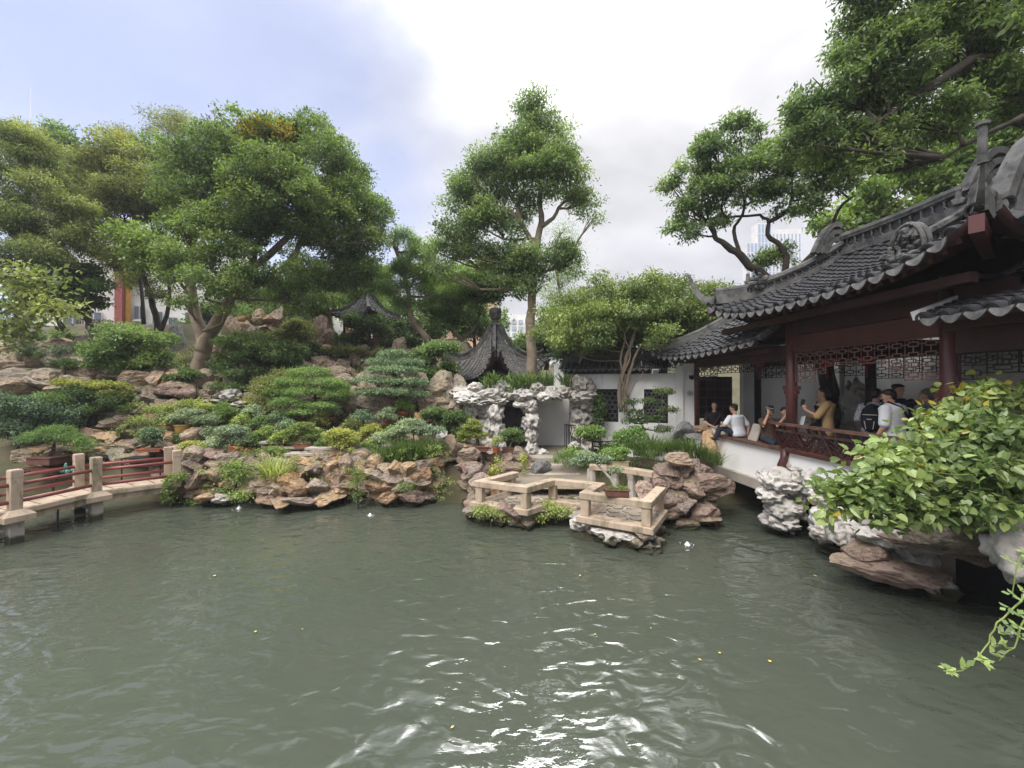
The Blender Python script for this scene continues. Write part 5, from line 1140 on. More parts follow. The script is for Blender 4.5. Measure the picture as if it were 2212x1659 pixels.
tree('bright_tree', 'fresher green tree behind the feathery tree at the left edge', 'tree', V(130, 520, 20), [(Vs([(140, 620), (130, 480), (125, 360)], 20), .12, .04)],
     Ls([(125, 330, 45, 40), (110, 290, 28, 30), (165, 390, 55, 50), (185, 350, 30, 40), (150, 440, 50, 40), (205, 440, 30, 50)], 20), 'mid', 1100, 13, .19, .07, cs=.18, seed=16, sub=8)
tree('dark_tree', 'dark leaved leaning tree hanging over the white building on the left', 'tree', V(200, 735, 15.5),
     [(Vs([(205, 735), (195, 705), (180, 675), (150, 650)], 15.5), .17, .06), (Vs([(140, 715), (125, 690), (115, 660)], 15.5), .10, .05)],
     Ls([(160, 610, 70, 42), (110, 640, 60, 36), (200, 640, 46, 30), (170, 665, 56, 22), (120, 590, 50, 36), (90, 660, 40, 24)], 15.5), 'deep', 1500, 12, .15, .07, cs=.12, seed=17, bark='bark_d', sub=9)
tree('bare_branch_tree', 'thin pale yellowish branch with sparse leaves at the left edge', 'tree', V(-20, 720, 11),
     [(Vs([(-30, 690), (20, 668), (60, 655), (110, 662), (150, 655)], 11), .035, .012), (Vs([(60, 655), (50, 610), (62, 570)], 11), .022, .01), (Vs([(20, 668), (45, 690), (62, 700)], 11), .018, .008)],
     Ls([(30, 640, 45, 25), (70, 690, 50, 22), (20, 705, 40, 20), (120, 665, 45, 14, 0, .3), (80, 600, 50, 22), (30, 740, 40, 20)], 11), 'feather', 150, 9, .17, .09, cs=.2, seed=18, limbs=False, tb=-.02, tcap=.9)
tree('pine_tree', 'soft needled pine with light green tufts between the hilltop pavilion and the tall tree', 'tree', V(920, 730, 17),
     [(Vs([(925, 735), (905, 710), (885, 670), (880, 620), (860, 560), (850, 520)], 17), .16, .06)],
     Ls([(858, 530, 38, 30), (890, 560, 40, 30), (860, 590, 48, 30), (905, 610, 48, 28), (850, 640, 44, 24), (930, 580, 40, 34), (945, 640, 50, 30), (885, 660, 40, 22), (990, 620, 44, 34), (830, 610, 30, 30), (920, 530, 36, 26)], 17),
     'pine', 1500, 20, .17, .02, cs=.12, seed=19, inner=.35, spread=.9, sub=9)
tree('leafy_tree', 'mid green leafy tree in front of the tall tree above the rock pavilion', 'tree', V(990, 730, 18),
     [(Vs([(1000, 735), (975, 715), (965, 680), (985, 620)], 18), .10, .04), (Vs([(1000, 735), (1030, 700), (1040, 650)], 18), .08, .03)],
     Ls([(1000, 610, 65, 40), (1060, 600, 60, 42), (960, 650, 55, 38), (1020, 645, 60, 34), (1085, 620, 50, 30), (950, 700, 45, 26, 0, .1), (1080, 570, 50, 34), (1000, 690, 50, 26), (930, 600, 40, 36)], 18), 'mid', 2000, 13, .16, .075, cs=.14, seed=20, tb=.08, sub=10)
Y = 15
tree('tall_tree', 'tall broad leaved tree with a straight bare trunk in the middle', 'tree', V(1148, 815, 15),
     [(Vs([(1150, 830), (1148, 760), (1146, 690), (1150, 620), (1160, 540), (1168, 480), (1168, 430), (1165, 340), (1150, 260)], 15), .235, .05), (Vs([(1160, 545), (1130, 490), (1105, 460), (1070, 440)], 15), .11, .04), (Vs([(1168, 490), (1195, 470), (1215, 440), (1240, 430)], 15), .10, .04), (Vs([(1130, 490), (1118, 450), (1130, 410)], 15), .10, .04), (Vs([(1155, 600), (1200, 575), (1235, 560)], 15), .06, .03)],
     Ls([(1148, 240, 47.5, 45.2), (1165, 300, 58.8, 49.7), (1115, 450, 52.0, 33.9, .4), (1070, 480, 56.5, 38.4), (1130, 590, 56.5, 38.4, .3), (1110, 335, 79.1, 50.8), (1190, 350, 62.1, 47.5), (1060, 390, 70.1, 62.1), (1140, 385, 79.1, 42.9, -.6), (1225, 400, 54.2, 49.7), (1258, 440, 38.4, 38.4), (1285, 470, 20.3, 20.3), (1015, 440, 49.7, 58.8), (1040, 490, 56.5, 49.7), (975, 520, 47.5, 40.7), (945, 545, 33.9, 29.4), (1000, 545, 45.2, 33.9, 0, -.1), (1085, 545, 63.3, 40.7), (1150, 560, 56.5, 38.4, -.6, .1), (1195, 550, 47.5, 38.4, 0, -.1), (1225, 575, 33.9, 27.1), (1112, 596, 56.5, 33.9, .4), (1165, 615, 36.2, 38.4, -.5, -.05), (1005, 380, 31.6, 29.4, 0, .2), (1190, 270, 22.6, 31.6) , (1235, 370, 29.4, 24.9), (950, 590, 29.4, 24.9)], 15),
     'tall', 5800, 13, .12, .05, cs=.14, seed=21, tb=.06, droop=-.3, inner=.4, squash=.7, sub=16)
tree('pale_pine', 'sparse pale pine showing behind the bare trunk of the tall tree', 'tree', V(1225, 720, 20), [(Vs([(1225, 760), (1215, 660), (1200, 560), (1210, 500)], 20), .10, .03), (Vs([(1205, 590), (1240, 575), (1260, 560)], 20), .04, .02)],
     Ls([(1225, 575, 34, 22), (1215, 605, 42, 16), (1235, 540, 22, 20), (1215, 500, 26, 16), (1190, 640, 30, 24), (1200, 690, 30, 36)], 20), 'pine', 260, 18, .22, .02, cs=.28, seed=22, inner=.2)
tree('hill_tree', 'tree with rough trunk beside the hilltop pavilion', 'tree', V(720, 720, 20), [(Vs([(718, 740), (712, 690), (705, 650), (690, 600)], 20), .2, .06), (Vs([(712, 680), (735, 640), (750, 600)], 20), .1, .04)],
     Ls([(690, 610, 50, 30), (745, 620, 50, 32), (640, 620, 50, 30), (790, 600, 40, 40), (600, 640, 44, 24), (720, 655, 50, 16, 0, .2), (660, 670, 40, 20, 0, .1), (800, 650, 24, 24, 0, .1), (560, 640, 40, 26)], 20), 'fresh', 1300, 13, .19, .08, cs=.16, seed=23, tb=-.12, sub=9)
tree('overhanging_tree', 'large dark tree leaning over the hall roof at the upper right', 'tree', FP(8, 7.0, 2),
     [([Vector((15, 9.5, 1)), Vector((14.2, 9.4, 6)), Vector((12.5, 9.3, 9.2)), V(2150, 120, 9.2), V(2000, 190, 9.0), V(1900, 260, 9.0)], .28, .05), ([V(2100, 150, 9.2), V(2050, 80, 9.0), V(1950, 30, 9)], .10, .03), ([V(2212, 250, 8.6), V(2110, 300, 8.8), V(2040, 340, 9)], .07, .025)],
     Ls([(1850, 190, 72, 55), (1800, 240, 50, 36), (1900, 110, 80, 60), (1960, 190, 95, 60), (1880, 40, 55, 50), (1990, 70, 90, 60), (2090, 120, 95, 60), (2080, 20, 100, 60), (2180, 60, 80, 70), (2020, 260, 95, 42), (1900, 270, 80, 45), (1830, 310, 70, 40), (2130, 210, 85, 45, .6), (2200, 160, 60, 70), (1850, 370, 55, 34), (1920, 340, 60, 36), (2180, 260, 60, 50, 1), (1980, -60, 120, 60), (2140, -70, 120, 60), (1960, 330, 70, 36), (1785, 200, 56, 46), (1775, 275, 60, 40), (1735, 240, 40, 28), (1725, 310, 56, 34), (1825, 140, 56, 46), (1850, 20, 60, 60), (1780, 330, 50, 34)], 9.2),
     'tall', 7000, 12, .122, .046, cs=.11, seed=24, droop=-.35, inner=.45, squash=.6, sub=14, bark='bark_d', tb=-.06)
crown('crown', [o for o in S.objects if o.name == 'overhanging_tree'][0], LM['tall'], [(Vector(c), (1.6, 1.6, .9), 0) for c in ((7, 5, 10.6), (8.6, 3.6, 9.9), (5.6, 4.2, 11.4), (9.2, 6, 10.4), (7, 2.2, 10.8), (5.2, 2.4, 11.6), (8.8, 1.2, 10), (6.6, .4, 11), (10.4, 3.6, 9.6))], 1500, 10, .2, .09, cs=.25, seed=29, inner=.3)  # extra crown out of view, added overhead to shade the water at right
tree('twisted_tree', 'twisted limbed tree with dark wavy branches behind the hall ridge', 'tree', V(1690, 640, 11.5),
     [(Vs([(1700, 640), (1650, 590), (1620, 575), (1590, 545), (1560, 525), (1545, 510), (1538, 480)], 11.5), .15, .05), (Vs([(1600, 550), (1585, 500), (1600, 470), (1610, 440), (1600, 400)], 11.5), .06, .025), (Vs([(1690, 620), (1700, 560), (1690, 535), (1660, 505), (1662, 480), (1640, 465), (1570, 470)], 11.5), .10, .03), (Vs([(1660, 480), (1700, 455), (1712, 420), (1712, 370)], 11.5), .06, .025), (Vs([(1700, 620), (1745, 560), (1790, 510), (1810, 455), (1850, 420)], 11.5), .10, .03), (Vs([(1545, 510), (1535, 495), (1528, 475)], 11.5), .03, .015)],
     Ls([(1490, 385, 62, 32), (1450, 400, 36, 24), (1540, 345, 62, 38), (1530, 300, 40, 32), (1600, 290, 55, 34), (1590, 350, 56, 42, -.5), (1650, 350, 66, 42), (1570, 410, 60, 36, -.6), (1490, 470, 48, 36), (1520, 430, 48, 34), (1470, 500, 34, 30), (1560, 480, 42, 24), (1680, 400, 62, 40), (1740, 360, 60, 46), (1760, 420, 50, 40), (1700, 460, 40, 20), (1640, 270, 26, 20), (1700, 330, 50, 40), (1800, 380, 50, 50), (1640, 430, 50, 24), (1680, 560, 40, 34, .5), (1640, 555, 26, 20, .5)], 11.5),
     'tall', 3000, 11, .12, .045, cs=.10, seed=25, droop=-.3, inner=.45, squash=.6, sub=12, bark='bark_d', limb=.035)
tree('yellow_green_tree', 'yellow green broad leaved tree filling the gap behind the hall ridge', 'tree', (15, 15, 2), [([Vector((15.5, 15, 1)), Vector((15, 15, 7)), V(2080, 380, 15)], .16, .05), ([V(2140, 440, 15), V(2050, 390, 15), V(1960, 330, 15)], .08, .03), ([V(2150, 430, 15), V(2100, 330, 15), V(2060, 230, 15)], .07, .03)],
     Ls([(1880, 440, 60, 40), (1960, 400, 80, 45), (2050, 360, 80, 55), (2140, 330, 70, 60), (1840, 490, 45, 40), (2200, 300, 60, 90), (1930, 460, 70, 30), (2050, 280, 80, 60), (2000, 440, 70, 30), (1790, 500, 40, 40), (2200, 420, 50, 60)], 15), 'fresh', 1500, 12, .22, .12, cs=.2, seed=26, tb=-.1, sub=8)
# wisteria arbour
wi = tree('wisteria', 'wisteria with twisted grey trunk spreading over the white garden wall', 'vine', V(1345, 860, 12.6),
     [(Vs([(1342, 890), (1338, 850), (1348, 800), (1358, 760), (1372, 720), (1380, 680)], 12.7), .075, .05), (Vs([(1352, 890), (1352, 840), (1365, 790), (1385, 745), (1430, 700)], 12.65), .06, .03), (Vs([(1335, 880), (1350, 830), (1340, 780), (1350, 720), (1310, 690)], 12.7), .045, .025), (Vs([(1345, 880), (1370, 830), (1388, 810), (1385, 780)], 12.6), .03, .015), (Vs([(1250, 790), (1262, 740), (1240, 700)], 13.4), .04, .02), (Vs([(1358, 860), (1344, 820), (1362, 770), (1352, 735)], 12.6), .04, .02)],
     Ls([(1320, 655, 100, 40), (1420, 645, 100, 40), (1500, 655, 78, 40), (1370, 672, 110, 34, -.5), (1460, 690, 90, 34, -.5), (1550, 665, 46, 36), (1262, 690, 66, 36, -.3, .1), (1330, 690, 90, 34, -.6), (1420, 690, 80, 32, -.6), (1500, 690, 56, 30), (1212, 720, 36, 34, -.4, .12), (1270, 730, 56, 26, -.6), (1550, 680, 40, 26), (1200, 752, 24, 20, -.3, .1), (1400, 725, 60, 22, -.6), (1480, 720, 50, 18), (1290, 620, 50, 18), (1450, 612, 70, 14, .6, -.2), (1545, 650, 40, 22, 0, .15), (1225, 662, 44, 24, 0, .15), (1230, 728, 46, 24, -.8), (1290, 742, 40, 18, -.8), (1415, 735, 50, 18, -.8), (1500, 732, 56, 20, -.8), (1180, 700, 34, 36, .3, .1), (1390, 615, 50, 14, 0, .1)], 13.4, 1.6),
     'wist', 5200, 13, .11, .04, cs=.11, seed=27, droop=-.5, limb=.02, squash=.7, sub=18, inner=.5)
tree('arbour_shade_fill', 'dark shaded creepers hanging under the wisteria arbour', 'vine', V(1400, 800, 14.6), [(Vs([(1400, 860), (1405, 800), (1400, 740)], 14.6), .05, .03), (Vs([(1500, 860), (1490, 790), (1500, 730)], 14.6), .04, .02)],
     Ls([(1260, 770, 50, 20), (1330, 775, 60, 18), (1420, 778, 60, 18), (1500, 770, 60, 20), (1580, 750, 40, 24), (1300, 745, 70, 34), (1380, 750, 70, 30), (1460, 745, 70, 34), (1530, 740, 50, 30), (1240, 760, 40, 26), (1560, 715, 40, 30), (1330, 700, 80, 30), (1450, 700, 80, 30)], 14.8), 'deep', 1700, 13, .14, .06, cs=.2, seed=28, droop=-.6, tb=-.1)  # dark leaf mass added as the shade beneath the canopy
# trees far behind, closing the view under the crowns
for i, (vx, vy, rx, ry, Yb, mt) in enumerate([(40, 690, 90, 60, 34, 'deep'), (560, 660, 90, 46, 28, 'mid'), (470, 700, 60, 50, 26, 'deep'), (650, 650, 60, 40, 30, 'fresh'), (790, 660, 60, 46, 27, 'fresh'), (900, 690, 80, 46, 25, 'mid'), (1020, 690, 70, 44, 24, 'mid'), (1250, 690, 80, 50, 26, 'fresh'), (1420, 700, 110, 60, 22, 'deep'), (1640, 700, 80, 60, 24, 'deep'), (1180, 730, 60, 40, 22, 'mid'), (300, 790, 40, 14, 24, 'deep')]):
    lab = ['dense dark trees beyond the left edge of the garden', 'green tree behind the hilltop rocks', 'dark tree behind the fork of the grey trunk', 'light green tree left of the hilltop pavilion', 'light green tree behind the hilltop pavilion', 'green tree behind the soft pine', 'green tree behind the rock pavilion finial', 'pale green tree between the tall trunk and the wisteria', 'dark foliage behind the wisteria arbour', 'dark foliage behind the left wing of the hall', 'green tree just right of the rock pavilion roof', 'dark low tree behind the round green bush'][i]
    tree('background_tree', lab, 'tree', V(vx, 760, Yb), [(Vs([(vx, 800), (vx + 5, 740), (vx, vy)], Yb), .15, .05)], Ls([(vx, vy, rx, ry), (vx - rx * .6, vy + 15, rx * .6, ry * .8), (vx + rx * .6, vy + 10, rx * .6, ry * .8), (vx + 10, vy + ry * .8, rx * .8, ry * .6)], Yb), mt, 620, 12, .24, .10, cs=.22, sub=5, seed=40 + i, bark='bark_d', group='trees beyond the garden', limbs=False)
# ------------------------------------------------------------------ shrubs
def shrub(name, label, cat, rows, Y, mat, ncl, per, L, wd, base=None, group=None, seed=1, **k):
    if 'sub' not in k and cat in ('bush', 'ground cover'): k['sub'] = 11; k['cs'] = k.get('cs', .1) * .6; L *= .9; wd *= .9; ncl = int(ncl * 1.3)
    lb = Ls(rows, Y); c = lb[0][0]; b = Vector((c.x, c.y, max(ground_h(c.x, c.y), c.z - 1.2))) if base is None else base
    return tree(name, label, cat, b, [([b, b.lerp(c, .6), c], .05, .02)], lb, mat, ncl, per, L, wd, seed=seed, limb=.025, group=group, bark='bark_d', crown_name='foliage', **k)
shrub('round_bush', 'large rounded fresh green bush on the left slope', 'bush', [(285, 750, 80, 46), (240, 770, 50, 32), (335, 775, 50, 32), (290, 790, 60, 20), (270, 720, 30, 18, .2)], 14.6, 'mid', 1300, 12, .12, .06, seed=50, cs=.08, tb=.15, sub=14)
shrub('juniper', 'flat dark blue green juniper on the left rock outcrop', 'bush', [(110, 760, 60, 16), (80, 768, 30, 12), (150, 755, 30, 12)], 14.8, 'bluepine', 380, 14, .10, .03, seed=51, cs=.10, tb=-.15)
shrub('juniper', 'low dark juniper mat below the flat blue green one', 'bush', [(140, 785, 40, 7), (180, 790, 25, 6)], 14.3, 'deep', 130, 13, .10, .04, seed=52, cs=.10)
shrub('dark_bush', 'broad dark grey green bush behind the bridge at the left edge', 'bush', [(40, 890, 60, 42), (100, 900, 60, 40), (20, 940, 50, 40), (70, 930, 50, 30), (10, 880, 40, 34)], 11.8, 'bluepine', 1200, 14, .09, .035, seed=53, cs=.07, tb=-.1, sub=14)
shrub('yellow_topped_bush', 'wide green bush with a yellow top on the left slope', 'bush', [(190, 870, 80, 34), (140, 880, 60, 34), (250, 870, 40, 28), (200, 895, 60, 22)], 12.6, 'mid', 1100, 14, .09, .04, seed=54, cs=.07, sub=14, tb=-.05)
shrub('golden_shrub', 'golden yellow shrub sprays above the wide green bush', 'bush', [(150, 832, 42, 10), (205, 838, 46, 12), (258, 842, 34, 12), (230, 832, 30, 8), (265, 858, 26, 12)], 12.8, 'gold', 330, 14, .09, .05, seed=55, cs=.08)
shrub('layered_tree', 'dark layered evergreen with a bare curved trunk beside the forked tree', 'tree', [(520, 760, 70, 36), (580, 780, 60, 40), (480, 790, 50, 20, -.4), (540, 810, 56, 18, -.5, .15), (600, 820, 46, 24), (500, 835, 44, 12, -.5, .2), (545, 735, 50, 24, .4), (620, 760, 40, 30), (530, 848, 40, 10, -.5, .15)], 14.4, 'deep', 1500, 12, .11, .05, base=V(500, 870, 14.2), seed=56, cs=.08, tb=.1, sub=12, squash=.5)
shrub('olive_pine', 'yellow olive pine left of the bright green layered pine', 'tree', [(590, 840, 40, 22), (570, 868, 40, 14), (610, 820, 30, 16), (600, 880, 36, 12)], 13.3, 'olive', 420, 16, .10, .03, seed=57, cs=.12, tb=.2)
shrub('layered_pine', 'bright green layered pine in the middle of the slope', 'tree', [(672, 806, 46, 11), (630, 826, 38, 7, -.3), (705, 828, 44, 9, -.2), (655, 846, 46, 7, -.4), (725, 852, 30, 6, -.3), (625, 868, 40, 7, -.5), (690, 876, 38, 5, -.5), (600, 848, 26, 8), (650, 890, 34, 5, -.6), (730, 836, 24, 7)], 13, 'brightpine', 1100, 18, .075, .024, base=V(690, 905, 13.2), seed=58, cs=.075, tb=.08, upb=.3, squash=.4)
shrub('blue_pine', 'blue green layered pine in front of the rock pavilion slope', 'tree', [(852, 766, 34, 9), (832, 782, 42, 7, -.1), (882, 784, 36, 8, -.1), (850, 800, 60, 8, -.3), (800, 822, 40, 6, -.5), (868, 824, 58, 6, -.4), (905, 828, 26, 6, -.3), (840, 846, 66, 6, -.5), (900, 850, 32, 6, -.4), (790, 850, 24, 5, -.5)], 13.4, 'bluepine', 1150, 18, .075, .026, base=V(860, 890, 13.6), seed=59, cs=.075, tb=.05, upb=.3, squash=.4)
shrub('dark_shrub', 'dark dense shrub in front of the hilltop pavilion', 'bush', [(800, 712, 50, 30), (850, 720, 40, 28), (770, 740, 40, 20), (880, 745, 30, 20)], 17.5, 'deep', 620, 13, .14, .06, seed=60, cs=.17)
shrub('hill_shrub', 'olive shrub on the crest beside the pale stone cap', 'bush', [(650, 725, 36, 26), (600, 735, 40, 22), (640, 705, 26, 16, 0, .15)], 17.5, 'olive', 420, 13, .13, .05, seed=61, cs=.16)
shrub('hill_shrub', 'dark green shrub band below the crest of the slope', 'bush', [(600, 775, 46, 26), (660, 770, 46, 24), (630, 795, 50, 20)], 16, 'deep', 560, 13, .13, .06, seed=62, cs=.16, tb=.1)
shrub('hill_shrub', 'low olive hedge below the hilltop pavilion', 'bush', [(740, 760, 50, 9), (800, 762, 44, 9), (690, 765, 40, 8)], 16.6, 'olive', 260, 13, .12, .05, seed=63, cs=.13, tb=-.05)
shrub('hill_shrub', 'green shrub on the rock face right of the blue pine', 'bush', [(925, 790, 40, 24), (950, 760, 36, 20, 0, .15), (905, 770, 30, 18), (960, 800, 26, 20)], 14.6, 'mid', 480, 13, .13, .06, seed=64, cs=.15)
shrub('hill_shrub', 'brownish green shrub below the forked trunk', 'bush', [(385, 822, 34, 13), (400, 808, 28, 12)], 14, 'mid', 200, 13, .10, .05, seed=65, cs=.11)
shrub('hill_shrub', 'sage green bush at the foot of the rock face beside the arch', 'bush', [(960, 900, 42, 16), (935, 895, 30, 12), (985, 905, 28, 14), (965, 925, 34, 12)], 12.6, 'deep', 420, 14, .09, .04, seed=66, cs=.10, tb=.12)
shrub('ground_cover', 'yellowish low ground cover on the bank below the forked tree', 'ground cover', [(330, 880, 46, 14), (420, 875, 50, 14), (380, 890, 56, 10), (460, 880, 40, 12), (300, 900, 30, 10)], 12.9, 'ground', 560, 13, .08, .04, seed=67, cs=.11, tb=.25)
shrub('ground_cover', 'sparse weeds over the low stones behind the bridge', 'ground cover', [(250, 930, 40, 12), (220, 950, 36, 10), (340, 935, 30, 10), (300, 910, 30, 8), (180, 960, 30, 10), (350, 910, 30, 9)], 12.0, 'ground', 330, 12, .08, .04, seed=68, cs=.12)
shrub('hill_shrub', 'small fine leaved shrub in the middle of the bonsai slope', 'bush', [(475, 895, 26, 22), (480, 915, 22, 14)], 12.6, 'pine', 240, 14, .09, .03, seed=69, cs=.09)
shrub('hill_shrub', 'yellow green shrub beside the steps right of the arch', 'bush', [(1280, 945, 44, 22), (1330, 955, 40, 24), (1300, 980, 40, 20), (1360, 940, 26, 18, 0, .3), (1245, 985, 30, 16)], 11.2, 'pine', 620, 13, .09, .045, seed=70, cs=.10, tb=.15)
shrub('wall_shrub', 'dark sparse tree spread against the lattice windows of the white wall', 'tree', [(1375, 892, 22, 6), (1432, 846, 22, 7), (1400, 866, 24, 4), (1440, 884, 20, 6), (1362, 868, 14, 5), (1432, 926, 20, 6), (1392, 908, 22, 6), (1358, 908, 16, 6), (1412, 902, 16, 5), (1372, 928, 18, 6)], 11.8, 'deep', 330, 11, .07, .032, base=V(1400, 950, 11.9), seed=71, cs=.055, tb=.15, squash=.4)
shrub('climber', 'dark climber hanging from the right pier of the limestone arch', 'plant', [(1296, 880, 9, 26), (1294, 905, 7, 22)], 12.8, 'deep', 110, 12, .07, .045, seed=72, cs=.06, limbs=False)
shrub('moss_fern', 'yellow green ferns hanging under the left end of the terrace', 'plant', [(1062, 1102, 34, 7), (1100, 1108, 30, 8), (1040, 1104, 14, 8), (1185, 1098, 16, 14), (1165, 1112, 16, 8), (1215, 1105, 18, 8)], 8.85, 'ground', 330, 13, .06, .028, seed=73, cs=.06, tb=.35, droop=-.5, limbs=False)
shrub('creeper', 'green creeper trailing from the bank down to the water at the bridge end', 'plant', [(368, 1050, 8, 22), (364, 1075, 7, 14), (385, 1030, 16, 7)], 10.2, 'fresh', 110, 11, .06, .035, seed=74, cs=.05, limbs=False)
shrub('creeper', 'small creeper on the rocks in the middle of the bank', 'plant', [(772, 1050, 8, 22), (765, 1020, 14, 8), (775, 1070, 7, 10), (880, 1050, 20, 6)], 10.1, 'fresh', 110, 11, .05, .03, seed=75, cs=.05, limbs=False)
shrub('creeper', 'weeds on the recessed stones left of the pale grass tuft', 'plant', [(510, 1015, 26, 14), (520, 1035, 22, 12), (520, 1070, 22, 6, -.3, .2), (420, 1085, 14, 5), (480, 1060, 12, 8)], 10.4, 'fresh', 170, 12, .06, .035, seed=76, cs=.08, limbs=False)
shrub('creeper', 'yellow flowered creeper on the brown heap beside the terrace', 'plant', [(1060, 1020, 16, 12), (1050, 1022, 10, 7, 0, .4), (1075, 1005, 10, 18), (1130, 1000, 8, 22)], 10.6, 'yellow', 120, 11, .05, .03, seed=77, cs=.05, limbs=False)
shrub('hill_shrub', 'dark shrub row along the top of the left rock outcrop', 'bush', [(60, 735, 40, 14), (130, 732, 40, 14), (200, 738, 30, 12), (20, 750, 30, 16)], 17.5, 'deep', 420, 13, .13, .06, seed=88, cs=.15)  # shrubs added as a dark strip in place of shadow and stone
# grasses
def tuft(name, label, rows, Y, nb, L, wd, mat, seed, lean=1.0, rad=.18, tb=0):
    pts = [V(vx, vy, Y + dy) for vx, vy, dy in rows]; v, t = blades(pts, nb, L, wd, seed, lean, rad, tb=tb); return tag(quads(name, v, LM[mat], None, t), label, 'grass')
tuft('grass_tuft', 'big mop of fine green grass on the bank beside the rock pavilion', [(840, 1000, 0), (860, 990, .2), (880, 992, 0), (900, 990, .1), (920, 990, 0), (940, 992, .1), (850, 1005, -.2), (820, 1005, 0), (890, 1000, -.2), (930, 985, .3), (870, 982, .4)], 11.0, 150, .62, .014, 'grass', 1, rad=.2)
tuft('grass_tuft', 'pale striped grass clump on the low stone ledge of the bank', [(585, 1045, 0), (595, 1040, .1), (605, 1042, 0), (590, 1030, .2)], 10.2, 90, .62, .026, 'grassy', 2, rad=.12)
tuft('grass_tuft', 'small green grass clump behind the pale striped one', [(612, 1028, 0), (620, 1035, 0)], 10.6, 80, .4, .016, 'grass', 3, rad=.12, tb=.1)
tuft('grass_tuft', 'bright green grass hanging below the layered pine', [(735, 868, 0), (745, 866, 0), (725, 872, 0)], 12.8, 110, .5, .016, 'grass', 4, rad=.15, tb=.3)
tuft('grass_tuft', 'wide mop of dark grass below the white wall beside the hall', [(1390, 975, 0), (1410, 970, .2), (1430, 975, 0), (1450, 980, 0), (1400, 990, -.3), (1420, 985, 0), (1460, 972, .3), (1380, 985, 0), (1370, 970, .3)], 10.6, 110, .42, .014, 'grass', 5, rad=.22)
tuft('grass_tuft', 'dark grass spilling over the corner of the white hall wall', [(1490, 975, 0), (1510, 985, 0), (1530, 995, -.2), (1545, 1005, -.3), (1500, 995, 0), (1480, 985, 0)], 10.3, 80, .4, .014, 'grass', 6, rad=.2)
tuft('grass_tuft', 'weedy grass along the path edge behind the terrace', [(1215, 990, 0), (1235, 995, 0), (1250, 1005, -.2), (1225, 1005, -.2), (1260, 1000, 0), (1200, 1000, 0), (1270, 1010, 0)], 10.8, 70, .28, .012, 'grass', 7, rad=.22, tb=.15)
tuft('grass_tuft', 'grass clump between the bright yellow bonsai pot and the upright stone', [(998, 985, 0), (1005, 980, .1)], 11.8, 90, .35, .014, 'grass', 8, rad=.1, tb=.2)
gp = [Vector((x, y, ground_h(x, y) + .02)) for x, y in ((random.uniform(-14, -2), random.uniform(11.4, 19)) for _ in range(700)) if not (x > -6.5 and y < 12.9)]
v, t = blades(gp, 9, .16, .022, 9, 1.0, .22); tag(quads('grass', v, LM['ground'], None, t), kind='stuff')
gp = [Vector((x, y, ground_h(x, y) + .02)) for x, y in ((random.uniform(.2, 5.6), random.uniform(9.9, 12.6)) for _ in range(240))]
v, t = blades([p for p in gp if abs(p.x - 1.05) > .6], 10, .16, .02, 10, 1.0, .22); tag(quads('grass', v, LM['grass'], None, t), kind='stuff')
for r_, Yr in ((rng.uniform(-13, -2.2, 420), 0),):
    ys_ = rng.uniform(11.3, 18.5, 420); ok_ = ~((r_ > -6.5) & (ys_ < 13.0)); r_, ys_ = r_[ok_], ys_[ok_]; lbs = [(Vector((x, y, ground_h(x, y) + .08)), (.34, .34, .14), float(rng.normal() * .12)) for x, y in zip(r_, ys_)]
    v, t = leaves(lbs, 2600, 9, .075, .04, cs=.09, seed=99, tb=.1); tag(quads('undergrowth', v, LM['ground'], None, t), kind='stuff')

# weeds rooted in the joints of the bank and the lower ledges
wp = random.Random(66); lbs = []
for _ in range(150):
    vx = wp.uniform(395, 1000); c = V(vx, wp.uniform(965, 1080), wp.uniform(10.25, 10.7)); lbs.append((c, (.09, .07, .05), wp.uniform(-.1, .25)))
v, t = leaves(lbs, 700, 7, .05, .022, cs=.035, seed=123, droop=-.4); tag(quads('weeds', v, LM['ground'], None, t), kind='stuff')
# ------------------------------------------------------------------ bonsai
def pot_mesh(mb, kind, c, w, h, rz=0):
    if kind == 'rect':
        for z0, z1, a in ((.0, .12, .80), (.12, .88, .90), (.88, 1.0, 1.0)):
            pl = [(-w / 2 * a, -w * .31 * a), (w / 2 * a, -w * .31 * a), (w / 2 * a, w * .31 * a), (-w / 2 * a, w * .31 * a)]
            if z0 == 0:
                for sx in (-1, 1): mb.box((c.x + sx * w * .32 * math.cos(rz), c.y + sx * w * .32 * math.sin(rz), c.z + h * .06), (w * .16, w * .5, h * .12), rz)
            else: mb.prism([(c.x + x * math.cos(rz) - y * math.sin(rz), c.y + x * math.sin(rz) + y * math.cos(rz)) for x, y in pl], c.z + z0 * h, c.z + z1 * h)
    elif kind == 'oval': mb.lathe(c, [(w * .30, 0), (w * .36, h * .2), (w * .46, h * .85), (w * .52, h * .9), (w * .52, h), (w * .45, h), (w * .45, h * .9)], 18, sy=.7, rz=rz)
    else: mb.lathe(c, [(w * .34, 0), (w * .37, h * .1), (w * .46, h * .82), (w * .52, h * .84), (w * .53, h), (w * .45, h), (w * .45, h * .92)], 16)
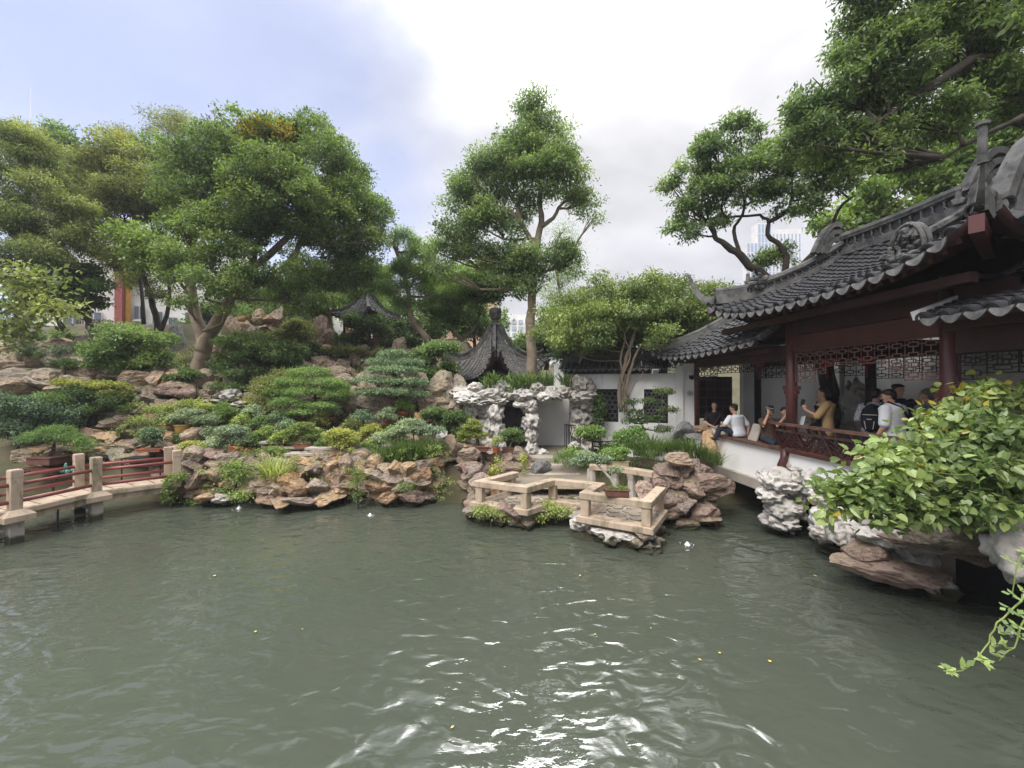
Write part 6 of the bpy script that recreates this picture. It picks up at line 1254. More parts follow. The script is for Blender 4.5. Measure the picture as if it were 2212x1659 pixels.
def bonsai(label, pv_, Y, pw, ph, pkind, pmat, pads, leaf, n, L=.06, wd=.03, per=12, bark='bark_d', seed=1, cs=.045, dead=False, tb=0, stand=False, group='potted bonsai on the slope', cat='bonsai', ground=None):
    c = V(pv_[0], pv_[1], Y) if ground is None else ground; root = thing('bonsai', label, cat, c, group); g = random.Random(seed)
    if pkind:
        m = MB(); pot_mesh(m, pkind, c, pw, ph, g.uniform(-.15, .15)); po = m.build('pot', MT[pmat], root, pkind != 'rect', bevel=.006)
        m = MB(); m.lathe(c + Vector((0, 0, ph * .9)), [(pw * .40, 0), (pw * .3, .015), (pw * .1, .03)], 12, sy=.62); m.build('soil', MT['soil'], po)
        b0 = c + Vector((0, 0, ph * .9))
    else: b0 = c
    pads = [(a, b, r1 * .95, r2 * .62) for a, b, r1, r2 in pads]; L *= .85; n = int(n * 1.25); lb = Ls(pads, Y); top = max(lb, key=lambda q: q[0].z)[0]; mid = b0.lerp(top, .5) + Vector((g.uniform(-.12, .12), 0, 0)); m = MB(); tr = woody(m, [b0, b0.lerp(mid, .5) + Vector((g.uniform(-.06, .06), 0, 0)), mid, top], max(.022, pw * .09), .012, seed, .012, 8)
    for q in lb:
        s = min(tr, key=lambda a: (a - q[0]).length); woody(m, [s, s.lerp(q[0], .5) - Vector((0, 0, .02)), q[0]], .012, .005, seed + 3, .006, 5, 2)
    m.build('trunk', MT[bark], root, True)
    crown('foliage', root, LM[leaf], lb, n, per, L, wd, cs=cs, seed=seed, tb=tb, upb=.25, inner=.5, squash=.5)
    return root
B = bonsai
B('wide flat pine bonsai in a brown tray on a wooden stand behind the bridge', (105, 1003), 10.9, .80, .22, 'rect', 'pot', [(120, 942, 50, 14), (80, 945, 30, 12), (160, 952, 26, 11), (120, 930, 34, 9), (185, 965, 16, 10)], 'pine', 420, .11, .014, 20, seed=1, cs=.07, tb=-.05)
sd = thing('plant_stand', 'dark wooden plant stand under the flat pine bonsai behind the bridge', 'stand', V(105, 1060, 10.9)); c = V(105, 1008, 10.9)
for sx in (-1, 1):
    for sy in (-1, 1): m = MB(); m.bar(c + Vector((sx * .44, sy * .26, 0)), c + Vector((sx * .44, sy * .26, -.95)), .05, .05); m.build('leg', MT['wood'], sd)
m = MB(); m.box(c + Vector((0, 0, -.02)), (.98, .62, .04)); m.build('top', MT['wood'], sd)
for sx in (-1, 1):
    m = MB(); 
    for a, b in (((.42, -.05), (.42, -.14)), ((.42, -.14), (.30, -.14)), ((.30, -.14), (.30, -.07)), ((.30, -.07), (.18, -.07))): m.bar(c + Vector((sx * a[0], -.27, a[1])), c + Vector((sx * b[0], -.27, b[1])), .025, .03, (0, 1, 0))
    m.build('corner_fret', MT['wood'], sd)
m = MB(); m.bar(c + Vector((-.44, -.26, -.72)), c + Vector((.44, -.26, -.72)), .03, .03); m.build('stretcher', MT['wood'], sd)
sd = thing('plant_stand', 'thin dark metal stand under the terracotta tray at the bridge end', 'stand', V(320, 1010, 11)); c = V(320, 988, 11.0)
for sx in (-1, 1):
    for sy in (-1, 1): m = MB(); m.bar(c + Vector((sx * .52, sy * .2, 0)), c + Vector((sx * .52, sy * .2, -.8)), .03, .03); m.build('leg', MT['iron'], sd)
m = MB(); m.box(c, (1.1, .45, .03)); m.build('top', MT['iron'], sd)
B('dark little bonsai in a long terracotta tray at the bridge end', (330, 975), 11.0, .62, .09, 'rect', 'potred', [(330, 935, 22, 13), (322, 950, 18, 9), (340, 950, 14, 8)], 'bluepine', 190, .07, .03, seed=2, tb=-.2)
B('spreading grey green bonsai in a yellow glazed pot', (441 - 48, 937), 12.0, .5, .28, 'oval', 'potyel', [(400, 900, 40, 9), (440, 905, 30, 9), (370, 908, 22, 7), (410, 890, 30, 8)], 'greypine', 400, .07, .022, 15, seed=3)
B('small yellow green bonsai in a red pot above the bridge post', (417, 990), 10.9, .34, .10, 'oval', 'potred', [(415, 962, 24, 11), (405, 972, 15, 7), (428, 970, 14, 7)], 'yellow', 260, .055, .035, seed=4)
B('grey green leaning bonsai with bleached stem in a round red pot', (508, 983), 11.0, .30, .27, 'round', 'potred', [(500, 930, 34, 14), (485, 945, 20, 9), (515, 948, 20, 9), (470, 958, 20, 7)], 'greypine', 360, .07, .022, 14, seed=5, bark='deadwood')
B('low yellow green bonsai in a dark pot above the pale grass', (590, 1000), 11.2, .5, .10, 'oval', 'pot', [(590, 972, 26, 8), (575, 980, 18, 6), (607, 980, 18, 6)], 'lime', 260, .06, .025, seed=6)
B('olive green bonsai with a curving stem in a shallow red tray', (655, 967), 11.6, .45, .07, 'rect', 'potred', [(640, 932, 26, 12), (655, 920, 24, 9), (625, 945, 15, 8), (668, 942, 14, 6)], 'lime', 280, .065, .028, seed=7, bark='bark', tb=-.1)
B('bright yellow green dome bonsai in a brown bowl at the bank edge', (741, 1002), 11.0, .56, .18, 'oval', 'pot', [(735, 936, 34, 13), (720, 950, 22, 10), (755, 948, 24, 10), (738, 958, 30, 8)], 'yellow', 480, .06, .035, seed=8, bark='bark')
B('tiny red pot with a pointed stone on a rock beside the yellow dome bonsai', (768, 958), 11.1, .2, .10, 'oval', 'potred', [(768, 948, 5, 4)], 'ground', 20, .03, .02, seed=9)
B('wide grey green bonsai with thick trunk growing above the mop grass', (895, 980), 11.4, .3, .06, None, 'pot', [(890, 925, 44, 13), (860, 935, 26, 10), (920, 935, 26, 10), (890, 912, 30, 8), (945, 928, 18, 7)], 'greypine', 480, .07, .022, 15, seed=10, bark='bark')
B('bright yellow green tiered bonsai in a wide brown tray before the arch', (1030, 975), 11.2, .74, .16, 'rect', 'pot', [(1020, 922, 24, 8), (1010, 936, 24, 8), (1035, 940, 20, 8), (1022, 912, 14, 6), (1000, 948, 14, 6)], 'yellow', 400, .055, .03, seed=11, tb=-.08)
B('loose leafy green bonsai in a brown pot under the arch opening', (1100, 978), 11.4, .44, .15, 'rect', 'pot', [(1105, 935, 20, 12), (1090, 945, 14, 10), (1118, 947, 14, 10)], 'mid', 240, .07, .03, seed=12, tb=.15, bark='bark')
B('small red flower pot with pale blossoms before the arch pillar', (1072, 979), 11.0, .20, .17, 'round', 'potred', [(1070, 955, 9, 8), (1075, 948, 7, 5)], 'grassy', 90, .04, .02, seed=13, tb=.3, group='flower pots', cat='potted plant')
B('flat pine bonsai with bleached deadwood stem in a tray on the terrace rail', (1325, 1063), 7.85, .48, .15, 'rect', 'pot', [(1270, 985, 22, 8), (1245, 998, 16, 6), (1300, 992, 18, 6), (1330, 1015, 14, 5)], 'greypine', 230, .055, .02, 13, seed=14, bark='deadwood', cs=.04, group=None, ground=Vector((2.05, 7.83, .95)))
v, t = leaves([(Vector((2.05, 7.83, 1.10)), (.2, .1, .03), 0)], 60, 9, .035, .028, cs=.03, seed=5); bl = quads('tray_greenery', v, LM['fresh'], [o for o in S.objects if o.get('label', '').startswith('flat pine bonsai')][0], t)
B('yellow flowering shrub in a cream rectangular pot behind the stone bench', (1338, 1008), 9.9, .42, .15, 'rect', 'potcream', [(1330, 985, 20, 10), (1318, 978, 16, 9), (1345, 975, 14, 8)], 'pine', 230, .07, .03, seed=15, tb=.15)
# smaller pots set out in rows across the slope
rows_ = [(470, 905, 12.6, 'greypine'), (545, 893, 12.7, 'greypine'), (560, 918, 12.4, 'mid'), (602, 905, 12.6, 'bluepine'), (575, 940, 12.0, 'lime'), (620, 925, 12.2, 'bluepine'), (690, 912, 12.5, 'olive'), (715, 890, 12.8, 'greypine'), (780, 905, 12.6, 'bluepine'), (800, 935, 12.0, 'gold'), (820, 955, 11.6, 'greypine'), (835, 900, 12.7, 'greypine'), (795, 968, 11.4, 'lime'), (870, 878, 13.0, 'pine'), (680, 945, 11.9, 'lime'), (540, 955, 11.8, 'mid'), (445, 940, 12.0, 'greypine'), (610, 950, 11.7, 'lime'), (460, 965, 11.4, 'greypine'), (700, 965, 11.5, 'mid'), (650, 895, 12.8, 'mid'), (760, 925, 12.2, 'olive'), (520, 915, 12.4, 'lime'), (845, 940, 11.8, 'mid'), (440, 915, 12.5, 'bluepine'), (380, 955, 11.8, 'mid')]
names = {'greypine': 'grey green', 'mid': 'dark leafy', 'bluepine': 'blue green', 'lime': 'lime green', 'olive': 'olive', 'gold': 'golden', 'pine': 'soft green'}
where = ['above the yellow pot', 'top of the slope below the olive pine', 'behind the low stone slab', 'just under the dark rock face', 'over the stone slab in the middle', 'beside the grey slab', 'below the layered pine', 'under the hanging bright grass', 'left of the bleached twisted stem', 'behind the tiny red pot', 'right of the tiny red pot', 'with a bleached twisted stem', 'in a shallow tray by the mop grass', 'on the ledge below the blue pine', 'left of the yellow dome', 'right of the round red pot', 'just right of the yellow pot', 'above the low yellow green one', 'left of the round red pot', 'below the yellow dome on its left', 'at the foot of the layered pine', 'behind the yellow dome', 'left of the dark rock face', 'behind the wide grey green one', 'nearest the yellow ground cover', 'left of the yellow pot']
for i, (vx, vy, Yb, lf) in enumerate(rows_):
    g = random.Random(i + 60); w = g.uniform(15, 24); pk = ('rect', 'oval', 'round')[i % 3]; pm = ('pot', 'potred', 'pot', 'potred', 'potblue', 'pot')[i % 6]
    B('small %s bonsai %s' % (names[lf], where[i]), (vx, vy + 18), Yb, .36 if pk != 'round' else .24, .09 if pk != 'round' else .17, pk, pm, [(vx, vy - 6, w, 8), (vx - w * .7, vy + 2, w * .6, 5), (vx + w * .7, vy + 1, w * .6, 6), (vx + 3, vy - 14, w * .6, 6)], lf, 170, .065, .026 if 'pine' in lf else .034, 12, seed=100 + i, tb=.14, cs=.05, bark='deadwood' if i == 11 else 'bark_d')
for i, (vx, vy, Yb, w, lab) in enumerate([(655, 966, 11.7, .95, 'under the low yellow green bonsai'), (700, 968, 11.3, .9, 'under the yellow dome bonsai'), (720, 985, 11.2, .7, 'behind the brown bowl'), (850, 962, 11.5, .5, 'behind the mop grass'), (660, 980, 11.2, 1.0, 'at the front of the slope'), (590, 955, 11.8, .6, 'in the middle of the bonsai rows'), (500, 990, 11.0, .8, 'under the round red pot')]):
    c = V(vx, vy, Yb); t = thing('stone_shelf', 'grey stone shelf slab ' + lab, 'shelf', c, 'stone shelves for the bonsai'); m = MB(); m.box(c, (w, .38, .07)); m.build('slab', MT['slab'], t, bevel=.01)
    for sx in (-1, 1): m = MB(); m.box(c + Vector((sx * w * .36, 0, -.22)), (.12, .28, .38)); m.build('leg', MT['slab'], t, bevel=.01)
for i, (vx, vy, Yb, sx, sz, kd, lab) in enumerate([(975, 960, 11.6, .42, .72, 'warm', 'upright reddish standing stone left of the arch'), (850, 965, 11.6, .28, .4, 'taihu', 'pale square stone block behind the mop grass'), (955, 945, 12, .5, .5, 'taihu2', 'pitted pale stone between the grey green bonsai and the arch'), (905, 905, 12.9, .5, .7, 'warm', 'upright brown stone below the blue pine'), (700, 990, 11.2, .8, .6, 'brown', 'dark round boulder left of the brown bowl'), (765, 975, 11.2, .55, .75, 'brown', 'tall stone carrying the tiny red pot')]):
    lone_rock('standing_stone', lab, 'stone', kd, V(vx, vy, Yb), (sx, sx * .8, sz), (0, 0, i))
# ------------------------------------------------------------------ leafy bush in front of the hall, right
bu = thing('leafy_bush', 'big fresh green bush with heart shaped leaves hanging over the pond', 'bush', (5.6, 4.6, 1.2))
BL = Ls([(2000, 960, 95, 45, 0, .1), (2090, 918, 90, 38, .3, .2), (2182, 868, 64, 46, .4, .25), (1845, 1062, 50, 28, -.2, .1), (1805, 1092, 34, 14, -.3, .1), (1920, 1010, 75, 36, -.1, .1), (1960, 1060, 90, 40, -.2), (1880, 1070, 60, 34, -.3), (2080, 1000, 110, 55, 0), (2170, 970, 70, 60, .2, .1), (1860, 1095, 50, 22, -.3), (1960, 1110, 95, 28, -.3, -.05), (2070, 1090, 95, 36, -.2, -.1), (2160, 1060, 70, 45, 0, -.1), (1810, 1080, 30, 14, -.3, .1), (2120, 930, 80, 40)], 4.5)
mb = MB(); st_ = Vector((6.2, 5.0, 1.2))
for q in BL: woody(mb, [st_, st_.lerp(q[0], .55) + Vector((0, 0, .12)), q[0]], .028, .008, 3, .03, 7, 3)
mb.build('stems', MT['bark_d'], bu, True)
def heart_leaves(v0, tint):
    # six-point leaves with a crease down the middle
    out = []
    for q in (0,): pass
    p, r_, tip, l_ = v0[:, 0], v0[:, 1], v0[:, 2], v0[:, 3]
    ax = tip - p; sdv = (r_ - l_); n = np.cross(sdv, ax); n /= np.linalg.norm(n, axis=1, keepdims=True) + 1e-9
    L = np.linalg.norm(ax, axis=1, keepdims=True); base = p + ax * .10
    def pt(t, s, h): return p + ax * t + sdv * s + n * L * h
    right = np.stack([base, pt(.0, .30, .02), pt(.28, .52, .06), pt(.62, .42, .02), tip - n * L * .12, pt(.5, 0, -.04)], 1)
    left = np.stack([base, pt(.5, 0, -.04), tip - n * L * .12, pt(.62, -.42, .02), pt(.28, -.52, .06), pt(.0, -.30, .02)], 1)
    return right, left
v, t = leaves(BL, 860, 7, .098, .066, cs=.11, seed=77, droop=-.35, inner=.45, spread=.7, flatn=.9, tb=.05, sub=14, subr=(.3, .6))
dist = np.linalg.norm(v.mean(1) - np.array([0, 0, CH]), axis=1); order = np.argsort(dist)
R_, L_ = heart_leaves(v, t)
for k in order[:300]:
    me = bpy.data.meshes.new('leaf'); vv = np.concatenate([R_[k], L_[k][[3, 4, 5]]]).tolist()
    me.from_pydata(vv, [], [(0, 1, 2, 3, 4, 5), (0, 5, 4, 6, 7, 8)]); a = me.attributes.new('tint', 'FLOAT', 'FACE'); a.data.foreach_set('value', [float(t[k])] * 2); me.materials.append(LM['bush']); put(bpy.data.objects.new('leaf', me), bu)
o = quads('leaves', np.concatenate([R_[order[300:]], L_[order[300:]]]), LM['bush'], bu, np.tile(t[order[300:]], 2), 6); tag(o, kind='stuff')
# arching tendril and the compound-leaved sprays at lower right
def spray(label, pts, Y, r, mat, seed, L=.055, n=9):
    g = random.Random(seed); P = wobble([V(a, b, Y) for a, b in pts], seed, .006); mb = MB(); k = len(P); mb.tube(P, [r * (1 - .6 * i / k) for i in range(k)], 6); root = thing('hanging_spray', label, 'plant', P[0])
    mb.build('stem', MT['grassy_stem'], root, True); vs_ = []
    for j in range(n):
        p = P[min(k - 1, int((j + .8) * k / n))]; d = Vector((g.choice((-1, 1)) * g.uniform(.4, 1), g.uniform(-.5, .3), g.uniform(-.3, .6))).normalized(); q = p + d * L * 1.3
        for a in range(5):
            an = (a - 2) * .75; ax = (Matrix.Rotation(an, 3, Vector((0, -.4, 1)).normalized()) @ d).normalized(); s = ax.cross(Vector((0, -.5, 1))).normalized(); b = q if a == 2 else p.lerp(q, .35 + .22 * abs(a - 2)); l = L * g.uniform(.75, 1.2)
            vs_.append([b, b + ax * l * .5 + s * l * .26, b + ax * l, b + ax * l * .5 - s * l * .26])
    [quads('leaflet', np.array([[list(x) for x in q]]), LM[mat], root, [g.uniform(.3, .9)]) for q in vs_]
    return root
MT['grassy_stem'] = flat('green_stem', (.22, .27, .08), .5, (.14, .19, .05), 6, .05)
spray('long thin spray of small pale leaflets hanging over the water at lower right', [(2212, 1280), (2190, 1310), (2150, 1345), (2130, 1385), (2105, 1420), (2075, 1445), (2035, 1447)], 2.5, .006, 'bush', 4, n=11)
spray('second shorter spray hanging at the right edge above the water', [(2225, 1310), (2205, 1350), (2185, 1395), (2155, 1425)], 2.45, .006, 'lime', 5, n=5)
spray('small leaflets at the right edge above the long spray', [(2230, 1180), (2205, 1200), (2190, 1230), (2185, 1290)], 2.9, .006, 'bush', 6, n=7)
spray('bare arching tendril crossing the leafy bush', [(2215, 1012), (2120, 1022), (2040, 1024), (1960, 1012)], 4.1, .008, 'lime', 7, .03, 2)
# ------------------------------------------------------------------ leaves and bubblers on the water
fl = flat('fallen_leaf_yellow', (.62, .50, .10), .5, (.45, .33, .06), 12, .1)
spots = [(557, 1362), (655, 1358), (463, 1243), (1408, 1357), (974, 1572), (1659, 1425), (1550, 1408), (1251, 1245), (80, 1240), (1763, 1245), (1514, 1426), (1288, 1370)]
lab = ['far left of the bright reflection', 'left of the bright reflection', 'near the bank on the left', 'in the middle right of the pond', 'double leaf at the bottom of the pond', 'largest one right of the middle', 'left of the largest one', 'below the terrace', 'by the bridge pier', 'below the limestone pillar', 'beside the bottom reflection', 'below the terrace corner']
for i, (vx, vy) in enumerate(spots):
    Yw = CH * F / (vy * KV - HZ); p = W(vx * KV, vy * KV, Yw); g = random.Random(i); L = g.uniform(.028, .05) * (1.4 if i in (4, 5) else 1) * Yw / 5; a = g.uniform(0, 6); d = Vector((math.cos(a), math.sin(a), 0)); s = Vector((-d.y, d.x, 0)); z = Vector((0, 0, 1))
    q = [p + z * .008, p + d * L * .3 + s * L * .32 + z * .016, p + d * L * .7 + s * L * .26 + z * .014, p + d * L + z * .02, p + d * L * .7 - s * L * .26 + z * .014, p + d * L * .3 - s * L * .32 + z * .016, p + d * L * .5 + z * .006]
    tag(mk('floating_leaf', q, [(0, 6, 1), (1, 6, 2), (2, 6, 3), (3, 6, 4), (4, 6, 5), (5, 6, 0)], fl), 'yellow leaf floating on the water ' + lab[i], 'leaf', 'fallen leaves on the pond')
fm, fnt, fb = nodes('white_foam'); fb.inputs['Base Color'].default_value = (.75, .78, .80, 1); fb.inputs['Roughness'].default_value = .25
for i, (vx, vy, s, lb_) in enumerate([(517, 1098, .16, 'before the left bank'), (800, 1113, .14, 'before the right end of the bank'), (1105, 1134, .14, 'under the left terrace rail'), (1484, 1176, .17, 'right of the terrace'), (1712, 1152, .12, 'in front of the limestone pillar'), (2180, 1362, .12, 'at the right edge below the rocks')]):
    Yw = CH * F / (vy * KV - HZ); p = W(vx * KV, vy * KV, Yw); g = random.Random(i + 3); m = MB()
    for k in range(14):
        a, rr = g.uniform(0, 6.28), s * g.random() ** .8; z = .10 * max(0, 1 - rr / (s * .5)) * g.random(); v, f = ICO[1]; q = g.uniform(.005, .013) * (1.2 - rr / s * .6)
        m.add([Vector(x) * q * 1.0 + p + Vector((math.cos(a) * rr, math.sin(a) * rr, z)) for x in v], f)
    m.lathe(p - Vector((0, 0, .01)), [(s * .40, .0), (s * .28, .02), (s * .15, .05), (s * .04, .07)], 10)
    tag(m.build('water_bubbler', fm, None, True), 'small white bubbling jet on the water ' + lb_, 'bubbler', 'bubblers in the pond')
# ------------------------------------------------------------------ inside the hall
sc = thing('scholar_rock', 'tall grey scholar stone standing against the white wall inside the hall', 'rock sculpture', FP(9.7, 2.75, ZF))
v, f = holey(77, 4, 16, .55, .12); tpl = []
for p in v:
    z = (p[2] + 1) / 2; w = .28 + .42 * math.sin(min(1, 1.15 * (1 - z)) * 1.6); tpl.append(FP(9.7 + p[1] * w * .6, 2.75 + p[0] * w + .12 * math.sin(z * 5), ZF + z * 2.15))
o = mk('stone', tpl, f, MT['taihu2'], sc, True)
m = MB(); m.lathe(FP(9.7, 2.75, ZF), [(.55, 0), (.6, .1), (.5, .25), (.3, .35)], 14); m.build('plinth', MT['slab'], sc)
lat = thing('lattice_door', 'dark lattice door panel just inside the left column of the hall', 'door panel', FP(12.9, .6, ZF))
m = MB(); FB(m, 12.8, 12.84, .25, 1.45, ZF + .72, ZF + 2.05); m.build('panel', MT['black'], lat)
m = MB()
for i in range(5): FB(m, 12.76, 12.79, .3 + i * .27, .33 + i * .27, ZF + .76, ZF + 2.0)
for j in range(5): FB(m, 12.77, 12.79, .3, 1.41, ZF + .8 + j * .28, ZF + .83 + j * .28)
m.build('lattice', MT['wood'], lat)
lc = flat('red_lantern_cloth', (.30, .02, .025), .5, None, 5, .05)
for i, (vx, vy, s, d, lab) in enumerate([(1680, 805, 11.2, 1.2, 'at the left behind the lower eave'), (1850, 770, 9.6, 1.8, 'behind the fretwork in the middle'), (1960, 770, 8.6, 1.8, 'right of the middle behind the fretwork')]):
    p = FP(s, d, ZF + 2.35); t = thing('red_lantern', 'red hanging lantern ' + lab, 'lantern', p, 'red lanterns under the hall roof'); m = MB(); m.lathe(p, [(.05, .15), (.13, .10), (.16, 0), (.13, -.10), (.05, -.15)], 14); m.build('shade', lc, t, True); m = MB(); m.tube([p - Vector((0, 0, .15)), p - Vector((0, 0, .42))], [.022, .03], 6); m.build('tassel', lc, t); m = MB(); m.tube([p + Vector((0, 0, .15)), p + Vector((0, 0, .6))], .008, 4); m.build('cord', MT['iron'], t)
sg = thing('carved_tablet', 'small grey carved stone tablet leaning on the seat beside the woman in the hat', 'tablet', FP(9.75, .1, ZF + .42)); m = MB(); c = FP(9.75, .1, ZF + .62); m.bar(c - Vector((.10, 0, .20)), c + Vector((.04, 0, .20)), .30, .05, FN); m.build('slab', MT['slab'], sg, bevel=.01)
shrub('indoor_plant', 'dark potted foliage inside the hall behind the first red column', 'plant', [(1775, 925, 14, 24), (1772, 905, 10, 16)], 9.8, 'deep', 70, 9, .12, .05, seed=91, cs=.08, base=FP(9.8, 1.2, ZF))
st2 = thing('tree_trunk', 'leaning tree trunk seen through the hall between the columns', 'tree', FP(10.6, 3.2, ZF)); m = MB(); woody(m, [FP(10.3, 2.6, ZF + .6), FP(10.3, 2.5, ZF + 1.6), FP(10.3, 2.25, ZF + 2.8)], .17, .2, 4, .02, 12); m.build('trunk', MT['bark_d'], st2, True)
# ------------------------------------------------------------------ visitors
SK = flat('skin', (.50, .30, .21), .5, (.42, .24, .17), 30, 0, coord='Object'); HAIR = flat('black_hair', (.018, .014, .013), .45, None, 20, .1); GREYHAIR = flat('grey_hair', (.13, .12, .115), .6, (.07, .065, .06), 30, .1)
def cloth(name, c, c2=None, sc=3, bm=.12): return flat(name, c, .85, c2 or tuple(x * .8 for x in c), sc, bm, bscale=9, spec=.15)
CL = dict(black=cloth('black_cotton', (.018, .018, .022)), white=cloth('white_cotton', (.66, .68, .73)), tan=cloth('tan_cotton', (.42, .29, .15)), navy=cloth('navy_cotton', (.025, .028, .05)), brownp=cloth('brown_print', (.13, .085, .06), (.04, .028, .022), 38), grey=cloth('sage_grey_cotton', (.22, .27, .26)), trousers=cloth('dark_trousers', (.03, .035, .05)), pale=cloth('pale_trousers', (.5, .48, .44)), print=cloth('black_white_print', (.55, .55, .6), (.06, .06, .08), 26), denim=cloth('blue_denim', (.06, .09, .18)), shoe=cloth('dark_shoe', (.03, .03, .03)), blue=cloth('blue_strap', (.03, .07, .30)), brownbag=cloth('brown_leather', (.10, .045, .03)), greycap=cloth('grey_visor', (.16, .17, .16)))
def vec(*a): return Vector(a)
class Fig:
    def __init__(s, label, base, face, group='visitors in the hall', scale=1.0):
        s.root = thing('person', label, 'person', base, group); f = Vector((face[0], face[1], 0)).normalized(); s.M = Matrix((Vector((f.y, -f.x, 0)), f, Vector((0, 0, 1)))).transposed(); s.b = Vector(base); s.k = scale; s.L = {}
    def w(s, p): return s.b + s.M @ (Vector(p) * s.k)
    def lay(s, n): return s.L.setdefault(n, MB())
    def cap(s, n, a, ra, b, rb, seg=10):
        a, b = Vector(a), Vector(b); m = s.lay(n); d = (b - a); pts = []; rad = []
        dn = d.normalized()
        for t in (-1, -.7, -.35): pts.append(a + dn * ra * t); rad.append(ra * math.sqrt(max(.02, 1 - t * t)))
        for t in (0, .5, 1): pts.append(a + d * t); rad.append(ra + (rb - ra) * t)
        for t in (.35, .7, 1): pts.append(b + dn * rb * t); rad.append(rb * math.sqrt(max(.02, 1 - t * t)))
        m.tube([s.w(p) for p in pts], [r * s.k for r in rad], seg); return s
    def ell(s, n, c, r, rot=None, sub=2):
        v, f = ICO[sub]; R_ = rot or Matrix.Identity(3); s.lay(n).add([s.w(R_ @ Vector((a * r[0], b * r[1], d * r[2])) + Vector(c)) for a, b, d in v], f); return s
    def torso(s, n, p0, p1, grow=0.0, wide=1.0, lo=0.0, hi=1.0):      # pelvis to base of neck
        p0, p1 = Vector(p0), Vector(p1); ax = (p1 - p0); L = ax.length; z = ax.normalized(); x = Vector((1, 0, 0)); y = z.cross(x).normalized(); m = s.lay(n)
        prof = [(-.10, .09), (-.06, .145), (.05, .170), (.25, .155), (.42, .148), (.62, .172), (.80, .190), (.90, .165), (.97, .095), (1.03, .06)]
        prof = [(t, r) for t, r in prof if lo - .11 <= t <= hi + .04]; N = 18; o = []
        for t, r in prof:
            for j in range(N):
                q = 6.28318 * j / N; rx = (r + grow) * wide; ry = (r * (.66 if t < .9 else .85) + grow); o.append(s.w(p0 + z * L * t + x * rx * math.cos(q) + y * ry * math.sin(q)))
        k = len(prof); f = [(i * N + j, i * N + (j + 1) % N, (i + 1) * N + (j + 1) % N, (i + 1) * N + j) for i in range(k - 1) for j in range(N)] + [tuple(range(N - 1, -1, -1)), tuple(range((k - 1) * N, k * N))]
        m.add(o, f); return s
    def hand(s, wrist, dirn, palm, curl=.6, n='body'):
        d = Vector(dirn).normalized(); pn = Vector(palm); pn = (pn - d * pn.dot(d)).normalized(); sd = d.cross(pn); w0 = Vector(wrist)
        s.cap(n, w0, .024, w0 + d * .045, .030, 8); 
        for i in (-1.5, -.5, .5, 1.5):
            k = w0 + d * .075 + sd * i * .018; l = .072 - .006 * abs(i - .5); a = curl * .7; e1 = k + (d * math.cos(a) + pn * math.sin(a)) * l * .55; e2 = e1 + (d * math.cos(a * 2.1) + pn * math.sin(a * 2.1)) * l * .5
            s.cap(n, w0 + d * .03 + sd * i * .014, .013, k, .0115, 6); s.cap(n, k, .0105, e1, .0095, 6); s.cap(n, e1, .0095, e2, .008, 6)
        t0 = w0 + d * .02 + sd * -.024; t1 = t0 + (d * .6 - sd * .7 + pn * .35).normalized() * .042; s.cap(n, t0, .013, t1, .011, 6); s.cap(n, t1, .011, t1 + (d * .8 + pn * .5).normalized() * .03, .009, 6); return s
    def head(s, c, turn=0.0, tilt=0.0, hair='short', hm=None):
        R_ = Matrix.Rotation(turn, 3, 'Z') @ Matrix.Rotation(tilt, 3, 'X'); c = Vector(c); s.hc = c; s.hR = R_
        def e(p, r, n='body', sub=2): s.ell(n, c + R_ @ Vector(p), r, R_, sub)
        e((0, 0, .015), (.074, .092, .105), sub=3); e((0, .028, -.055), (.052, .058, .062)); e((0, .095, -.012), (.013, .018, .020), sub=1); e((0, .083, .008), (.009, .012, .03), sub=1); e((0, .080, -.066), (.022, .012, .008), sub=1); e((0, .068, -.098), (.024, .020, .018), sub=1)
        for q in (-1, 1): e((q * .077, -.004, -.008), (.010, .020, .030), sub=1); e((q * .036, .075, -.02), (.02, .016, .014), sub=1)
        for q in (-1, 1): e((q * .029, .083, .012), (.010, .005, .006), 'eyes', 1); e((q * .029, .086, .034), (.016, .005, .004), 'eyes', 1)
        e((0, .0905, -.066), (.017, .004, .004), 'mouth', 1)
        h = 'hair'
        if hair: e((0, -.018, .045), (.083, .096, .088), h, 3); e((0, -.052, .0), (.078, .058, .085), h)
        if hair == 'bob':
            for q in (-1, 1): e((q * .068, -.012, -.015), (.022, .055, .075), h)
            e((0, .045, .098), (.06, .045, .025), h)
        if hair == 'bun': e((0, -.135, -.01), (.035, .045, .04), h)
        if hair == 'pony': e((0, -.12, -.06), (.03, .03, .10), h)
        if hair == 'fringe': e((0, .04, .09), (.068, .05, .03), h)
        s.hm = hm or HAIR; return s
    def done(s, mats, vox=.0095):
        order = ['body'] + [k for k in s.L if k != 'body']
        for n in order:
            if n not in s.L: continue
            mt = SK if n == 'body' else s.hm if n == 'hair' else HAIR if n == 'eyes' else CL['brownbag'] if n == 'mouth' else mats[n][0]
            nm = n if n not in mats else mats[n][1]
            o = s.L[n].build(nm, mt, s.root, True)
            if n in ('eyes', 'mouth') or (n in mats and len(mats[n]) > 2): continue
            r = o.modifiers.new('fuse', 'REMESH'); r.mode = 'VOXEL'; r.voxel_size = vox * (1 if n == 'body' else 1.25); r.use_smooth_shade = True
            q = o.modifiers.new('soften', 'SMOOTH'); q.factor = .5; q.iterations = 2 if n == 'body' else 4
        return s.root
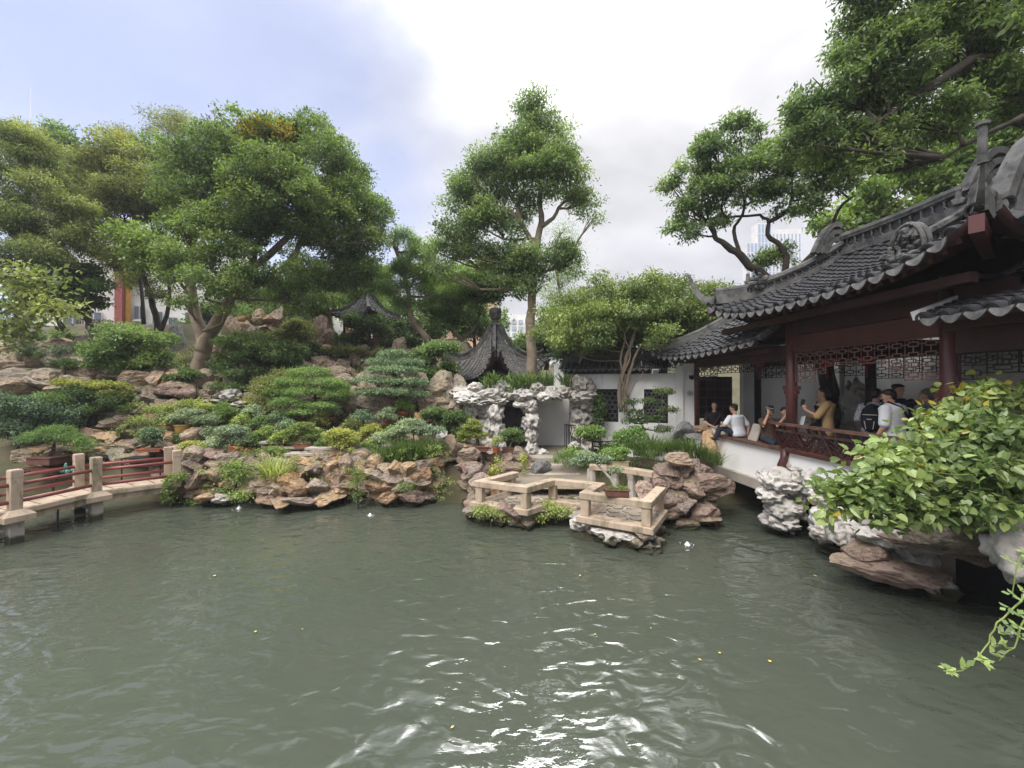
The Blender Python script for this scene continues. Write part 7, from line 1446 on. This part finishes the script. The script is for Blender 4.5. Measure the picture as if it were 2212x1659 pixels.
def arm(f, sh, el, wr, sleeve=None, frac=.6, dirn=None, palm=(0, 0, -1), curl=.6, thick=1.0):
    f.cap('body', sh, .048 * thick, el, .038 * thick); f.cap('body', el, .038 * thick, wr, .026 * thick); f.hand(wr, dirn or (Vector(wr) - Vector(el)), palm, curl)
    if sleeve:
        e = Vector(sh).lerp(Vector(el), frac); f.cap(sleeve, sh, .072 * thick, e, .066 * thick)
        if frac >= 1: pass
def legs_stand(f, n='trousers', shoe='shoes', hip=.90):
    for q in (-1, 1):
        f.cap('body', (q * .09, 0, hip), .085, (q * .10, .02, .48), .055); f.cap('body', (q * .10, .02, .48), .052, (q * .10, -.01, .09), .036); f.cap('body', (q * .10, -.02, .05), .035, (q * .11, .14, .035), .03)
        f.cap(n, (q * .09, 0, hip), .10, (q * .10, .02, .48), .078); f.cap(n, (q * .10, .02, .48), .076, (q * .10, -.01, .10), .068); f.cap(shoe, (q * .10, -.03, .045), .045, (q * .11, .15, .04), .042)
def legs_sit(f, n='trousers', shoe='shoes', z=.08, knees=((-.12, .42, .04), (.12, .42, .04)), feet=((-.12, .40, -.40), (.12, .40, -.40))):
    for q, kn, ft in ((-1, knees[0], feet[0]), (1, knees[1], feet[1])):
        h = (q * .09, 0, z); t = Vector(ft)
        f.cap('body', h, .08, kn, .055); f.cap('body', kn, .052, ft, .036); f.cap('body', t, .034, t + Vector((0, .13, -.03)), .028)
        f.cap(n, h, .10, kn, .075); f.cap(n, kn, .074, t + Vector((0, 0, .04)), .06); f.cap(shoe, t + Vector((0, -.02, -.02)), .044, t + Vector((0, .15, -.03)), .04)
def out(a, b): return tuple((-FN * a + FU * b)[:2])
ZS = ZF + .42
# seated woman in black looking along the pond
f = Fig('seated woman in a black t-shirt with clasped hands beside the left red column', FP(11.55, .10, ZS), out(.25, -.97))
f.torso('body', (0, 0, .09), (0, .02, .58)); f.cap('body', (0, .02, .56), .05, (0, .035, .66), .048); f.head((0, .05, .76), -.5, .05, 'bob')
f.torso('top', (0, 0, .07), (0, .02, .575), .018); legs_sit(f, z=.09)
for q in (-1, 1): arm(f, (q * .18, .02, .52), (q * .27, .10, .27), (q * .06, .26, .17), 'top', .62, (-q * .8, .5, -.1), (0, -1, 0))
f.cap('bag', (.12, .24, .06), .07, (-.06, .26, .06), .07); m_ = f.lay('strap'); m_.tube([f.w(p) for p in ((-.14, .06, .60), (-.10, .16, .48), (.02, .17, .30), (.10, .22, .12))], .012, 6)
f.done(dict(top=(CL['black'], 'tshirt'), trousers=(CL['pale'], 'trousers'), shoes=(CL['shoe'], 'shoes'), bag=(CL['brownbag'], 'handbag'), strap=(CL['brownbag'], 'strap', 0)))
# seated man in white, back turned
f = Fig('seated man in a white t-shirt with his back turned and one knee raised', FP(10.4, .10, ZS), out(.25, .95))
f.torso('body', (0, 0, .09), (0, .12, .56), wide=1.05); f.cap('body', (0, .12, .54), .055, (0, .16, .65), .052); f.head((0, .18, .74), .5, -.15, 'short')
f.torso('top', (0, 0, .05), (0, .12, .56), .024, 1.07)
legs_sit(f, z=.09, knees=((-.28, .34, .24), (.16, .42, .04)), feet=((-.34, .42, -.06), (.16, .42, -.40)))
arm(f, (-.20, .11, .50), (-.33, .16, .30), (-.30, .32, .26), 'top', .75, (.2, 1, -.2), (0, 0, -1), thick=1.1); arm(f, (.20, .11, .50), (.30, -.02, .27), (.25, -.02, .04), 'top', .75, (0, .2, -1), (-1, 0, 0), thick=1.1)
f.done(dict(top=(CL['white'], 'tshirt'), trousers=(CL['trousers'], 'trousers'), shoes=(CL['shoe'], 'shoes')))
# seated woman with visor
f = Fig('seated woman in a brown print blouse holding the brim of her grey visor', FP(9.45, .2, ZS), out(.2, -.97))
f.torso('body', (0, 0, .09), (0, .02, .57)); f.cap('body', (0, .02, .55), .05, (0, .04, .65), .047); f.head((0, .05, .75), .1, .0, 'bob')
f.torso('top', (0, 0, .04), (0, .02, .57), .02); legs_sit(f, z=.09)
arm(f, (.18, .03, .51), (.22, .20, .40), (.10, .17, .66), 'top', .85, (-.2, 0, 1), (0, -1, 0)); arm(f, (-.18, .02, .51), (-.23, .06, .26), (-.10, .28, .20), 'top', .85, (.8, .5, -.1), (0, 0, -1))
f.ell('hat', (0, .03, .80), (.095, .105, .075)); f.ell('hat', (0, .14, .80), (.10, .10, .012)); f.ell('bag', (-.02, .22, .04), (.13, .05, .08))
f.done(dict(top=(CL['brownp'], 'blouse'), trousers=(CL['trousers'], 'trousers'), shoes=(CL['shoe'], 'shoes'), hat=(CL['greycap'], 'visor'), bag=(CL['navy'], 'shoulder_bag')))
# photographer half behind the column
f = Fig('person in black half hidden by the red column photographing with a white phone', FP(9.15, .34, ZS - .02), out(.35, -.9))
f.torso('body', (0, 0, .09), (0, .02, .57)); f.cap('body', (0, .02, .55), .05, (0, .04, .65), .047); f.head((0, .05, .75), 0, .0, 'fringe')
f.torso('top', (0, 0, .05), (0, .02, .57), .02); legs_sit(f, z=.09)
for q in (-1, 1): arm(f, (q * .18, .03, .51), (q * .22, .20, .42), (q * .07, .30, .66), 'top', .7, (-q * .3, .1, 1), (-q, 0, 0), .9)
f.cap('strap', (-.1, .12, .55), .006, (.06, .15, .25), .006)
f.done(dict(top=(CL['black'], 'tshirt'), trousers=(CL['trousers'], 'trousers'), shoes=(CL['shoe'], 'shoes'), strap=(CL['denim'], 'lanyard', 0)))
ph = thing('phone', 'white phone with a round black lens held up beside the red column', 'phone', f.w((0, .34, .76))); m = MB(); c = f.w((0.0, .33, .765)); m.box(c, (.085, .010, .165), M=f.M); m.build('case', MT['white'], ph, bevel=.004)
m = MB(); e = f.w((0.0, .337, .80)); m.tube([e, e + f.M @ Vector((0, .008, 0))], [.027, .027], 16); m.build('camera_lens', MT['iron'], ph)
# standing woman in a tan shirt
f = Fig('standing woman in an open tan shirt raising a phone and holding a paper map', FP(8.3, .55, ZF), out(.85, .5))
f.torso('body', (0, 0, .93), (0, .0, 1.42)); f.cap('body', (0, .0, 1.40), .052, (0, .03, 1.50), .05); f.head((0, .04, 1.60), .05, .0, 'bun')
f.torso('under', (0, .02, .90), (0, .02, 1.38), .016); f.torso('top', (0, -.02, .86), (0, -.02, 1.43), .035, 1.08); legs_stand(f)
f.ell('top', (0, -.03, .80), (.20, .14, .16))
arm(f, (-.19, 0, 1.36), (-.23, .16, 1.13), (-.19, .36, 1.26), 'top', 1.0, (0.1, .15, 1), (1, .2, 0), .9, 1.1); arm(f, (.19, 0, 1.36), (.27, .06, 1.10), (.12, .27, 1.08), 'top', 1.25, (-.7, .7, .0), (0, 0, -1), .7, 1.15)
f.ell('under', (0, .115, 1.18), (.07, .035, .22)); f.cap('strap', (.13, .10, 1.40), .018, (.16, -.1, 1.42), .018); f.cap('strap', (.13, .10, 1.40), .018, (.15, .08, 1.2), .016)
f.ell('pack', (.02, -.19, 1.15), (.15, .09, .2))
f.done(dict(top=(CL['tan'], 'shirt'), under=(CL['black'], 'top'), trousers=(CL['trousers'], 'trousers'), shoes=(CL['shoe'], 'shoes'), strap=(CL['black'], 'strap', 0), pack=(CL['black'], 'backpack')))
ph = thing('phone', 'dark phone raised by the standing woman in the tan shirt', 'phone', f.w((-.18, .40, 1.38))); m = MB(); m.box(f.w((-.17, .395, 1.40)), (.010, .07, .15), M=f.M @ Matrix.Rotation(.2, 3, 'X')); m.build('case', MT['iron'], ph, bevel=.004)
mp = thing('paper_map', 'white folded paper map with pale blue print held at waist height', 'map', f.w((.02, .36, 1.02)))
pm = flat('map_paper', (.72, .74, .78), .7, (.52, .64, .66), 9, 0)
m = MB()
for i in range(2):
    a = [(-.16 + .16 * i, .34 + .04 * (i % 2), 1.13), (.0 + .16 * i, .38 - .04 * (i % 2), 1.10), (-.04 + .16 * i, .44 - .04 * (i % 2), .88), (-.20 + .16 * i, .40 + .04 * (i % 2), .91)]
    m.add([f.w(p) for p in a] + [f.w(Vector(p) + Vector((0, .004, 0))) for p in a], [(0, 1, 2, 3), (7, 6, 5, 4), (0, 4, 5, 1), (1, 5, 6, 2), (2, 6, 7, 3), (3, 7, 4, 0)])
m.build('sheet', pm, mp)
# backpacker
f = Fig('person in a printed shirt seen from behind with a large black backpack', FP(7.5, .85, ZF), out(-.85, .5))
f.torso('body', (0, 0, .93), (0, .02, 1.42)); f.cap('body', (0, .02, 1.40), .055, (0, .04, 1.50), .05); f.head((0, .06, 1.58), -.2, -.25, 'short')
f.torso('top', (0, 0, .86), (0, .02, 1.43), .028, 1.05); legs_stand(f)
for q in (-1, 1): arm(f, (q * .19, .02, 1.36), (q * .26, .0, 1.10), (q * .22, .2, 1.0), 'top', .95, (0, 1, 0), (0, 0, -1))
f.ell('pack', (0, -.20, 1.16), (.17, .12, .27)); f.ell('pack', (0, -.29, 1.04), (.13, .07, .15)); 
for q in (-1, 1): f.cap('pack', (q * .12, -.1, 1.40), .025, (q * .13, .10, 1.36), .022); f.cap('pack', (q * .13, .10, 1.36), .022, (q * .16, .06, 1.05), .02)
for q in (-1, 1): f.cap('trim', (q * .07, -.355, 1.10), .005, (q * .05, -.35, .96), .005)
f.cap('trim', (-.10, -.315, 1.22), .006, (.10, -.315, 1.22), .006); f.cap('trim', (-.03, -.355, 1.14), .006, (.03, -.355, 1.14), .006)
f.done(dict(top=(CL['print'], 'shirt'), trousers=(CL['trousers'], 'trousers'), shoes=(CL['shoe'], 'shoes'), pack=(CL['black'], 'backpack'), trim=(MT['white'], 'backpack_trim', 0)))
# man in white tee with strap
f = Fig('standing man in a loose white t-shirt with a black shoulder strap', FP(6.75, .42, ZF), out(.30, .95))
f.torso('body', (0, 0, .93), (0, .03, 1.42), wide=1.1); f.cap('body', (0, .03, 1.40), .06, (0, .06, 1.50), .056); f.head((0, .08, 1.57), .55, -.2, 'fringe')
f.torso('top', (0, 0, .84), (0, .03, 1.44), .036, 1.16); legs_stand(f)
arm(f, (-.22, .02, 1.36), (-.30, .0, 1.08), (-.28, .12, .86), 'top', .85, (.1, .4, -1), (1, 0, 0), .8, 1.2); arm(f, (.22, .02, 1.36), (.30, .0, 1.08), (.27, .16, .88), 'top', .85, (0, .5, -1), (-1, 0, 0), .8, 1.2)
m_ = f.lay('strap'); m_.tube([f.w(p) for p in ((-.12, .04, 1.49), (-.07, -.12, 1.40), (.05, -.17, 1.22), (.16, -.165, 1.02), (.21, -.10, .90))], .018, 6)
f.done(dict(top=(CL['white'], 'tshirt'), trousers=(CL['denim'], 'jeans'), shoes=(CL['shoe'], 'shoes'), strap=(CL['black'], 'strap', 0)))
# man in dark cap facing us
f = Fig('tall man in a dark flat cap and navy t-shirt inside the hall', FP(7.9, 1.75, ZF), out(.35, -.9), scale=1.04)
f.torso('body', (0, 0, .93), (0, .0, 1.42), wide=1.05); f.cap('body', (0, .0, 1.40), .058, (0, .02, 1.50), .055); f.head((0, .03, 1.60), .1, .0, 'short')
f.torso('top', (0, 0, .86), (0, .0, 1.43), .03, 1.1); legs_stand(f)
for q in (-1, 1): arm(f, (q * .21, 0, 1.36), (q * .28, .0, 1.08), (q * .25, .08, .85), 'top', .85, (0, .3, -1), (-q, 0, 0), .6, 1.15)
f.ell('cap', (0, -.01, 1.68), (.092, .11, .05)); f.ell('cap', (0, .10, 1.675), (.07, .06, .014))
f.done(dict(top=(CL['navy'], 'tshirt'), trousers=(CL['trousers'], 'trousers'), shoes=(CL['shoe'], 'shoes'), cap=(CL['black'], 'cap')))
# grey haired man
f = Fig('man with short grey hair and blue strap seen from behind', FP(6.75, 1.05, ZF), out(.15, .97))
f.torso('body', (0, 0, .93), (0, .0, 1.42), wide=1.08); f.cap('body', (0, .0, 1.40), .06, (0, .02, 1.50), .058); f.head((0, .03, 1.585), .3, .0, 'short', GREYHAIR)
f.torso('top', (0, 0, .86), (0, .0, 1.43), .03, 1.12); legs_stand(f)
for q in (-1, 1): arm(f, (q * .21, 0, 1.36), (q * .28, .0, 1.08), (q * .25, .1, .86), 'top', .85, (0, .3, -1), (-q, 0, 0), .6, 1.15)
m_ = f.lay('strap'); m_.tube([f.w(p) for p in ((-.06, -.06, 1.47), (.06, -.14, 1.38), (.20, -.12, 1.25), (.25, -.02, 1.1))], .026, 6)
f.done(dict(top=(CL['grey'], 'tshirt'), trousers=(CL['trousers'], 'trousers'), shoes=(CL['shoe'], 'shoes'), strap=(CL['blue'], 'strap', 0)))
# visitor mostly hidden by the bush
f = Fig('dark haired visitor whose head shows above the leafy bush right of the column', FP(6.05, .95, ZF), out(.5, -.85))
f.torso('body', (0, 0, .93), (0, .0, 1.42)); f.cap('body', (0, .0, 1.40), .055, (0, .02, 1.50), .052); f.head((0, .03, 1.58), .2, .1, 'fringe')
f.torso('top', (0, 0, .86), (0, .0, 1.43), .03, 1.05); legs_stand(f)
for q in (-1, 1): arm(f, (q * .19, 0, 1.36), (q * .25, .0, 1.08), (q * .2, .12, .88), 'top', .85, (0, .3, -1), (-q, 0, 0))
f.done(dict(top=(CL['trousers'], 'tshirt'), trousers=(CL['trousers'], 'trousers'), shoes=(CL['shoe'], 'shoes')))
# ------------------------------------------------------------------ thin summer haze over the whole place
hm_ = bpy.data.materials.new('haze'); hm_.use_nodes = True; hnt = hm_.node_tree; hnt.nodes.clear()
ho = hnt.nodes.new('ShaderNodeOutputMaterial'); hv = hnt.nodes.new('ShaderNodeVolumePrincipled')
hv.inputs['Color'].default_value = (.90, .93, 1.0, 1); hv.inputs['Density'].default_value = .0010; hv.inputs['Anisotropy'].default_value = .1
hnt.links.new(hv.outputs[0], ho.inputs['Volume'])
m = MB(); m.box((20, 170, 83.5), (860, 560, 171)); tag(m.build('haze', hm_), kind='stuff')
S.cycles.volume_bounces = 0
